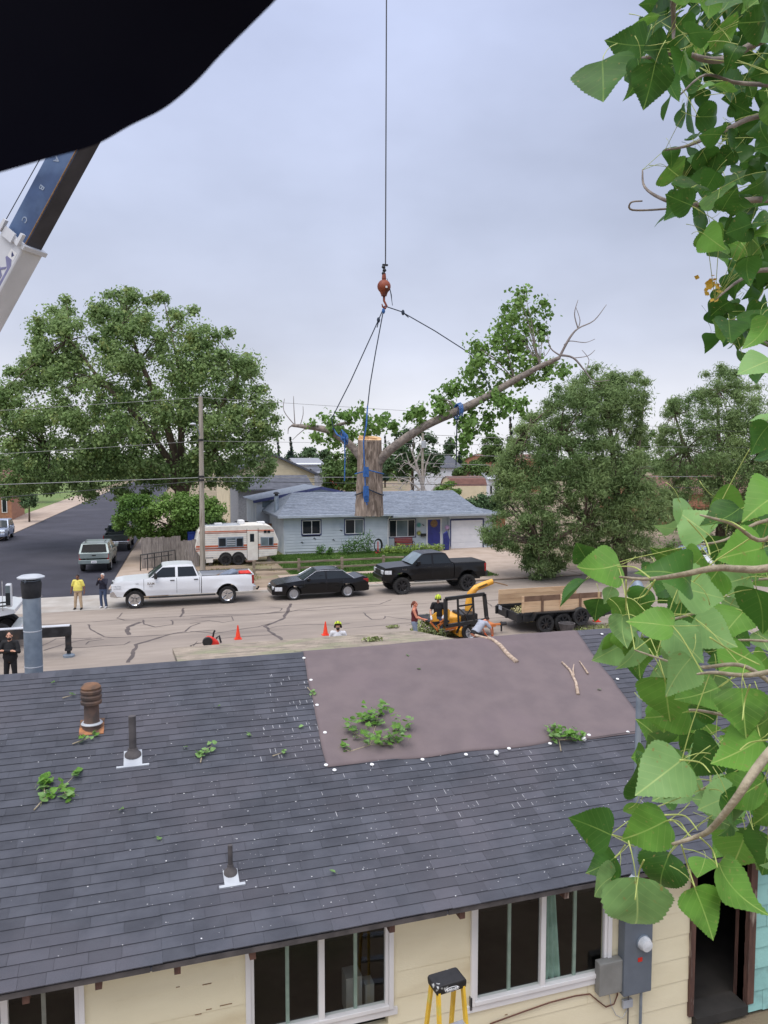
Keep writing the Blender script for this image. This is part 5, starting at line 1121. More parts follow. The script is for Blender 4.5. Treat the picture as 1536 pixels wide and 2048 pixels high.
p = p+bs*.003; MB().add([p-bd_*.08-bn*.02, p+bd_*.02-bn*.08, p+bd_*.08+bn*.06, p-bd_*.0+bn*.03], [(0,1,2,3)]).build('sticker_mark', 'trim_blue', bw_, wld=True, fix=False)
# hoist rope alongside the boom and its tip
q0 = bB+bd_*(tC-6)+bn*1.1; q1 = bT+bn*.4; MB().tube([q0, q1], .014, 5).build('hoist_line', 'wire_dark', crane, wld=True)
MB().lathe([(.3,-.12),(.22,0),(.3,.12)], 16, tuple(bT), 'y').build('sheave', 'steel_dark', crane, wld=True)
# carrier: turntable, deck, cab with hood, front wheel, mirror, outrigger
V0 = 32.0; fx = atv(31, 1245, 30.8).x
dk = MB().box(fx-14, V0-1.2, .95, fx-3.4, V0+1.2, 1.35).build('carrier_deck', 'boom_white', crane, wld=True, bevel=.04)
MB().lathe([(1.1,1.35),(1.1,1.75)], 20, (bB.x, bB.y, 0)).build('turntable', 'steel_dark', crane, wld=True)
MB().box(bB.x-1.6, bB.y-1.1, 1.75, bB.x+.4, bB.y+1.1, 3.0).build('turret', 'boom_white', crane, wld=True, bevel=.08)
cabx = MB().prism([(fx-3.4,.9),(fx-1.6,.9),(fx-1.6,1.75),(fx-2.0,2.9),(fx-3.4,2.95)], V0-1.15, V0+1.15, 'y').build('cab', 'car_white', crane, wld=True, bevel=.08)
MB().add([(fx-1.57,V0-1.0,1.8),(fx-1.57,V0+1.0,1.8),(fx-1.95,V0+1.0,2.8),(fx-1.95,V0-1.0,2.8)], [(0,1,2,3)]).build('windshield', 'glass_dark', cabx, wld=True)
MB().box(fx-3.1,V0-1.165,1.8,fx-2.1,V0-1.152,2.7).build('side_window', 'glass_dark', cabx, wld=True)
hood = sobj(slab([(fx-1.62,.95),(fx-1.62,1.72),(fx-.35,1.60),(fx-.02,1.50),(fx+.0,1.38)]+[(fx-.12-.52+.52*math.cos(R(a)), .75+.56*math.sin(R(a))) for a in (75,100,125,150,170)]+[(fx-1.3,.75)], lambda x, z: -1.22+V0-rootloc(crane).y, lambda x, z: 1.22+V0-rootloc(crane).y), 'hood', 'car_white', crane, 40, .04)
hood.location = (-rootloc(crane).x, 0, 0)
hb, ty, ri = wheel_meshes(.5, .30, 'steel')
for x in (fx-.62, fx-8.5, fx-9.7, fx-12.5):
    for s in (-1, 1):
        o = put(hb, 'wheel', crane, Vector((x, V0+s*1.02, .5))-crane.location, (0, 0, 0 if s < 0 else pi)); put(ty, 'tyre', o); put(ri, 'rim', o)
MB().box(fx-.25, V0-1.2, .5, fx+.12, V0+1.2, .78).build('front_bumper', 'car_white', crane, wld=True, bevel=.05)
mz = atv(18, 1190, V0-1.5); mr = MB().box(mz.x-.10, V0-1.62, mz.z-.44, mz.x+.10, V0-1.36, mz.z+.42).build('mirror', 'car_white', crane, wld=True, bevel=.05)
MB().box(mz.x-.09, V0-1.66, mz.z-.36, mz.x+.06, V0-1.622, mz.z+.36).build('mirror_glass', 'glass_light', mr, wld=True); MB().box(mz.x-.09, V0-1.665, mz.z-.36, mz.x+.06, V0-1.655, mz.z+.10).build('mirror_glass', 'glass_dark', mr, wld=True)
for z in (-.38, -.25): MB().tube([(mz.x,V0-1.5,mz.z+z),(mz.x-.9,V0-1.15,mz.z+z-.12)], .03, 6).build('mirror_arm', 'black_plastic', mr, wld=True)
MB().tube([(mz.x-.25,V0-1.3,1.5),(mz.x-.25,V0-1.3,mz.z+.5)], .015, 6).build('antenna', 'chrome', crane, wld=True)
OV = 29.2; o1 = atv(143, 1251, OV); o0 = atv(0, 1258, OV); oz = o1.z
org = MB().box(o0.x-4, OV-.14, oz-.36, o1.x-.01, OV+.14, oz).build('outrigger_beam', 'steel_dark', crane, wld=True, bevel=.015)
MB().box(o0.x-4, OV-.13, oz+.002, o1.x-.06, OV+.13, oz+.03).build('beam_top', 'boom_white', org, wld=True)
jx = atv(137.5, 1300, OV).x
MB().box(jx-.10, OV-.12, oz-.80, jx+.09, OV+.12, oz-.02).build('jack_leg', 'steel_dark', org, wld=True, bevel=.015); MB().box(jx-.12, OV-.14, oz-.88, jx+.11, OV+.14, oz-.80).build('jack_collar', 'steel_dark', org, wld=True)
MB().tube([(jx,OV,oz-.85),(jx,OV,.08)], .07, 10).build('jack_rod', 'steel_dark', org, wld=True); MB().lathe([(.2,.0),(.2,.07),(.08,.12)], 14, (jx, OV, .0)).build('jack_foot', 'galv', org, wld=True)
# ================================================================== hanging load
pm('ball_rust', S(150,74,44), S(112,52,34), scale=6, rough=.6, bump=.2, bscale=30, c3=S(84,48,38), scale3=4, mix3=(.5,.68))
pm('rope_blue', S(52,104,168), S(38,80,136), scale=20, rough=.75); pm('rope_dark', S(42,54,72), S(34,44,58), scale=20, rough=.75)
pm('bark', S(150,134,120), S(104,91,80), scale=9, rough=.95, bump=1.0, bscale=22, stretch=(1,1,.28), c3=S(172,156,142), scale3=14, mix3=(.5,.66))
pm('bark_limb', S(144,134,126), S(104,95,88), scale=14, rough=.95, bump=.8, bscale=30, c3=S(150,138,126), scale3=8, mix3=(.5,.7))
pm('twig_grey', S(150,142,138), S(120,112,108), scale=8, rough=.9)
pm('cut_wood', S(226,188,140), S(206,164,116), scale=9, rough=.8, c3=S(236,204,160), scale3=3, mix3=(.5,.65))
leafmat('cotton_leaf', S(128,160,86), S(102,138,68), .42, .4, .30)
LD = 20.0
def L(px, py, dz=0.0): return atd(px, py, LD+dz)
hook = L(769, 612)
cbl = MB().tube([bT+Vector((0,0,-.25)), L(771, 531)], .016, 6).build('crane_cable', 'wire_dark'); tag(cbl, 'dark steel hoist cable hanging straight down from the crane', 'cable')
bc = L(768, 573); hb_t = thing('headache_ball', tuple(bc-Vector((0,0,.2))), 'rusty orange headache ball with hook on the crane cable', 'crane hook')
MB().ball(tuple(bc), .172, 20, 14).build('ball', 'ball_rust', hb_t, wld=True, smooth=True)
MB().lathe([(.05,.14),(.06,.2),(.045,.33)], 10, tuple(bc)).build('shank', 'ball_rust', hb_t, wld=True)
MB().lathe([(.07,-.24),(.08,-.20),(.11,-.13)], 12, tuple(bc)).build('swivel', 'ball_rust', hb_t, wld=True)
for k_, z in enumerate((.32, .40, .48)): MB().lathe([(.03,-.03),(.055,0),(.03,.05)], 8, (bc.x+(.012 if k_ % 2 else -.012), bc.y, bc.z+z)).build('rope_socket', 'steel_dark', hb_t, wld=True)
MB().box(bc.x-.04, bc.y-.03, bc.z+.52, bc.x+.10, bc.y+.03, bc.z+.56).build('wedge_clip', 'steel_dark', hb_t, wld=True)
MB().tube([bc+Vector((0,0,-.22)), bc+Vector((0,0,-.36)), hook+Vector((.06,0,0)), hook+Vector((.02,0,-.06)), hook+Vector((-.05,0,-.02)), hook+Vector((-.07,0,.05))], [.035,.03,.028,.03,.025,.012], 8).build('hook', 'ball_rust', hb_t, wld=True, smooth=True)
p = atd(771, 573, LD-.175); MB().box(p.x+.0, p.y-.004, p.z-.03, p.x+.05, p.y+.004, p.z+.02).build('sticker', 'white_paint', hb_t, wld=True)
MB().tube([L(774,557), L(781,585), L(785,611), L(783,590), L(777,566)], .008, 5).build('tag_strap', 'rope_dark', hb_t, wld=True)
ld = thing('tree_section', tuple(L(738, 1031)), 'hanging cottonwood trunk section with two limbs held by blue ropes', 'tree section')
zb_, zt_ = L(738, 1031).z, L(738, 878).z; lc = L(738.5, 950)
V_ = []; F_ = []; NS, NZ = 150, 60
for j in range(NZ+1):
    t = j/NZ; z = lerp(zb_, zt_, t); rad = lerp(.335, .30, t)+.02*math.exp(-t*8)
    for i in range(NS):
        a = 2*pi*i/NS; nz_ = mathutils.noise.noise((math.cos(a)*1.6, math.sin(a)*1.6, z*.7))*.035-abs(mathutils.noise.noise((math.cos(a)*5.5, math.sin(a)*5.5, z*1.3)))*.06+mathutils.noise.noise((math.cos(a)*16, math.sin(a)*16, z*5))*.014+.02
        rr = rad+nz_; fwd = (F0[0]*math.cos(a+0)+F0[1]*math.sin(a))
        zz = z+(0.09*fwd if j == NZ else 0)+(mathutils.noise.noise((a*2, 3, 0))*.04 if j == 0 else 0)
        V_.append((lc.x+rr*math.cos(a)+.03*(t-.5), lc.y+rr*math.sin(a), zz))
for j in range(NZ):
    for i in range(NS): i2 = (i+1) % NS; F_.append((j*NS+i, j*NS+i2, (j+1)*NS+i2, (j+1)*NS+i))
F_.append(tuple(range(NS))[::-1])
b = MB(); b.v = V_; b.f = F_; trunk = b.build('trunk', 'bark', ld, wld=True, smooth=50)
b = MB(); b.v = [V_[NZ*NS+i] for i in range(NS)]; b.f = [tuple(range(NS))]; b.build('cut_face', 'cut_wood', trunk, wld=True)
# sloping felling cut left standing on the top
tp = Vector((lc.x, lc.y, zt_)); cw_ = MB()
a0 = [tp+Vector((RT[0]*s, RT[1]*s, 0))+Vector((F0[0]*f, F0[1]*f, 0)) for s, f in ((-.27,-.02),(.26,-.02),(.22,.22),(-.20,.24))]
tops = [p+Vector((0,0,h)) for p, h in zip(a0, (.10, -.02, .0, .10))]; cw_.add(a0+tops, [(0,1,5,4),(1,2,6,5),(2,3,7,6),(3,0,4,7),(4,5,6,7)]).build('cut_wedge', 'cut_wood', trunk, wld=True)
px2m = LD/F_PX
def limb(name, pts, rad, parent, dd=None, n=12, mat='bark_limb'):
    k_ = len(pts); P = [L(x, y, (dd(i/(k_-1)) if dd else 0)) for i, (x, y) in enumerate(pts)]; Q = []; Rr = []
    for i in range(k_-1):
        for m in range(4):
            t = m/4; p0, p1, p2, p3 = P[max(i-1,0)], P[i], P[i+1], P[min(i+2,k_-1)]
            Q.append(.5*((2*p1)+(p2-p0)*t+(2*p0-5*p1+4*p2-p3)*t*t+(3*p1-p0-3*p2+p3)*t**3)); Rr.append(lerp(rad[i], rad[i+1], t)*px2m*(1+.06*random.uniform(-1,1)))
    Q.append(P[-1]); Rr.append(rad[-1]*px2m); MB().tube(Q, Rr, n).build(name, mat, parent, wld=True, smooth=True); return Q
rdd = lambda t: -1.3*t
limb('limb', [(745,945),(765,915),(795,888),(850,852),(915,822),(970,795),(1030,760),(1080,733),(1120,715)], [8,9,8.5,8,7.6,7,6,4.8,3.4], ld, rdd)
limb('limb', [(732,935),(714,905),(687,878),(653,860),(609,853),(584,851)], [7.5,8.5,8,7,5,2.6], ld, lambda t: .8*t)
limb('twig', [(653,862),(682,848),(705,846)], [4.5,3.5,1.5], ld, lambda t: .5, 7)
rc = lambda t: -1.3
for pts, r0 in (([(1118,716),(1138,678),(1156,657),(1188,641),(1213,609)],4.5),([(1156,657),(1149,628),(1156,600)],2),([(1156,657),(1160,640),(1152,615)],1.6),([(1122,712),(1101,696),(1095,669)],3),([(1120,710),(1147,716),(1170,742),(1188,762),(1220,760)],4),([(1147,716),(1175,712),(1190,700)],1.6),([(1128,690),(1140,682),(1170,685),(1190,678)],1.8),([(1170,742),(1178,720),(1164,700)],1.3),([(1101,696),(1090,712),(1088,700)],1.3)):
    limb('twig', pts, [lerp(r0*.62, .5, i/(len(pts)-1)) for i in range(len(pts))], ld, rc, 6, 'twig_grey')
for pts, r0 in (([(590,851),(588,820),(587,792)],2),([(590,851),(568,822),(569,797)],2),([(600,852),(606,830),(606,812)],1.6),([(584,851),(577,857),(576,868)],3),([(612,856),(595,870),(585,880)],1.6)):
    limb('twig', pts, [lerp(r0*.6, .5, i/(len(pts)-1)) for i in range(len(pts))], ld, lambda t: .8, 6, 'twig_grey')
z3 = lambda x, y: (550+x/2.194, 500+y/2.194)
def poly_clumps(poly, n, rng_r, depth, dd0=0.0, seed=1, Y=LD):
    rs = random.Random(seed); xs = [p[0] for p in poly]; ys = [p[1] for p in poly]; C = []
    def ins(x, y):
        c = False; j = len(poly)-1
        for i in range(len(poly)):
            if (poly[i][1] > y) != (poly[j][1] > y) and x < (poly[j][0]-poly[i][0])*(y-poly[i][1])/(poly[j][1]-poly[i][1])+poly[i][0]: c = not c
            j = i
        return c
    while len(C) < n:
        x, y = rs.uniform(min(xs), max(xs)), rs.uniform(min(ys), max(ys))
        if ins(x, y): C.append(atd(x, y, Y+dd0+rs.uniform(-depth, depth)))
    return C
Lc = []; lr = []
zq = lambda x, y: (560+x/2.259, 560+y/2.259)
for poly, n_, rr_, dp, d0 in (([zq(*p) for p in ((800,440),(800,380),(880,360),(885,265),(940,262),(960,220),(1010,115),(1070,35),(1110,35),(1140,90),(1200,105),(1235,190),(1205,240),(1165,280),(1190,350),(1240,375),(1310,385),(1300,410),(1250,440),(1190,480),(1060,470),(990,500),(930,540),(880,560),(800,600),(720,600),(695,560),(715,490),(770,470))], 120, .2, .6, -.1),
    ([zq(*p) for p in ((795,640),(850,590),(940,605),(975,640),(920,690),(878,720),(880,785),(835,795),(812,720))], 22, .15, .4, -.8), ([zq(*p) for p in ((960,520),(1040,505),(1130,555),(1180,500),(1090,620),(1020,640),(970,585))], 16, .15, .4, -1.2),
    ([zq(*p) for p in ((565,640),(592,582),(640,578),(685,620),(650,650),(600,672))], 10, .13, .3, -.3), ([zq(*p) for p in ((105,690),(180,622),(210,612),(240,640),(290,582),(370,565),(400,600),(480,622),(530,660),(480,708),(420,698),(350,690),(310,760),(200,740))], 46, .17, .6, .9)):
    cs_ = poly_clumps(poly, n_, rr_, dp, d0, 5); Lc += [tuple(c) for c in cs_]; lr += [(rr_*random.uniform(.8,1.4),)*3 for c in cs_]
leafobj('foliage', Lc, lr, 10500, .052, 'cotton_leaf', ld, aspect=.85, flat=.5, soft=1.2)
# stems carrying the foliage
b = MB()
for k_ in range(30):
    c = Vector(Lc[k_*3 % len(Lc)]); base = min((L(x, y, -.6) for x, y in ((850,852),(915,822),(970,795),(1030,760),(1080,735),(680,870))), key=lambda p: (p-c).length); m = base.lerp(c, .55)+Vector((0,0,.1)); b.tube([base, m, c], [.016,.011,.004], 5)
b.build('leafy_stems', 'bark_limb', ld, wld=True)
# slings
def rope(pts, mat, label, r=.014):
    t = thing('rope_sling', tuple(pts[-1]), label, 'rope', 'blue slings on the hanging trunk'); MB().tube(pts, r, 6).build('rope', mat, t, wld=True, smooth=True); return t
def knot(p, parent, mat, r=.045): MB().ball(tuple(p), (r, r, r*1.6), 8, 6).build('knot', mat, parent, wld=True)
r1 = rope([hook, L(757,640), L(700,765), L(663,838), L(668,862,-.2)], 'rope_dark', 'left rope sling running down to the short left limb'); knot(L(757,640), r1, 'rope_dark'); MB().tube([L(757,642), L(754,655)], .014, 5).build('rope_tail', 'rope_dark', r1, wld=True)
MB().tube([L(663,852,.5), L(675,870,-.3), L(688,876,-.35), L(694,884,.2)], .02, 6).build('limb_wrap', 'rope_blue', r1, wld=True); MB().tube([L(689,878,-.4), L(690,915,-.4), L(689,962,-.4)], .016, 6).build('rope_tail', 'rope_blue', r1, wld=True)
for k_ in range(4): MB().tube([L(684+k_*3,870+k_*3,-.02)+Vector((0,.13*math.cos(a),.13*math.sin(a))) for a in np.linspace(0, 2*pi, 10)], .016, 5).build('limb_wrap', 'rope_blue', r1, wld=True)
r2 = rope([hook, L(767,620), L(752,700), L(740,770), L(735,815), L(727,880,-.36), L(728,930,-.40)], 'rope_dark', 'middle rope sling running straight down onto the trunk'); knot(L(767,622), r2, 'rope_blue')
MB().tube([L(735,812), L(733,850,-.3), L(727,884,-.37), L(729,935,-.42), L(731,985,-.42), L(734,1010,-.42)], .018, 6).build('rope_tail', 'rope_blue', r2, wld=True)
for cy, dr_ in ((940, .10), (978, .16)):
    ring = []
    for i in range(25):
        a = 2*pi*i/24; s_, f_ = .37*math.cos(a), .37*math.sin(a); z = L(738,cy).z-dr_*abs(math.cos(a))*1.0; ring.append(Vector((lc.x+RT[0]*s_+F0[0]*f_, lc.y+RT[1]*s_+F0[1]*f_, z)))
    MB().tube(ring, .017, 6).build('trunk_wrap', 'rope_dark' if cy > 950 else 'rope_blue', r2, wld=True)
    for k_ in range(5): MB().tube([L(728+k_*2,cy-6,-.42), L(727+k_*2.5,cy+14,-.45), L(730+k_*1.5,cy+(26 if cy > 950 else 8),-.43)], .016, 5).build('knot_loop', 'rope_blue', r2, wld=True)
r3 = rope([hook, L(802,623), L(870,662), L(945,710), L(985,785,-.9)], 'rope_dark', 'right rope sling running to the long leafy limb'); knot(L(806,625), r3, 'rope_dark'); MB().tube([L(806,625), L(817,635)], .014, 5).build('rope_tail', 'rope_dark', r3, wld=True)
for k_ in range(3): MB().tube([L(914+k_*3,823-k_*1,-.8)+Vector((0,.19*math.cos(a),.19*math.sin(a))) for a in np.linspace(0, 2*pi, 12)], .016, 5).build('limb_wrap', 'rope_blue', r3, wld=True)
MB().tube([L(917,815,-1.0), L(914,835,-1.0), L(913,900,-1.0), L(912,930,-1.0)], .016, 6).build('rope_tail', 'rope_dark', r3, wld=True)
# ================================================================== chipper, dump trailer, cones
pm('chip_yellow', S(238,176,62), S(222,158,50), scale=3, rough=.4, c3=S(200,140,50), scale3=1.5, mix3=(.58,.72)); pm('chip_orange', S(206,120,58), S(180,100,48), scale=3, rough=.5)
KV = 27.3; ck = lambda px, py, v=KV: atv(px, py, v); kz = lambda x, y, v=KV: ck(800+x/6.98, 1160+y/6.98, v)
ch = thing('wood_chipper', (ck(935,1278).x, 28.0, 0), 'yellow wood chipper with curved discharge chute in the street', 'wood chipper')
def polyslab(pts, d, name, mat, parent, bev=.01): 
    n = len(pts); b = MB(); b.add([tuple(p) for p in pts]+[(p[0], p[1]+d, p[2]) for p in pts], [tuple(range(n)), tuple(range(2*n-1, n-1, -1))]+[(i, (i+1) % n, n+(i+1) % n, n+i) for i in range(n)]); return b.build(name, mat, parent, wld=True, bevel=bev)
polyslab([kz(425,515,27.5), kz(500,455,27.5), kz(590,392,27.5), kz(640,385,27.5), kz(700,420,27.5), kz(690,560,27.5), kz(560,575,27.5), kz(430,590,27.5)], .05, 'infeed_wing', 'chip_yellow', ch)
polyslab([kz(425,515,28.9), kz(500,455,28.9), kz(590,392,28.9), kz(640,385,28.9), kz(700,420,28.9), kz(690,560,28.9), kz(560,575,28.9), kz(430,590,28.9)], .05, 'infeed_wing', 'chip_yellow', ch)
a, c = kz(425,585,27.5), kz(690,570,27.5); MB().box(a.x, 27.5, a.z-.06, c.x, 28.95, a.z).build('infeed_table', 'steel_dark', ch, wld=True)
for x0_, y0_, x1_, y1_ in ((425,590,540,720),(560,590,620,560),(540,620,530,720),(620,560,540,640)): MB().beam(kz(x0_,y0_,27.45), kz(x1_,y1_,27.45), .07, .07).build('infeed_brace', 'chip_orange', ch, wld=True)
a, c = kz(680,520,27.7), kz(1000,700,27.7); MB().box(a.x, 27.7, c.z, c.x, 28.8, a.z).build('drum_housing', 'chip_yellow', ch, wld=True, bevel=.06)
a, c = kz(820,690,27.25), kz(950,785,27.25); MB().box(a.x, 27.2, c.z, c.x, 28.9, a.z).build('fuel_tank', 'chip_yellow', ch, wld=True, bevel=.05)
a, c = kz(860,480,27.6), kz(1080,690,27.6); MB().box(a.x, 27.55, c.z, c.x, 28.6, a.z).build('engine', 'black_plastic', ch, wld=True, bevel=.04)
pts = [kz(955,430,28.3), kz(958,330,28.3), kz(985,190,28.3), kz(1060,110,28.3), kz(1180,60,28.3), kz(1290,20,28.3)]
ct_ = MB().tube(pts, [.15,.145,.14,.135,.125,.115], 12).build('discharge_chute', 'chip_yellow', ch, wld=True, smooth=40)
MB().beam(kz(1285,20,28.3), kz(1480,70,28.3), .3, .04).build('chute_deflector', 'stain', ct_, wld=True)
mid = (pts[3]+pts[4])/2; dr_ = (pts[4]-pts[3]).normalized(); lettering('VERMEER', .11, 'black_plastic', ct_, mid+Vector((.05,-.142,.02))-rootloc(ch), (pi/2, -math.atan2(dr_.z, dr_.x), 0), bold=True)
fr_ = [kz(635,265,26.9), kz(1175,195,26.9), kz(1212,555,26.9), kz(640,645,26.9)]
gf = thing('guard_frame', tuple(fr_[3]), 'black square tube guard frame standing over the chipper engine', 'frame')
def bars(lst, w_, nm, h_=.06):
    for p_, q_ in lst: MB().beam(p_, q_, w_, h_, (0,1,0)).build(nm, 'black_plastic', gf, wld=True)
bars([(fr_[0],fr_[1]),(fr_[1],fr_[2]),(fr_[2],fr_[3]),(fr_[3],fr_[0])], .13, 'frame_bar', .12)
t0, t1, b0_, b1_ = fr_[0].lerp(fr_[1],.31), fr_[0].lerp(fr_[1],.70), fr_[3].lerp(fr_[2],.31), fr_[3].lerp(fr_[2],.69)
bars([(t0,b0_),(t1,b1_)], .07, 'mullion'); bars([(t0.lerp(b0_,.33), t1.lerp(b1_,.33))], .06, 'cross_bar', .05)
mm = t0.lerp(t1,.5).lerp(b0_.lerp(b1_,.5),.72); bars([(t0.lerp(b0_,.38),mm),(t1.lerp(b1_,.36),mm)], .035, 'brace', .05)
for s in (.36, .64): p_ = fr_[3].lerp(fr_[2], s); bars([(p_, Vector((p_.x, p_.y+.4, .3)))], .07, 'stand', .07)
MB().tube([kz(905,480,27.1), kz(960,640,27.05), kz(1010,720,27.05)], .05, 6).build('control_arm', 'black_plastic', ch, wld=True)
MB().tube([kz(1060,620,27.9), kz(1280,625,27.9), kz(1400,615,27.9)], .05, 6).build('tongue', 'chip_orange', ch, wld=True); MB().tube([kz(1400,615,27.9), kz(1480,605,27.9)], .08, 8).build('coupler', 'steel_dark', ch, wld=True); MB().tube([kz(1415,580,27.9), kz(1415,715,27.9)], .035, 6).build('tongue_jack', 'steel_dark', ch, wld=True); MB().tube([kz(1290,640,27.8), kz(1300,790,27.8)], .03, 6).build('safety_chain', 'chip_orange', ch, wld=True)
wx_ = ck(939,1276,27.2).x
for v in (27.15, 28.85):
    o = put(*(wheel_meshes(.34,.22,'plain')[0], 'wheel'), parent=ch, loc=Vector((wx_, v, .34))-ch.location, rot=(0,0,0 if v < 28 else pi)); put(wheel_meshes(.34,.22,'plain')[1], 'tyre', o); put(wheel_meshes(.34,.22,'plain')[2], 'rim', o)
MB().beam((wx_-1.2,28,.42),(wx_+1.3,28,.42), .9, .1).build('chassis', 'chip_orange', ch, wld=True)
# brush heap
leafmat('brush_leaf', S(160,168,112), S(120,134,84), .2, .6, .35, yel=S(196,190,160))
bp_ = atz(878, 1272); t = thing('brush_pile', (bp_.x, bp_.y, 0), 'heap of pale leafy brush at the chipper infeed', 'brush pile')
Cb = [(bp_.x+random.uniform(-1.1,1.0), bp_.y+random.uniform(-.9,.6), random.uniform(.1,.55)) for _ in range(16)]
leafobj('foliage', Cb, [(.38,.38,.3)]*16, 2600, .05, 'brush_leaf', t, aspect=.7)
b = MB()
for _ in range(26): a = Vector(random.choice(Cb)); b.tube([a, a+Vector((random.uniform(-.7,.7),random.uniform(-.5,.5),random.uniform(-.1,.4)))], [.02,.008], 5)
b.build('branches', 'twig_grey', t, wld=True)
for x, y, nm in ((745,1283,'small leafy scrap on the porch roof right of centre'), (786,1255,'small green scrap lying on the street near the chipper')):
    p_ = atz(x, y, 2.62 if y > 1270 else .02); t = thing('leaf_scrap', tuple(p_), nm, 'leaves'); leafobj('foliage', [tuple(p_+Vector((0,0,.05)))], [(.3,.2,.06)], 90, .05, 'brush_leaf', t); MB().tube([(-.2,0,.03),(.2,.05,.04)], .008, 5).build('twig', 'twig_grey', t)
# dump trailer
pm('ply', S(214,182,146), S(194,160,126), scale=2.5, rough=.85, rnd=.10, stretch=(.5,3,3)); pm('ply_dark', S(122,96,78), S(104,80,64), scale=3, rough=.9); pm('trailer_black', S(36,37,40), S(28,29,31), scale=2, rough=.5)
leafmat('chips', S(200,190,140), S(160,160,104), .1, .8, .3)
TV = 27.6; tu0 = atv(1040,1235,TV).x; tu1 = tu0+4.0; tz = atv(1060,1229,TV).z; tzb = .55
tr = thing('dump_trailer', (tu0+2.2, TV+1, 0), 'black dump trailer with plywood sides full of chips', 'trailer')
MB().box(tu0,TV,tzb,tu1,TV+.06,tz).build('side_wall', 'trailer_black', tr, wld=True, bevel=.01); MB().box(tu0,TV+2.0,tzb,tu1,TV+2.06,tz).build('side_wall', 'trailer_black', tr, wld=True, bevel=.01)
MB().box(tu0,TV-.035,tz-.02,tu1,TV+.1,tz+.08).build('top_rail', 'trailer_black', tr, wld=True, bevel=.01); MB().box(tu0,TV+1.96,tz-.02,tu1,TV+2.1,tz+.08).build('top_rail', 'trailer_black', tr, wld=True, bevel=.01)
for i in range(6): u = tu0+.1+i*.74; MB().box(u,TV-.05,tzb,u+.09,TV-.002,tz-.02).build('side_stake', 'trailer_black', tr, wld=True)
MB().box(tu0,TV+.06,tzb-.1,tu1,TV+2.0,tzb).build('floor', 'trailer_black', tr, wld=True)
tg = MB().box(tu0-.08,TV+.0,tzb-.1,tu0-.005,TV+2.06,tz+.05).build('tail_gate', 'trailer_black', tr, wld=True, bevel=.015)
for v in (TV+.05, TV+1.0, TV+1.95): MB().box(tu0-.14,v-.05,tzb-.1,tu0-.082,v+.05,tz+.03).build('gate_stake', 'trailer_black', tg, wld=True)
MB().box(tu0-.145, TV+1.35, tzb+.15, tu0-.142, TV+1.65, tzb+.33).build('licence_plate', 'lead_grey', tg, wld=True)
h1 = atv(1046,1193,TV).z
for i in range(3):
    z0 = tz+.085+i*(h1-tz-.09)/3; MB().box(tu0+.1,TV+.03,z0,tu1-.2,TV+.06,z0+(h1-tz-.09)/3-.008).build('near_board', 'ply_dark' if i == 2 else 'ply', tr, wld=True)
for i in range(5): u = tu0+.08+i*.88; MB().box(u,TV-.012,tz+.081,u+.10,TV+.028,h1).build('near_post', 'ply_dark' if i % 2 else 'ply', tr, wld=True)
h2 = atv(1013,1178,TV+2.0).z
for i in range(3): z0 = tz+.085+i*(h2-tz-.09)/3; MB().box(tu0+.02,TV+1.99,z0,tu1-.2,TV+2.03,z0+(h2-tz-.09)/3-.008).build('far_board', 'ply', tr, wld=True)
V, F = scatter_leaves([(tu0+.7+i*.45, TV+1.0, tz-.18+.10*math.sin(i)) for i in range(7)], [(.5,.9,.34)]*7, 5200, .035)
V = V[:]; o = bpy.data.objects.new('chip_load', npmesh('chip_load', V-np.array(tr.location), F, ['chips'])); COL.objects.link(o); o.parent = tr; o['kind'] = 'stuff'
for k_, px in enumerate((1089, 1124)):
    u = atv(px, 1259, TV-.1).x
    for v in (TV-.12, TV+2.2):
        o = put(wheel_meshes(.38,.24,'steel')[0], 'wheel', tr, Vector((u, v, .38))-tr.location, (0,0,0 if v < 28 else pi)); put(wheel_meshes(.38,.24,'steel')[1], 'tyre', o); put(wheel_meshes(.38,.24,'steel')[2], 'rim', o)
u0_, u1_ = atv(1089,1259,TV-.1).x-.55, atv(1124,1259,TV-.1).x+.55
MB().prism([(u0_-.1,.55),(u0_+.05,.86),(u1_-.05,.86),(u1_+.1,.55),(u1_+.06,.55),(u1_-.09,.82),(u0_+.09,.82),(u0_-.06,.55)], TV-.28, TV-.055, 'y').build('fender', 'trailer_black', tr, wld=True)
sp = atv(1162,1233,TV-.25); o = put(wheel_meshes(.38,.24,'steel')[0], 'spare_wheel', tr, Vector((sp.x, TV-.2, sp.z))-tr.location); put(wheel_meshes(.38,.24,'steel')[1], 'tyre', o); put(wheel_meshes(.38,.24,'steel')[2], 'rim', o)
MB().beam((tu1,TV+.3,.5),(tu1+1.6,TV+1.0,.5), .12, .14).build('tongue', 'trailer_black', tr, wld=True); MB().beam((tu1,TV+1.7,.5),(tu1+1.6,TV+1.0,.5), .12, .14).build('tongue', 'trailer_black', tr, wld=True); MB().tube([(tu1+1.3,TV+1,.9),(tu1+1.3,TV+1,0)], .05, 8).build('tongue_jack', 'steel_dark', tr, wld=True)
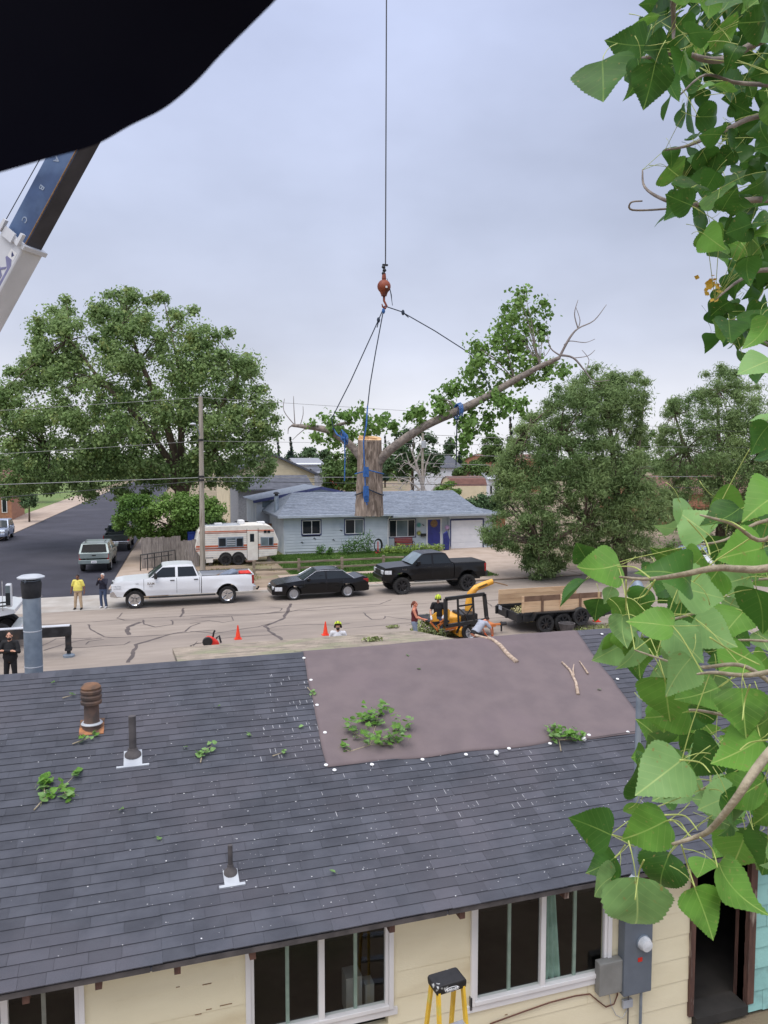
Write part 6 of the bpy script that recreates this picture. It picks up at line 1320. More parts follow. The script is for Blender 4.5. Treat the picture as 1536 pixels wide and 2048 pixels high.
# straw of chips and a dark lid lying by the trailer
p_ = atz(1185, 1262); t = thing('chip_heap', tuple(p_), 'low heap of brown chips and straw beside the trailer', 'debris'); leafobj('chips', [tuple(p_+Vector((x, y, .03))) for x, y in ((-.8,0),(0,.2),(.8,.3),(1.5,.2),(2.4,.4))], [(.8,.5,.14)]*5, 1800, .04, 'brush_leaf', t); t.children[0]['kind'] = 'stuff'
p_ = atz(1133, 1268); t = thing('dark_bucket', tuple(p_), 'dark rubber tub lying in front of the trailer wheel', 'tub'); MB().lathe([(.2,0),(.34,.45),(.30,.45),(.18,.03)], 18).build('tub', 'pipe_dark', t)
cone_b = MB().box(-.18,-.18,0,.18,.18,.035).mesh('cone_base'); cone_b.materials.append(M('cone_orange'))
cone_c = MB().lathe([(.135,.035),(.03,.68),(.028,.70),(.0201,.66)], 20).mesh('cone_body'); cone_c.materials.append(M('cone_orange')); cone_c.shade_smooth(); cone_c.set_sharp_from_angle(angle=R(40))
for px, py, nm in ((476,1278,'orange traffic cone nearer the red bag on the street'),(651,1270,'orange traffic cone beside the helmeted man'),(1193,1243,'orange traffic cone behind the dump trailer tongue')):
    p_ = atz(px, py); t = thing('traffic_cone', tuple(p_), nm, 'cone', 'orange cones on the street'); t.scale = (.78,)*3; put(cone_b, 'base', t); put(cone_c, 'body', t)
# fallen red tool bag with cord
p_ = atz(424, 1291); t = thing('backpack_blower', tuple(p_), 'red and black power tool lying on the street', 'power tool'); t.scale = (.8,)*3
MB().prism([(-.36,0),(.36,0),(.30,.18),(.05,.40),(-.2,.46),(-.34,.3)], -.2, .22, 'y').build('housing', 'red_plastic', t, bevel=.06, smooth=40)
MB().lathe([(.2,-.26),(.24,-.2),(.2,-.1)], 16, (-.22,0,.24), 'y').build('intake', 'black_plastic', t); MB().tube([(.05,.05,.38),(.1,.05,.62),(.16,.05,.70)], .045, 8).build('handle', 'black_plastic', t); MB().tube([(.2,.1,.3),(.35,.1,.42),(.42,.0,.1)], .05, 8).build('hose', 'black_plastic', t)
MB().tube([(-.3,-.1,.02),(-.8,-.2,.012),(-1.0,.2,.012),(-.7,.55,.012),(-.1,.7,.012)], .012, 5).build('cord', 'black_plastic', t)
# ================================================================== people (local frame: facing -y, their left is +x, height about 1.75)
pm('skin', S(206,156,130), S(192,142,118), scale=4, rough=.6); pm('skin_dark', S(128,86,66), S(112,74,58), scale=4, rough=.6); pm('skin_red', S(214,140,112), S(198,126,100), scale=4, rough=.6)
for nm, c in (('yellow',(236,222,110)),('khaki',(196,172,142)),('navy',(34,34,52)),('jeans',(70,84,112)),('jeans_light',(128,140,158)),('black_cloth',(20,20,24)),('white_cloth',(222,222,226)),('grey_cloth',(168,172,184)),('maroon',(96,34,38)),('boot',(52,46,42)),('hair_dark',(40,32,28)),('hair_white',(206,202,198)),('hair_red',(112,62,44)),('lime',(206,224,60)),('orange_glove',(232,104,48)),('print_grey',(70,72,84))):
    pm(nm, S(*c), tuple(x*.82 for x in S(*c)), scale=9, rough=.8, bump=.25, bscale=14)
def caps(b, p0, r0, p1, r1, n=10):
    p0, p1 = Vector(p0), Vector(p1); b.tube([p0, p0.lerp(p1,.5), p1], [r0, (r0+r1)/2*1.02, r1], n); b.ball(tuple(p0), r0, n, 6); b.ball(tuple(p1), r1, n, 6)
def loft(b, spine, dims, side, n=16):
    base = len(b.v); k = len(spine)
    for i, p in enumerate(spine):
        p = Vector(p); d = (Vector(spine[min(i+1,k-1)])-Vector(spine[max(i-1,0)])).normalized(); x = Vector(side); x = (x-d*x.dot(d)).normalized(); y = d.cross(x)
        for j in range(n):
            a = 2*pi*j/n; b.v.append(tuple(p+x*dims[i][0]*math.cos(a)+y*dims[i][1]*math.sin(a)))
    for i in range(k-1):
        for j in range(n): j2 = (j+1) % n; b.f.append((base+i*n+j, base+i*n+j2, base+(i+1)*n+j2, base+(i+1)*n+j))
    b.f.append(tuple(base+j for j in range(n))[::-1]); b.f.append(tuple(base+(k-1)*n+j for j in range(n)))
def melt(b, name, mat, parent, vox):
    o = b.build(name, mat, parent, smooth=True, fix=False); m = o.modifiers.new('remesh', 'REMESH'); m.mode = 'VOXEL'; m.voxel_size = vox; m.use_smooth_shade = True
    s = o.modifiers.new('smooth', 'SMOOTH'); s.factor = .5; s.iterations = 3; return o
STAND = dict(pelvis=(0,0,.95), chest=(0,.0,1.28), neck=(0,.01,1.50), head=(0,-.02,1.63), look=(0,-1,0),
   hip=((-.09,0,.92),(.09,0,.92)), knee=((-.11,-.02,.50),(.11,-.02,.50)), ankle=((-.12,.02,.08),(.12,.02,.08)),
   sh=((-.19,0,1.43),(.19,0,1.43)), el=((-.26,.03,1.14),(.26,.03,1.14)), wr=((-.27,-.05,.90),(.27,-.05,.90)), toe=((-.03,-1,0),(.03,-1,0)))
def person(loc, rz, label, scale, pose, skin, shirt, legs, sleeve=.55, hair=None, hat=None, fat=1.0, shoes='boot', beard=None, glove=None, held=None):
    J = dict(STAND); J.update(pose); T = thing('person', loc, label, 'person', None, rz); T.scale = (scale,)*3
    P, C, Nk, Hd = [Vector(J[k]) for k in ('pelvis','chest','neck','head')]; side = (Vector(J['sh'][1])-Vector(J['sh'][0])).normalized(); lk = Vector(J['look']).normalized()
    body = MB(); W_ = P.lerp(C, .5)
    loft(body, [P-(C-P)*.35, P, W_, C, C.lerp(Nk,.6), Nk], [(.13,.10),(.165,.115),(.145*fat,.105*fat),(.165,.118),(.15,.09),(.06,.06)], side)
    caps(body, J['sh'][0], .062, J['sh'][1], .062); caps(body, Nk-(Hd-Nk)*.4, .06, Nk.lerp(Hd,.6), .055)
    # head: skull, jaw, nose, ears
    up = (Hd-Nk).normalized(); rt = lk.cross(up).normalized(); up2 = rt.cross(lk).normalized()
    body.ball(tuple(Hd+up2*.03-lk*.01), (.078,.092,.10), 14, 10); body.ball(tuple(Hd-up2*.055+lk*.028), (.055,.055,.058), 12, 8)
    caps(body, Hd+lk*.085+up2*.01, .012, Hd+lk*.103-up2*.022, .016, 8)
    for s in (-1, 1): body.ball(tuple(Hd+rt*s*.082-lk*.005), (.016,.022,.03), 8, 6)
    for s in (0, 1):
        caps(body, J['sh'][s], .058, J['el'][s], .043); caps(body, J['el'][s], .043, J['wr'][s], .029)
        wv = Vector(J['wr'][s]); d = (wv-Vector(J['el'][s])).normalized(); sx = Vector((0,-1,0)) if abs(d.y) < .8 else Vector((1,0,0)); sx = (sx-d*sx.dot(d)).normalized(); nn = d.cross(sx)
        if nn.dot(Vector((1 if s == 0 else -1,0,0))) < 0: nn = -nn
        caps(body, wv, .028, wv+d*.06, .036)
        for q, (o_, l_) in enumerate(((-.030,.062),(-.010,.078),(.011,.074),(.031,.055))):
            b0 = wv+d*.085+sx*o_; k_ = b0+d*l_*.55+nn*.008; caps(body, b0, .0095, k_, .009, 6); caps(body, k_, .009, k_+d*l_*.35+nn*.025, .008, 6)
        caps(body, wv+d*.03-sx*.03, .012, wv+d*.075-sx*.062+nn*.012, .010, 6)
        caps(body, J['hip'][s], .085, J['knee'][s], .058); caps(body, J['knee'][s], .056, J['ankle'][s], .038)
        a = Vector(J['ankle'][s]); tv_ = Vector(J['toe'][s]).normalized(); caps(body, a-Vector((0,0,.03)), .04, a+tv_*.12-Vector((0,0,.045)), .032)
    melt(body, 'body', skin, T, .0085)
    # trousers
    b = MB(); loft(b, [P-(C-P)*.32, P-(C-P)*.05, P+(C-P)*.28], [(.15,.125),(.185*max(1,fat*.95),.135*fat),(.165*fat,.125*fat)], side)
    for s in (0, 1): caps(b, J['hip'][s], .102, J['knee'][s], .078); caps(b, J['knee'][s], .078, Vector(J['knee'][s]).lerp(Vector(J['ankle'][s]), .94), .066)
    melt(b, 'trousers', legs, T, .016)
    # shirt
    b = MB(); loft(b, [P+(C-P)*.02, P+(C-P)*.3, W_+(C-P)*.15, C, C.lerp(Nk,.55), C.lerp(Nk,.82)], [(.188*fat,.145*fat),(.178*fat,.140*fat),(.172*fat,.132*fat),(.19,.14),(.165,.105),(.085,.08)], side)
    if sleeve > 0:
        caps(b, J['sh'][0], .075, J['sh'][1], .075)
        for s in (0, 1):
            sp_, ep_, wp_ = Vector(J['sh'][s]), Vector(J['el'][s]), Vector(J['wr'][s])
            if sleeve <= 1: caps(b, sp_, .078, sp_.lerp(ep_, sleeve), .068)
            else: caps(b, sp_, .076, ep_, .06); caps(b, ep_, .06, ep_.lerp(wp_, .92), .046)
    else:
        for s in (0, 1): caps(b, Vector(J['sh'][s])*.55+C*.45, .05, Vector(J['sh'][s]).lerp(Nk, .45), .035)
    melt(b, 'shirt', shirt, T, .014)
    for s in (0, 1):
        a = Vector(J['ankle'][s]); tv_ = Vector(J['toe'][s]).normalized(); b = MB(); caps(b, a+Vector((0,0,.0)), .058, a-Vector((0,0,.025)), .056); caps(b, a-tv_*.05-Vector((0,0,.035)), .044, a+tv_*.15-Vector((0,0,.040)), .042); melt(b, 'shoe', shoes, T, .014)
    for s in (-1, 1): MB().ball(tuple(Hd+lk*.082+rt*s*.033+up2*.022), .013, 8, 6).build('eye', 'hair_dark', T)
    MB().ball(tuple(Hd+lk*.078-up2*.055), (.024,.012,.007), 8, 5).build('mouth', 'maroon', T)
    if hair:
        b = MB(); b.ball(tuple(Hd+up2*.048-lk*.022), (.088,.098,.092), 14, 9)
        if hair == 'hair_red': b.ball(tuple(Hd-lk*.11+up2*.03), .045, 10, 7); caps(b, Hd-lk*.13+up2*.02, .035, Hd-lk*.17-up2*.10, .018)
        melt(b, 'hair', hair, T, .014)
    if beard: b = MB(); b.ball(tuple(Hd-up2*.075+lk*.035), (.062,.060,.055), 12, 8); melt(b, 'beard', beard, T, .012)
    if hat:
        hc = Hd+up2*.055-lk*.01; M3 = Matrix((rt, -lk, up2)).transposed(); h = MB()
        prf = [(.128,-.01),(.130,.02),(.118,.07),(.085,.108),(.035,.125),(.004,.128)]; h.lathe(prf, 20)
        for i in range(len(h.v)): v = M3 @ Vector((h.v[i][0]*.92, h.v[i][1]*1.08, h.v[i][2])); h.v[i] = tuple(v+hc)
        ho = h.build('helmet', hat, T, smooth=50)
        br_ = MB(); pts = [(.11*math.cos(a), -.10-.08*math.sin(a)) for a in np.linspace(0, pi, 9)]; br_.prism(pts, -.02, -.005, 'z')
        for i in range(len(br_.v)): br_.v[i] = tuple(M3 @ Vector(br_.v[i])+hc)
        br_.build('helmet_peak', 'black_cloth', ho)
        for s in (-1, 1): q = Hd+rt*s*.10+up2*.0; MB().ball(tuple(q), (.035,.04,.05), 10, 7).build('ear_muff', 'black_cloth', ho)
        for k_ in (-.04, .04):
            st = MB().tube([hc+M3 @ Vector((k_,-.132,.02)), hc+M3 @ Vector((k_,-.10,.09)), hc+M3 @ Vector((k_,0,.128)), hc+M3 @ Vector((k_,.11,.08))], .012, 5); st.build('helmet_stripe', 'black_cloth', ho)
    if glove:
        for s in (0, 1):
            wv = Vector(J['wr'][s]); d = (wv-Vector(J['el'][s])).normalized(); b = MB(); caps(b, wv-d*.03, .04, wv+d*.10, .045); melt(b, 'glove', glove, T, .012)
    if held: held(T, J)
    return T
def phone(T, J):
    p = (Vector(J['wr'][0])+Vector(J['wr'][1]))/2+Vector((0,-.07,.09)); MB().box(p.x-.08, p.y-.006, p.z-.04, p.x+.08, p.y+.006, p.z+.04).build('phone', 'black_plastic', T, bevel=.004)
CAMF = -TH
p = atz(157, 1219); person((p.x, p.y, .012), CAMF, 'man in yellow t-shirt and khaki trousers standing at the intersection', .93, dict(el=((-.31,.03,1.14),(.31,.03,1.14)), wr=((-.33,-.04,.90),(.33,-.04,.90)), knee=((-.13,-.02,.50),(.13,-.02,.50)), ankle=((-.17,.02,.08),(.15,.02,.08))), 'skin_dark', 'yellow', 'khaki', .75, 'hair_dark', fat=1.28)
p = atz(207, 1216); person((p.x, p.y, .012), CAMF-.1, 'person in navy jacket and jeans holding up a phone with both hands', .94, dict(el=((-.24,-.16,1.20),(.24,-.16,1.20)), wr=((-.07,-.30,1.46),(.07,-.30,1.46)), ankle=((-.10,.02,.08),(.16,.0,.08)), head=(0,-.03,1.62)), 'skin', 'navy', 'jeans', 1.5, 'hair_white', fat=1.05, shoes='white_cloth', held=phone)
p = atd(20, 1300, 23.3); person((p.x, p.y, 0), CAMF+.15, 'man in black jacket with folded arms at the lower left edge', 1.0, dict(el=((-.29,-.10,1.16),(.29,-.10,1.16)), wr=((.10,-.24,1.22),(-.10,-.27,1.24)), look=(.2,-1,.25), knee=((-.12,-.02,.50),(.12,-.02,.50)), ankle=((-.15,.02,.08),(.15,.02,.08))), 'skin', 'black_cloth', 'black_cloth', 1.5, 'hair_dark', fat=1.2, beard='hair_dark')
p = atd(676, 1270, 24.6)
def tprint(T, J):
    for r_, (w__, h__) in enumerate(((.22,.05),(.18,.03))):
        o = lettering('DERMON' if r_ == 0 else 'TREE', .075 if r_ == 0 else .05, 'print_grey', T, (0,-.165-.002*r_,1.30-.07*r_), (pi/2,0,0), 'shirt_print', True)
def tprint2(T, J):
    for r_ in range(2): MB().box(-.13+.03*r_,-.172,1.30-.06*r_,.13-.03*r_,-.150,1.335-.06*r_).build('shirt_print', 'print_grey', T)
person((p.x, p.y, 0), CAMF-.1, 'bearded man in white t-shirt and helmet looking up beside a cone', 1.0, dict(look=(.12,-.9,.55), head=(0,.0,1.635), el=((-.29,.06,1.15),(.29,.06,1.15)), wr=((-.27,-.02,.9),(.27,-.02,.9))), 'skin', 'white_cloth', 'jeans', .7, 'hair_dark', hat='lime', beard='hair_dark', fat=1.12, held=tprint2)
p = atd(829, 1250, 28.7); person((p.x, p.y, 0), CAMF+1.35, 'woman in dark red tank top with hair in a bun by the brush pile', .97, dict(look=(.0,-1,.25), el=((-.22,-.12,1.16),(.24,.0,1.14)), wr=((-.10,-.38,1.08),(.20,-.26,1.02)), knee=((-.10,-.08,.5),(.10,-.02,.5))), 'skin_red', 'maroon', 'jeans_light', 0, 'hair_red', fat=.92)
p = atd(876, 1240, 29.6); person((p.x, p.y, 0), CAMF-.1, 'worker in black t-shirt and lime yellow helmet behind the chipper', .99, dict(look=(-.1,-1,-.25), el=((-.30,-.02,1.15),(.30,-.04,1.16)), wr=((-.26,-.20,.95),(.22,-.28,1.0))), 'skin', 'black_cloth', 'jeans', .6, None, hat='lime', glove='white_cloth')
p = atd(962, 1262, 28.0); person((p.x-.05, p.y, 0), CAMF+2.2, 'worker in grey t-shirt bending over the chipper tongue with orange gloves', .97, dict(pelvis=(0,.25,.72), chest=(0,-.05,.98), neck=(0,-.24,1.10), head=(0,-.36,1.12), look=(0,-.75,-.65), hip=((-.10,.25,.70),(.10,.25,.70)), knee=((-.18,-.12,.52),(.18,-.10,.50)), ankle=((-.17,.10,.08),(.18,.12,.08)),
   sh=((-.19,-.16,1.06),(.19,-.16,1.06)), el=((-.26,-.34,.82),(.26,-.36,.80)), wr=((-.20,-.46,.55),(.20,-.48,.52))), 'skin_red', 'grey_cloth', 'black_cloth', .7, 'hair_dark', glove='orange_glove')
# ================================================================== trees
pm('bark_far', S(112,98,86), S(84,72,62), scale=4, rough=.95, bump=.6, bscale=12, stretch=(1,1,.3)); pm('bark_dead', S(178,168,158), S(146,136,128), scale=4, rough=.95)
leafmat('leaf_cotton_far', S(146,169,110), S(114,140,86), .44, .45, .36, yel=S(156,166,98))
leafmat('leaf_bush', S(114,144,72), S(84,116,54), .30, .45, .30)
leafmat('leaf_willow', S(146,167,110), S(112,137,86), .40, .5, .30)
leafmat('leaf_dark', S(88,112,74), S(70,94,62), .22, .5, .3); leafmat('leaf_spruce', S(52,72,62), S(40,58,50), .1, .6, .25); leafmat('leaf_mid', S(104,128,72), S(84,108,58), .25, .5, .3)
def inpoly(poly, x, y):
    c = False; j = len(poly)-1
    for i in range(len(poly)):
        if (poly[i][1] > y) != (poly[j][1] > y) and x < (poly[j][0]-poly[i][0])*(y-poly[i][1])/(poly[j][1]-poly[i][1])+poly[i][0]: c = not c
        j = i
    return c
def edgedist(poly, x, y):
    d = 1e9
    for i in range(len(poly)):
        ax, ay = poly[i-1]; bx, by = poly[i]; t = max(0, min(1, ((x-ax)*(bx-ax)+(y-ay)*(by-ay))/max(1e-6, (bx-ax)**2+(by-ay)**2))); d = min(d, math.hypot(x-ax-t*(bx-ax), y-ay-t*(by-ay)))
    return d
def tree(name, label, poly, Y, depth, n, rad, leaves, size, mat, base, forks, tr=.45, aspect=.6, up=.35, flat=0.0, seed=3, bark='bark_far', group=None, cat='tree', squash=.75, zbase=.05, soft=1.0):
    rs = random.Random(seed); g = atd(base[0], base[1], Y); T = thing(name, (g.x, g.y, zbase), label, cat, group)
    xs = [p[0] for p in poly]; ys = [p[1] for p in poly]; m2 = Y/F_PX; C = []; Rr = []; rp = rad/m2
    mxd = max(edgedist(poly, x, y) for x, y in [(rs.uniform(min(xs), max(xs)), rs.uniform(min(ys), max(ys))) for _ in range(300)] if inpoly(poly, x, y))
    tries = 0
    while len(C) < n and tries < 20000:
        tries += 1; x, y = rs.uniform(min(xs), max(xs)), rs.uniform(min(ys), max(ys))
        if not inpoly(poly, x, y): continue
        ed = edgedist(poly, x, y)
        if ed < rp*.22: continue
        dd = depth*math.sqrt(min(1, ed/(mxd*.8)))*rs.choice((-1,-.9,-.6,0,.5,1))*rs.uniform(.6,1)
        r_ = min(rad*rs.choice((.5,.7,.9,1.1,1.5)), max(ed*m2*1.25, rad*.45)); C.append(tuple(atd(x, y, Y+dd))); Rr.append((r_, r_, r_*squash))
    V, F = scatter_leaves(C, Rr, leaves, size, up=up, aspect=aspect, flat=flat, rng=np.random.default_rng(seed), soft=soft)
    o = bpy.data.objects.new('crown', npmesh('crown', V-np.array(T.location), F, [mat])); COL.objects.link(o); o.parent = T
    b = MB(); G = Vector((g.x, g.y, zbase-.05)); ends = []
    for f in forks:
        pts = [atd(x, y, Y+dd_) for x, y, dd_ in f]; st = G if len(f) and f[0] is not None else G
        P = [G]+pts; k_ = len(P); b.tube(P, [tr*(1-.82*i/(k_-1))*(1 if i else 1.15) for i in range(k_)], 9); ends += P[1:]
    for i, c in enumerate(C):
        if i % 2 and n > 40: continue
        c = Vector(c); e_ = min(ends, key=lambda p: (p-c).length); m_ = e_.lerp(c, .5)+Vector((0,0,rad*.15)); b.tube([e_, m_, c], [tr*.16, tr*.10, tr*.03], 5)
    b.build('trunk', bark, T, wld=True, smooth=True); return T
tree('cottonwood_tree', 'huge spreading cottonwood tree behind the camper on the left',
  [(-60,760),(0,742),(40,722),(58,690),(50,655),(75,612),(110,592),(150,588),(175,604),(200,588),(225,570),(265,573),(290,588),(330,573),(352,600),(395,615),(418,655),(445,642),(482,650),(505,690),(522,720),(528,760),(552,790),(562,822),(572,855),(562,880),(550,930),(535,972),(480,985),(430,975),(400,985),(330,1000),(280,992),(245,1010),(205,1045),(180,1015),(150,1000),(110,985),(60,1000),(20,1003),(-60,980)],
  60, 6.5, 460, 1.25, 165000, .112, 'leaf_cotton_far', (362,1085), [[(362,1000,0),(345,930,0),(290,850,-1),(200,760,-2),(140,680,-2)],[(366,980,0),(362,880,0),(365,760,0),(340,660,0)],[(370,980,0),(395,900,-1),(440,820,0),(480,740,0)],[(358,980,0),(300,930,2),(210,900,2),(100,900,2)],[(366,960,0),(330,840,-2),(280,720,-2),(250,640,-1)],[(372,970,0),(430,900,-2),(510,870,-1)]], .42, .7, .3, .3, 4)
tree('lilac_bush', 'bright green bushy shrub behind the grey plank fence', [(228,1060),(225,1010),(245,990),(290,985),(340,985),(400,985),(450,1000),(458,1040),(430,1070),(340,1080),(260,1075)], 52.5, 2.0, 120, .75, 42000, .085, 'leaf_bush', (345,1085), [[(340,1040,0),(300,1010,0)],[(350,1040,0),(400,1010,0)],[(335,1050,0),(260,1020,0)]], .14, .7, .35, 0, 6, cat='bush')
tree('willow_tree', 'large grey green willow tree in front of the driveway',
  [(968,1092),(960,1062),(988,1010),(985,945),(1010,885),(1040,835),(1098,795),(1118,762),(1150,742),(1180,722),(1215,716),(1240,745),(1280,738),(1302,762),(1302,820),(1292,850),(1312,900),(1335,980),(1338,1070),(1300,1120),(1230,1125),(1160,1112),(1115,1150),(1082,1167),(1050,1150),(1028,1112)],
  45, 4.0, 520, .85, 155000, .112, 'leaf_willow', (1240,1135), [[(1238,1080,0),(1235,1000,0),(1225,900,0),(1210,780,0)],[(1235,1050,0),(1190,960,0),(1120,880,-1),(1060,850,-1)],[(1242,1040,0),(1270,940,0),(1285,830,0)],[(1236,1070,0),(1170,1050,-2),(1080,1090,-2)],[(1240,1060,0),(1290,1040,1)]], .38, .22, .2, .45, 8)
tree('willow_tree', 'second grey green willow standing farther back at the right edge',
  [(1305,910),(1325,820),(1342,792),(1380,780),(1400,742),(1432,720),(1470,737),(1540,760),(1600,860),(1600,1050),(1500,1090),(1400,1085),(1330,1060)],
  62, 4.5, 340, 1.1, 100000, .13, 'leaf_willow', (1440,1110), [[(1440,1040,0),(1438,900,0),(1435,780,0)],[(1440,1030,0),(1370,900,0),(1350,830,0)],[(1442,1030,0),(1520,900,0)]], .38, .25, .2, .4, 9)
tree('bush', 'dark green bushes under the right hand willows', [(1270,1130),(1290,1080),(1400,1070),(1540,1080),(1580,1150),(1540,1185),(1400,1180),(1290,1170)], 52, 2.0, 40, .8, 12000, .09, 'leaf_mid', (1400,1180), [[(1380,1140,0)],[(1450,1130,0)]], .1, .5, .3, 0, 12, cat='bush')
# farther trees
def bt(label, poly, Y, base, mat='leaf_dark', leaves=6000, size=.16, rad=1.1, n=36, seed=1, cat='tree', name='background_tree', depth=2.5, tr=.25):
    return tree(name, label, poly, Y, depth, n, rad, leaves, size, mat, base, [[(base[0], (base[1]+min(p[1] for p in poly))/2, 0), (base[0]+4, min(p[1] for p in poly)+14, 0)]], tr, .6, .3, 0, seed, cat=cat, group='trees behind the houses')
bt('broad dark green tree behind the distant utility pole', [(770,960),(770,880),(800,855),(840,848),(870,870),(885,905),(884,950),(830,965)], 110, (825,985), leaves=9000, size=.22, rad=1.5, seed=21)
bt('round green tree just right of the hanging trunk', [(640,940),(655,905),(690,885),(720,890),(745,930),(735,985),(690,1000),(650,975)], 86, (695,1010), 'leaf_mid', 9000, .18, 1.2, 40, 22)
bt('slim upright conifer above the far slate roof', [(888,915),(888,885),(898,865),(908,868),(910,912)], 150, (899,930), 'leaf_dark', 2400, .28, 1.0, 16, 23)
bt('pale green tree left of the dark spruce', [(955,925),(958,895),(975,868),(1000,865),(1012,900),(1005,925)], 140, (985,945), 'leaf_mid', 5000, .26, 1.5, 26, 24)
bt('olive shrubby trees behind the far house', [(900,958),(915,930),(950,920),(985,935),(985,955),(940,965)], 112, (945,975), 'leaf_mid', 5000, .2, 1.1, 26, 25)
bt('leafy bush beside the garage roof', [(915,1030),(930,1000),(960,985),(1000,990),(1010,1025),(980,1035)], 64, (960,1040), 'leaf_dark', 7000, .11, .7, 34, 26, 'bush', 'garden_bush', 1.5, .12)
bt('low bright bush behind the blue house ridge', [(862,995),(870,970),(905,962),(925,985),(915,1005),(880,1005)], 78, (890,1012), 'leaf_bush', 5000, .13, .8, 28, 27, 'bush', 'garden_bush', 1.5, .12)
bt('dark hedge at the far left lawn', [(38,1018),(40,990),(70,985),(80,1012)], 84, (58,1020), 'leaf_dark', 3000, .12, .7, 20, 28, 'bush', 'garden_bush', 1.2, .1)
bt('green trees behind the far left house', [(-60,960),(-60,900),(0,890),(60,905),(110,930),(120,960),(40,965)], 120, (20,985), 'leaf_mid', 9000, .24, 1.7, 40, 29)
bt('dense trees at the top of the side street', [(150,960),(160,905),(220,885),(300,890),(360,910),(380,960),(260,968)], 190, (260,980), 'leaf_dark', 9000, .36, 2.4, 40, 30)
bt('hazy green trees right of the cream house', [(560,930),(575,905),(620,895),(660,900),(668,935),(610,945)], 165, (615,950), 'leaf_dark', 6000, .32, 2.0, 30, 31)
bt('tree mass behind the second willow', [(1240,960),(1280,870),(1340,850),(1420,860),(1560,870),(1600,980),(1400,1000)], 105, (1420,1000), 'leaf_mid', 11000, .22, 1.6, 50, 32)
def spruce(px, top, bot, w_, Y, label):
    b_ = atd(px, bot, Y); t_ = atd(px, top, Y).z; T = thing('spruce_tree', (b_.x, b_.y, 0), label, 'tree', 'conifers on the skyline'); h = t_; r0 = w_/2*Y/F_PX; C = []; Rr = []
    for k in range(11):
        t = k/10; r_ = r0*(1-t)+.15
        for j in range(5 if k < 8 else 2): a = j*1.257+k*.7; C.append((b_.x+r_*.55*math.cos(a), b_.y+r_*.55*math.sin(a), h*(.18+.80*t)-.1*r_)); Rr.append((r_*.55, r_*.55, h*.035+.1))
    leafobj('crown', C, Rr, 3000, .22, 'leaf_spruce', T, aspect=.3); MB().tube([(0,0,0),(0,0,h)], [.25,.04], 7).build('trunk', 'bark_far', T)
spruce(581, 876, 912, 30, 150, 'dark spruce left of the hanging limb'); spruce(556, 884, 912, 16, 160, 'smaller dark spruce left of the bigger one'); spruce(1020, 836, 905, 34, 135, 'tall blue green spruce beside the willow'); spruce(920, 880, 918, 14, 170, 'small far spruce above the slate roof'); spruce(770, 872, 915, 18, 180, 'thin dark spruce right of the trunk top')
# dead grey tree
Y = 66; g = atd(850, 1062, Y); T = thing('dead_tree', (g.x, g.y, 0), 'bare pale dead tree behind the blue house roof', 'tree')
b = MB()
for pts, r0 in (([(858,1058),(852,1000),(842,960),(830,920),(818,890)],.28),([(846,970),(852,930),(862,905)],.10),([(850,1000),(835,975),(815,960),(795,955)],.13),([(838,945),(820,930),(812,905)],.12),([(846,975),(826,985),(805,1000)],.08),([(853,1000),(868,975),(880,970)],.08),([(832,925),(843,900),(838,885)],.08),([(815,960),(800,975),(790,990)],.05),([(825,930),(808,925),(800,935)],.05),([(856,1035),(846,1000),(836,985)],.12)):
    P = [atd(x, y, Y) for x, y in pts]; b.tube(P, [lerp(r0, .02, i/(len(P)-1)) for i in range(len(P))], 6)
rs = random.Random(5)
for k in range(70):
    p0 = atd(rs.uniform(788,880), rs.uniform(915,1000), Y+rs.uniform(-1,1)); p1 = p0+Vector((rs.uniform(-1,1), rs.uniform(-.5,.5), rs.uniform(-.4,.9))); b.tube([p0, (p0+p1)/2+Vector((0,0,.15)), p1], [.03,.02,.008], 4)
b.build('trunk', 'bark_dead', T, wld=True)
# far-off wood along the skyline
C = []; Rr = []; rs = random.Random(9)
for k in range(260):
    px = rs.uniform(-700, 2300); Y = rs.uniform(230, 420); p = atd(px, 920, Y); r_ = rs.uniform(3, 6.5); C.append((p.x, p.y, r_*.55)); Rr.append((r_*1.5, r_*1.2, r_*.95))
V, F = scatter_leaves(C, Rr, 42000, .75, aspect=.7); o = bpy.data.objects.new('far_wood', npmesh('far_wood', V, F, ['leaf_mid'])); COL.objects.link(o); tag(o, 'far belt of trees along the horizon', 'trees', kind='stuff')
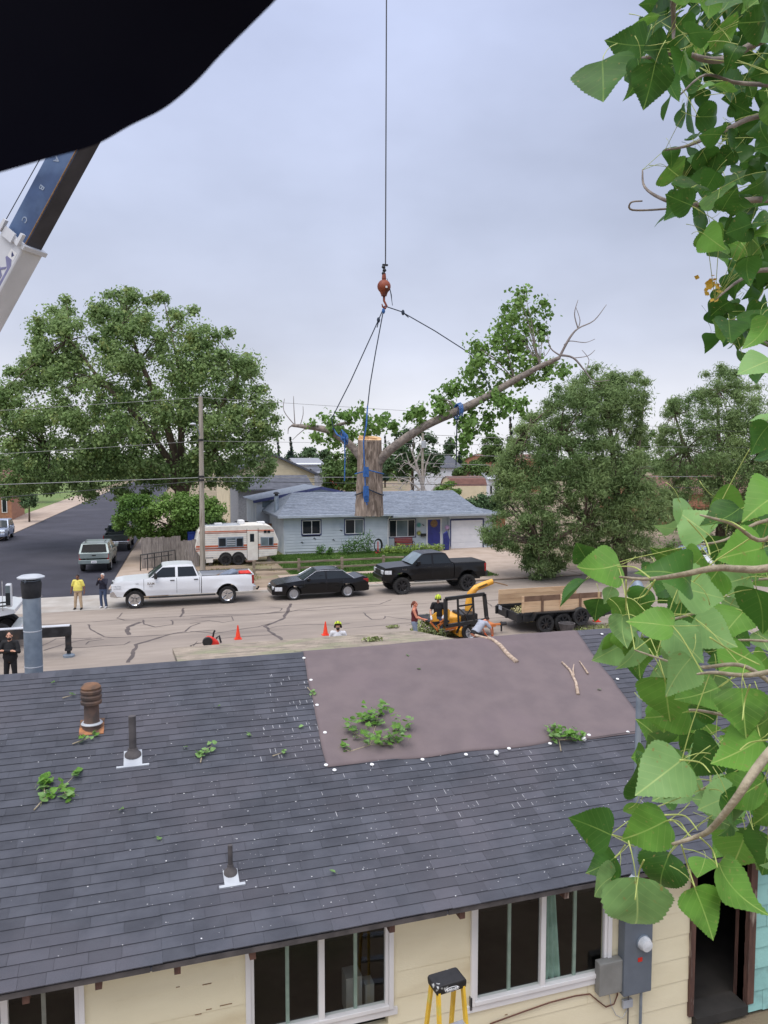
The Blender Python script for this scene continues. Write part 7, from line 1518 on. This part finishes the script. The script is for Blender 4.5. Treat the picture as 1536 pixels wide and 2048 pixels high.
# ================================================================== the climber's own cottonwood: leaves close to the lens
def nearleafmat(name, c1, c2, vein):
    m = leafmat(name, c1, c2, .34, .38, 0, .32); t = m.node_tree; Lk = t.links; bs_ = t.nodes['Principled BSDF']; src = bs_.inputs['Base Color'].links[0].from_socket
    co = N(t, 'ShaderNodeTexCoord'); sx = N(t, 'ShaderNodeSeparateXYZ'); Lk.new(co.outputs['Object'], sx.inputs[0])
    ab = N(t, 'ShaderNodeMath', operation='ABSOLUTE'); Lk.new(sx.outputs['X'], ab.inputs[0])
    m1 = N(t, 'ShaderNodeMapRange'); m1.inputs['From Min'].default_value = .006; m1.inputs['From Max'].default_value = .016; m1.inputs['To Min'].default_value = 1; m1.inputs['To Max'].default_value = 0; Lk.new(ab.outputs[0], m1.inputs[0])
    sl = N(t, 'ShaderNodeMath', operation='MULTIPLY_ADD'); sl.inputs[1].default_value = -.75; Lk.new(ab.outputs[0], sl.inputs[0]); Lk.new(sx.outputs['Y'], sl.inputs[2])
    md = N(t, 'ShaderNodeMath', operation='PINGPONG'); md.inputs[1].default_value = .075; Lk.new(sl.outputs[0], md.inputs[0])
    m2 = N(t, 'ShaderNodeMapRange'); m2.inputs['From Min'].default_value = .003; m2.inputs['From Max'].default_value = .010; m2.inputs['To Min'].default_value = .22; m2.inputs['To Max'].default_value = 0; Lk.new(md.outputs[0], m2.inputs[0])
    mxv = N(t, 'ShaderNodeMath', operation='MAXIMUM'); Lk.new(m1.outputs[0], mxv.inputs[0]); Lk.new(m2.outputs[0], mxv.inputs[1])
    xx = N(t, 'ShaderNodeMix', data_type='RGBA'); xx.inputs['B'].default_value = (*vein, 1); Lk.new(src, xx.inputs['A']); Lk.new(mxv.outputs[0], xx.inputs['Factor']); Lk.new(xx.outputs['Result'], bs_.inputs['Base Color'])
    oi = N(t, 'ShaderNodeObjectInfo'); sv = N(t, 'ShaderNodeVectorMath', operation='SCALE'); sv.inputs['Scale'].default_value = 9.0; Lk.new(oi.outputs['Location'], sv.inputs[0])
    av = N(t, 'ShaderNodeVectorMath', operation='ADD'); Lk.new(co.outputs['Object'], av.inputs[0]); Lk.new(sv.outputs[0], av.inputs[1])
    for sc_, lo_, hi_, cc_, am in ((9.0, .66, .72, S(146,132,78), .75), (2.2, .42, .66, tuple(x*1.35 for x in c1), .6)):
        ns = N(t, 'ShaderNodeTexNoise'); ns.inputs['Scale'].default_value = sc_; Lk.new(av.outputs[0], ns.inputs['Vector']); ms = N(t, 'ShaderNodeMapRange'); ms.inputs['From Min'].default_value = lo_; ms.inputs['From Max'].default_value = hi_; ms.inputs['To Max'].default_value = am; Lk.new(ns.outputs[0], ms.inputs[0])
        x2 = N(t, 'ShaderNodeMix', data_type='RGBA'); x2.inputs['B'].default_value = (*cc_, 1); Lk.new(xx.outputs['Result'], x2.inputs['A']); Lk.new(ms.outputs[0], x2.inputs['Factor']); xx = x2
    Lk.new(xx.outputs['Result'], bs_.inputs['Base Color'])
    for n_ in t.nodes:
        if n_.type == 'BSDF_TRANSLUCENT': Lk.new(xx.outputs['Result'], n_.inputs['Color'])
nearleafmat('near_leaf', S(100,144,58), S(82,124,46), S(164,188,100)); nearleafmat('near_leaf_pale', S(126,162,98), S(106,146,80), S(176,198,122)); nearleafmat('near_leaf_dark', S(64,104,40), S(52,90,34), S(120,152,72))
pm('petiole', S(180,192,104), S(160,172,90), scale=10, rough=.5); pm('twig_near', S(168,156,132), S(140,128,104), scale=30, rough=.85, bump=.4, bscale=120)
pm('yellow_leaf', S(216,176,64), S(190,150,50), scale=12, rough=.6)
def leaf_mesh(seed, mat):
    """deltoid toothed blade, unit length along +y, base at the origin, with a petiole running back"""
    rs = random.Random(seed); half = [(0,.0),(.20,-.03),(.36,.03),(.46,.14),(.47,.26),(.42,.40),(.34,.54),(.24,.68),(.14,.81),(.06,.92),(0,1.0)]; out = []
    for i in range(len(half)-1):
        p0, p1, p2, p3 = half[max(i-1,0)], half[i], half[i+1], half[min(i+2,len(half)-1)]
        for k in range(4):
            t = k/4; x, y = [.5*((2*p1[q])+(p2[q]-p0[q])*t+(2*p0[q]-5*p1[q]+4*p2[q]-p3[q])*t*t+(3*p1[q]-p0[q]-3*p2[q]+p3[q])*t**3) for q in (0, 1)]
            if 1 <= i < 9: x += (.013 if k % 2 else -.009)*rs.uniform(.5,1.5)
            out.append((max(x, 0), y))
    out.append((0, 1.0)); wv = rs.uniform(.8,2.2); cu_ = rs.uniform(-1.0,.6); fold = rs.uniform(-.1,.55); tws = rs.uniform(-.5,.5); V = []; F = []; asy = rs.uniform(-.06,.06); ph = rs.random()*6
    def H(x, y): return fold*abs(x)*(.6+.6*y)+tws*x*y+cu_*(y-.3)**2*1.2+.035*wv*math.sin(y*9+ph+(3 if x > 0 else 0))*abs(x)*2
    n = len(out)
    for x, y in out: V.append((x*1.02, y, H(x, y)))
    for x, y in out: V.append((-x*(1+asy), y, H(-x, y)))
    for i in range(n): V.append((0, out[i][1], H(0, out[i][1])))
    for i in range(n-1):
        F.append((2*n+i, i, i+1, 2*n+i+1)); F.append((n+i, 2*n+i, 2*n+i+1, n+i+1))
    b = MB(); b.v = V; b.f = F; nb = len(F); bend = rs.uniform(-.25,.25)
    b.tube([(0,.06,.006),(bend*.1,-.12,.01),(bend*.4,-.28,-.03),(bend*.8,-.42,-.10),(bend*1.3,-.54,-.20)], [.006,.007,.007,.008,.011], 5)
    me = b.mesh('leaf', fix=False); me.materials.append(M(mat)); me.materials.append(M('petiole'))
    for i, p in enumerate(me.polygons): p.material_index = 0 if i < nb else 1; p.use_smooth = i >= 0
    return me
LM = {m: [leaf_mesh(i*7+k, m) for i in range(8)] for k, m in enumerate(('near_leaf', 'near_leaf_pale', 'near_leaf_dark'))}
NT = thing('cottonwood_tree', (3.2, .6, 0), 'near cottonwood with large leaves hanging into the right edge', 'tree')
NT_L = Vector(NT.location)
MB().tube([(3.2,.6,-.1),(3.1,.7,3),(3.0,.9,6),(3.1,1.2,9),(3.3,1.6,12)], [.38,.33,.28,.22,.15], 16).build('trunk', 'bark', NT, wld=True, smooth=True)
rl = random.Random(17)
LB = []; BP = []
def nleaf(bx, by, tx, ty, mat=None, size=None, tilt=None, D=None, roll=None):
    ln = math.hypot(tx-bx, ty-by); size = size or rl.uniform(.085,.105); D = D or size*F_PX/ln*rl.uniform(.88,.97); size = ln*D/F_PX
    p = atd(bx, by, D); LB.append(p.copy()); q = atd(tx, ty, D*(1+(tilt if tilt is not None else rl.uniform(-.03,.03)))); y = (q-p); L_ = y.length; y.normalize()
    view = p-Vector((0,0,HCAM)); view.normalize(); z = -view; a = roll if roll is not None else rl.gauss(0, .5); x = y.cross(z).normalized(); z = x.cross(y); x, z = x*math.cos(a)+z*math.sin(a), z*math.cos(a)-x*math.sin(a)
    mat = mat or rl.choice(('near_leaf','near_leaf','near_leaf_pale','near_leaf_dark')); o = put(rl.choice(LM[mat]), 'leaf', NT, p-NT_L, (0,0,0), (L_*rl.uniform(1.05,1.28), L_*1.08, L_)); o.rotation_euler = Matrix((x, y, z)).transposed().to_euler(); return o
z5 = lambda x, y: (1130+x/3.532, 980+y/3.532); z6 = lambda x, y: (1130+x/3.783, 1460+y/3.783)
A5 = [(1010,310,795,150),(780,275,640,262),(1290,170,1185,75),(800,470,628,455),(375,535,85,585,'near_leaf'),(150,485,72,362,'near_leaf_dark'),(140,640,-20,820,'near_leaf_dark'),(430,760,440,970,'near_leaf'),(400,890,410,1115),(390,1100,205,1200,'near_leaf_pale'),(395,1105,285,1235,'near_leaf_dark'),(530,1160,485,1345,'near_leaf_dark'),(965,1140,695,1055),(850,920,715,1010,'near_leaf_dark'),(985,960,895,775),(1295,850,1128,795,'near_leaf_pale'),(1190,1190,995,1230,'near_leaf_dark'),(1250,1410,1275,1730,'near_leaf'),(770,1320,645,1410),(1060,1310,995,1510),(690,1500,715,1725),(1070,1840,905,1945,'near_leaf_dark'),(1260,1830,1085,1770),(680,1800,565,1690),(580,1870,492,1885),(850,1545,725,1665),(1330,350,1420,480),(1270,440,1190,520),(1180,330,1080,440),(960,620,870,700),(760,700,660,800),(560,700,500,860,'near_leaf_dark'),(640,620,740,740),(1110,590,1180,740),(1434,560,1330,660),(1434,780,1360,900),(1360,1000,1434,1130,'near_leaf_pale'),(1434,1180,1310,1270),(700,1050,620,1180),(640,1100,590,1000),(900,1330,820,1480),(930,1480,850,1560,'near_leaf_pale'),(1100,1500,1180,1620),(1300,1850,1434,1960),(900,1720,820,1840),(1000,1650,930,1760),(620,960,680,900),(1060,900,1120,1010),(1200,1000,1290,1100,'near_leaf_dark'),(240,760,210,880,'near_leaf_dark'),(330,690,280,800),(1340,200,1430,260),(1420,300,1340,360)]
A6 = [(885,225,560,475,'near_leaf_pale'),(765,690,440,845,'near_leaf'),(345,790,60,665,'near_leaf_dark'),(390,960,215,1070,'near_leaf_dark'),(375,1095,190,1230,'near_leaf_pale'),(540,1150,560,1560,'near_leaf_pale'),(780,950,685,1225,'near_leaf_dark'),(985,1200,1125,1565,'near_leaf'),(1150,1030,1420,1410,'near_leaf'),(1200,560,965,515,'near_leaf_pale'),(1095,665,1300,735,'near_leaf_pale'),(1450,770,1275,790,'near_leaf_dark'),(1110,330,1115,205),(1480,75,1150,255,'near_leaf'),(985,330,850,440),(1536,830,1510,1070,'near_leaf_dark'),(1060,980,1010,1130,'near_leaf'),(600,180,530,235,'near_leaf_dark'),(560,480,545,250,'near_leaf_dark'),(760,560,870,500),(1290,130,1190,60),(1400,560,1536,560,'near_leaf_dark'),(1180,850,1130,960),(900,60,860,-60),(700,60,610,-40),(1000,100,980,240),(700,980,760,1040,'near_leaf'),(560,560,520,640,'near_leaf'),(380,720,350,690)]
for a in A5: nleaf(*z5(a[0],a[1]), *z5(a[2],a[3]), a[4] if len(a) > 4 else None)
for a in A6: nleaf(*z6(a[0],a[1]), *z6(a[2],a[3]), a[4] if len(a) > 4 else None)
def smooth_path(P, m=5):
    Q = []; k_ = len(P)
    for i in range(k_-1):
        p0, p1, p2, p3 = P[max(i-1,0)], P[i], P[i+1], P[min(i+2,k_-1)]
        for q in range(m): t = q/m; Q.append(.5*((2*p1)+(p2-p0)*t+(2*p0-5*p1+4*p2-p3)*t*t+(3*p1-p0-3*p2+p3)*t**3))
    return Q+[P[-1]]
def nbranch(pts, D, r0, r1=.002, mat='twig_near'):
    P = [atd(x, y, D*(1+.04*math.sin(i*1.3))) for i, (x, y) in enumerate(pts)]; P = smooth_path(P); BP.extend(P); MB().tube(P, [lerp(r0, r1, i/(len(P)-1)) for i in range(len(P))], 7).build('branch', mat, NT, wld=True, smooth=True); return P
def nstem(pts, D): nbranch(pts, D, .0013, .0009, 'petiole')
nbranch([(1700,1100),(1536,1136),(1480,1138),(1430,1136),(1370,1148),(1320,1156),(1280,1158),(1240,1154)], 1.25, .008, .002)
nbranch([(1700,1380),(1580,1470),(1536,1508),(1500,1555),(1470,1600),(1420,1660),(1385,1676),(1345,1688)], 1.15, .010, .0025)
nbranch([(1620,1000),(1530,1080),(1470,1050),(1430,1038),(1400,1030)], 1.3, .005, .0015); nbranch([(1600,1330),(1500,1350),(1430,1345),(1395,1348)], 1.35, .006, .0018); nbranch([(1600,1420),(1540,1365),(1480,1330),(1400,1335),(1345,1325),(1270,1300)], 1.5, .006, .0016)
for pts in ([(1420,1110),(1410,1080),(1375,1040)],[(1300,1156),(1270,1135),(1235,1133)],[(1310,1160),(1290,1190),(1268,1198)],[(1252,1160),(1252,1220)],[(1490,1060),(1465,1045),(1440,1038)],[(1360,1520),(1400,1525),(1420,1545)],[(1340,1640),(1360,1645),(1378,1672)],[(1330,1630),(1370,1632),(1395,1660)],[(1288,1720),(1278,1745),(1270,1800)],[(1400,1675),(1425,1700),(1435,1735)],[(1363,1690),(1375,1730),(1390,1775)],[(1230,1715),(1240,1705),(1250,1690)],[(1225,1670),(1245,1675)],[(1500,1370),(1490,1400),(1485,1440)],[(1420,1275),(1460,1300),(1520,1330)],[(1536,1480),(1500,1485),(1480,1500)]): nstem(pts, 1.12)
# filler leaves deeper in the same crown
left_edge = [(0,1290),(50,1235),(90,1215),(200,1330),(230,1340),(290,1318),(340,1325),(420,1320),(470,1350),(500,1410),(560,1412),(620,1405),(680,1440),(730,1482),(775,1530)]
def xle(y):
    for (y0, x0), (y1, x1) in zip(left_edge, left_edge[1:]):
        if y0 <= y <= y1: return lerp(x0, x1, (y-y0)/(y1-y0))
    return 1536
cnt = 0
for a in ((1290,92,1222,88),(1300,60,1285,105),(1205,125,1208,205,'near_leaf_dark'),(1275,125,1235,170),(1280,120,1268,200),(1310,130,1290,215),(1335,110,1300,85),(1320,10,1285,5),(1340,20,1300,32),(1330,45,1315,60),(1300,100,1305,70)): nleaf(*a, D=3.0+rl.random()*.3, mat=a[4] if len(a) > 4 else 'near_leaf_dark') if False else nleaf(a[0],a[1],a[2],a[3], a[4] if len(a) > 4 else 'near_leaf_dark')  # dark leaf colour by default, standing in for backlight on the upper leaves
while cnt < 135:
    y = rl.uniform(-30, 775); x = rl.uniform(1290, 1575)
    if x < xle(max(y,0))+4: continue
    ln = rl.uniform(32, 54); an = rl.gauss(pi/2, 1.0); nleaf(x, y-ln*.4, x+ln*math.cos(an), y-ln*.4+ln*math.sin(an), rl.choice(('near_leaf','near_leaf_dark','near_leaf_dark','near_leaf_dark')), roll=rl.gauss(0,.9)); cnt += 1  # mostly the dark leaf material: backlit shade put into the colour
lowp = [(1345,1030),(1400,1000),(1560,990),(1560,1720),(1470,1700),(1400,1640),(1330,1600),(1300,1500),(1320,1400),(1290,1330),(1210,1290),(1225,1230),(1290,1190),(1320,1120)]; cnt = 0
while cnt < 64:
    x, y = rl.uniform(1200,1570), rl.uniform(995,1720)
    if not inpoly(lowp, x, y): continue
    ln = rl.uniform(48, 92); an = rl.gauss(pi*.62, .9); nleaf(x-ln*.4*math.cos(an), y-ln*.4*math.sin(an), x+ln*.6*math.cos(an), y+ln*.6*math.sin(an), rl.choice(('near_leaf','near_leaf','near_leaf_dark','near_leaf_pale')), roll=rl.gauss(0,.6)); cnt += 1
# smaller leaves farther up the same crown, in one mass
C = []; Rr = []
while len(C) < 54:
    y = rl.uniform(-40, 740); x = rl.uniform(1300, 1600)
    if x < xle(max(y,0))+44: continue
    C.append(tuple(atd(x, y, rl.uniform(3.6, 5.0)))); Rr.append((.22,.22,.2))
upb_ = MB(); upi = []
for k in range(300):
    me_ = rl.choice(LM[rl.choice(('near_leaf','near_leaf_dark'))]); c = Vector(rl.choice(C))+Vector((rl.uniform(-.1,.1), rl.uniform(-.1,.1), rl.uniform(-.1,.1))); sc_ = rl.uniform(.08,.115)
    y = Vector((rl.gauss(0,.6), rl.gauss(0,.6), -1)).normalized(); z = Vector((rl.gauss(0,.6)-F0[0], rl.gauss(0,.6)-F0[1], rl.gauss(.2,.5))); x = y.cross(z).normalized(); z = x.cross(y); Mx = Matrix((x, y, z)).transposed()
    upb_.add([Mx @ (v.co*sc_)+c for v in me_.vertices], [tuple(p.vertices) for p in me_.polygons])
o = upb_.build('upper_foliage', 'near_leaf_dark', NT, wld=True, smooth=True, fix=False); o['kind'] = 'stuff'  # whole mass in the dark leaf colour, painted as if seen against the sky
for pts, D, r0 in (([(1700,20),(1536,75),(1440,120),(1350,105),(1280,118),(1235,125)],3.0,.02),([(1700,250),(1536,230),(1450,260),(1380,290),(1330,300)],3.2,.016),([(1700,420),(1536,400),(1460,405),(1380,410),(1330,400),(1290,375),(1285,340)],3.2,.016),([(1380,410),(1330,418),(1265,420),(1262,405),(1285,402)],3.2,.005),([(1700,560),(1536,540),(1480,560),(1430,600)],3.0,.014),([(1700,700),(1536,690),(1500,650),(1460,640)],3.0,.012),([(1536,170),(1470,165),(1410,150),(1360,190)],3.2,.01),([(1345,-20),(1347,60),(1345,100)],3.0,.012)):
    nbranch(pts, D, r0, .003, 'bark_limb')
C = [tuple(atd(x, y, 3.0)) for x, y in ((1415,578),(1425,590),(1430,572),(1412,568))]; leafobj('yellow_leaves', C, [(.05,.04,.05)]*4, 26, .014, 'yellow_leaf', NT, aspect=.8)
for a in ((1536,850,1496,905,'near_leaf_dark'),(1570,835,1505,850,'near_leaf_pale'),(1545,905,1510,920,'near_leaf_dark'),(1540,640,1500,700),(1540,720,1480,745)): nleaf(a[0],a[1],a[2],a[3], a[4] if len(a) > 4 else None)
for pts, D in (([(1700,1200),(1536,1230),(1440,1215),(1360,1235),(1290,1250)],1.9),([(1720,1420),(1540,1440),(1450,1430),(1380,1420),(1330,1440)],1.9),([(1700,1560),(1536,1590),(1460,1560),(1400,1580)],1.8),([(1700,1030),(1536,1040),(1450,1080),(1390,1090)],2.0),([(1720,1300),(1500,1280),(1400,1290)],2.6),([(1720,1500),(1520,1500),(1420,1490)],2.6),([(1700,1150),(1500,1160),(1390,1180)],2.6)): nbranch(pts, D, .007, .002)
b = MB()
for p in LB:                                       # every leaf hangs on the nearest branch by its own stalk
    q_ = min(BP, key=lambda c: (c-p).length_squared); L_ = (q_-p).length
    if .05 < L_ < (.42 if p.length > 0 else 0): b.tube(smooth_path([p, p.lerp(q_,.3)+Vector((0,0,.06*L_)), p.lerp(q_,.7)+Vector((0,0,.03*L_)), q_], 3), [.0012]*9+[.0016], 4, False)
o = b.build('leaf_stalks', 'petiole', NT, wld=True, smooth=True, fix=False); o['kind'] = 'stuff'
# ================================================================== twigs and sprigs fallen on the roof
def sprig(px, py, stems, nl, label, spread=.16, lsz=(.05,.085), mats=('near_leaf_pale','near_leaf'), h0=.05):
    p = at_roof(px, py, .025); T = thing('fallen_sprig', tuple(p), label, 'branch', 'leafy sprigs fallen on the roof'); ends = []
    for st in stems:
        P = [at_roof(x, y, .035+.03*i/len(st)) for i, (x, y) in enumerate(st)]; MB().tube(P, [lerp(.009,.003,i/(len(P)-1)) for i in range(len(P))], 6).build('stem', 'twig_near', T, wld=True); ends += P[1:]
    for k in range(nl):
        e_ = rl.choice(ends)+Vector((rl.gauss(0,spread*.6), rl.gauss(0,spread*.6), 0)); e_.z = roofz(e_.y)+rl.uniform(.03, h0+.06); a = rl.random()*2*pi; L_ = rl.uniform(*lsz)
        y = Vector((math.cos(a), math.sin(a), rl.uniform(-.1,.45))).normalized(); z = Vector((rl.gauss(0,.45), rl.gauss(-.2,.45), 1)); x = y.cross(z).normalized(); z = x.cross(y)
        o = put(rl.choice(LM[rl.choice(mats)]), 'leaf', T, e_-Vector(T.location), Matrix((x, y, z)).transposed().to_euler(), (L_, L_, L_))
sprig(765, 1465, [[(700,1503),(740,1490),(752,1450),(757,1425)],[(740,1490),(780,1490),(800,1460)],[(735,1480),(705,1465)],[(752,1450),(735,1440)],[(752,1470),(790,1485)]], 140, 'biggest fallen leafy branch lying on the felt sheet', .13, (.07,.11), h0=.22)
sprig(690, 1500, [[(700,1503),(690,1498)]], 7, 'small sprig at the lower left of the biggest branch', .05)
sprig(1130, 1475, [[(1122,1502),(1118,1480),(1105,1465)],[(1118,1480),(1140,1478),(1155,1470)]], 70, 'leafy sprig on the lower edge of the felt beside the white scrap', .09, (.06,.10), h0=.12)
sprig(115, 1570, [[(68,1620),(90,1595),(125,1575),(150,1550)],[(90,1592),(88,1570),(95,1560)],[(125,1575),(133,1592)]], 40, 'forked sprig with yellow touched leaves at the left of the roof', .07, (.07,.12))
sprig(180, 1475, [[(145,1488),(165,1480),(190,1472)]], 11, 'small sprig lying against the rusty vent base', .05, (.05,.08))
sprig(413, 1500, [[(401,1525),(404,1510),(412,1498),(424,1492)]], 12, 'yellowish sprig alone in the middle of the dark shingles', .045, (.07,.10), ('near_leaf_pale',))
sprig(140, 1392, [[(125,1396),(145,1390)]], 4, 'tiny sprig above left of the rusty vent', .03, (.04,.06)); sprig(624, 1380, [[(615,1375),(626,1388)]], 6, 'tiny sprig at the left edge of the felt', .03, (.04,.06)); sprig(560, 1508, [[(545,1512),(565,1505)]], 5, 'pale dry sprig right of the yellowish one', .035, (.045,.06), ('near_leaf_pale',))
pm('stick_pale', S(196,176,156), S(150,128,110), scale=20, rough=.9, bump=.4, bscale=60)
def stick(pts, r, label, forks=()):
    p = at_roof(*pts[0], .03); T = thing('fallen_stick', tuple(p), label, 'stick', 'bare sticks on the felt sheet'); P = [at_roof(x, y, .05) for x, y in pts]; MB().tube(P, [r*(1.1-.5*i/(len(P)-1)) for i in range(len(P))], 8).build('stick', 'stick_pale', T, wld=True, smooth=True)
    for f in forks: MB().tube([at_roof(x, y, .05+.03*i) for i, (x, y) in enumerate(f)], [r*.5]*(len(f)-1)+[r*.2], 6).build('fork', 'stick_pale', T, wld=True)
stick([(1033,1324),(1015,1308),(1000,1290),(985,1279),(962,1274),(950,1270)], .040, 'thick pale bare branch lying over the ridge on the felt', [[(985,1279),(975,1272)]])
stick([(1156,1388),(1152,1365),(1140,1340),(1124,1324)], .026, 'forked bare stick on the right of the felt', [[(1148,1352),(1146,1340),(1148,1328)]]); stick([(1176,1347),(1168,1335),(1159,1322)], .016, 'short thin stick right of the forked one')
for i, (px, py, a_) in enumerate(((320,1678,.3),(373,1493,1.2),(435,1413,2.0),(500,1468,.6),(598,1453,2.2),(840,1338,.9),(818,1312,.4),(1198,1378,1.4),(502,1470,.8),(105,1365,1.9),(670,1745,.7),(240,1618,2.0))):
    p = at_roof(px, py, .04); o = put(rl.choice(LM['near_leaf_pale']), 'fallen_leaf', None, p, (SA+.1, .15, a_*2), (.07,.07,.07)); tag(o, 'single pale leaf lying '+('low on the left shingles','between the vent pipe and the yellowish sprig','high on the shingles left of the felt','midway left of the felt corner','beside the left felt edge','at the top of the felt','near the ridge on the felt','right of the forked stick','close to the mid roof leaf','by the ridge above the rusty vent','below the felt corner, low on the roof','below the taller vent pipe')[i], 'leaf', 'single leaves on the roof')
for px, py, lb in ((993,1506,'white crumpled scrap on the lower felt edge'),(1168,1478,'white crumpled scrap beside the right sprig')):
    p = at_roof(px, py, .05); T = thing('paper_scrap', tuple(p), lb, 'scrap'); b = MB().ball((0,0,0), .035, 9, 6)
    b.v = [(x*(1+.5*mathutils.noise.noise((x*60,y*60,z*60))), y*1.3, z*(1+.4*mathutils.noise.noise((y*50,1,x*50)))) for x, y, z in b.v]; b.build('scrap', 'fluff', T)
# ================================================================== yellow step ladder under the window
pm('fibre_yellow', S(232,190,60), S(214,170,48), scale=6, rough=.5, c3=S(190,200,110), scale3=3, mix3=(.58,.7)); pm('ladder_alu', S(186,190,200), S(160,166,178), scale=6, rough=.4, metal=.5); pm('ladder_black', S(34,32,32), S(24,22,22), scale=14, rough=.6, c3=S(190,190,186), scale3=9, mix3=(.62,.66))
lv = 7.0; lt = atd(893, 1952, 7.0); T = thing('step_ladder', (lt.x, lt.y, 0), 'yellow step ladder with a black top under the windows', 'ladder', rz=.1); zt = lt.z; T.location.z = 0
MB().prism([(-.155,zt-.09),(.155,zt-.09),(.165,zt-.02),(.145,zt+.0),(-.145,zt+.0),(-.165,zt-.02)], -.11, .09, 'y').build('top_cap', 'ladder_black', T, bevel=.02)
tcap = T.children[0]
el = MB().lathe([(.075,0),(.075,.004)], 28, (0,0,0), 'y'); el.v = [(x, y-.116, z*.32+zt-.055) for x, y, z in el.v]; el.build('badge', 'white_paint', tcap)
el = MB().lathe([(.069,0),(.069,.004)], 28, (0,0,0), 'y'); el.v = [(x, y-.119, z*.28+zt-.055) for x, y, z in el.v]; el.build('badge_field', 'ladder_black', tcap); lettering('WERNER', .032, 'white_paint', tcap, (0,-.120,zt-.055), (pi/2,0,0), bold=True)
for s in (-1, 1):
    MB().beam((s*.13,-.08,zt-.05),(s*.19,-.38,0), .025, .055, (0,1,0)).build('front_rail', 'fibre_yellow', T); MB().beam((s*.125,.06,zt-.05),(s*.18,.42,0), .025, .05, (0,1,0)).build('rear_rail', 'fibre_yellow', T)
for k in range(5):
    t = .17+k*.165; y = lerp(-.08,-.38,t); z = lerp(zt-.05,0,t); w_ = lerp(.125,.18,t); st = MB().box(-w_,y-.045,z-.03,w_,y+.045,z).build('step', 'ladder_alu', T, bevel=.006)
    if k < 2:
        for s in (-1, 1): MB().beam((s*w_*.95,y-.02,z-.10),(s*w_*.5,y-.02,z-.03), .02, .01).build('step_brace', 'ladder_alu', st)
# ================================================================== the black brim just above the lens
pm('brim_black', (.003,.003,.007), (.005,.005,.009), scale=8, rough=.9, spec=.05)
edge = [(-300,420),(-150,388),(0,345),(100,316),(190,290),(260,252),(330,216),(390,166),(440,112),(490,62),(550,2),(610,-60),(700,-180)]
P0 = [atd(x, y, .27+.03*math.sin(i*.26)) for i, (x, y) in enumerate(edge)]; P0 = smooth_path(P0, 6); n_ = len(P0)
b = MB(); mid_ = [p+Vector((-F0[0]*.02-RT[0]*.03, -F0[1]*.02-RT[1]*.03, .05)) for p in P0]; rear = [p+Vector((-F0[0]*.05-RT[0]*.10, -F0[1]*.05-RT[1]*.10, .13)) for p in P0]
thk = [p+Vector((F0[0]*.004, F0[1]*.004, .006)) for p in P0]; r2 = [p+Vector((F0[0]*.01, F0[1]*.01, .02)) for p in rear]
b.v = [tuple(p) for p in P0+mid_+rear+r2+thk]
for k in range(5):
    for i in range(n_-1): a_, c_ = k*n_, ((k+1) % 5)*n_; b.f.append((a_+i, a_+i+1, c_+i+1, c_+i))
b.f.append(tuple(k*n_ for k in range(5))); b.f.append(tuple(k*n_+n_-1 for k in range(5))[::-1])
T = thing('helmet_brim', tuple(P0[4]), 'black out of focus helmet brim across the top left corner', 'helmet'); b.build('brim', 'brim_black', T, wld=True, smooth=60)
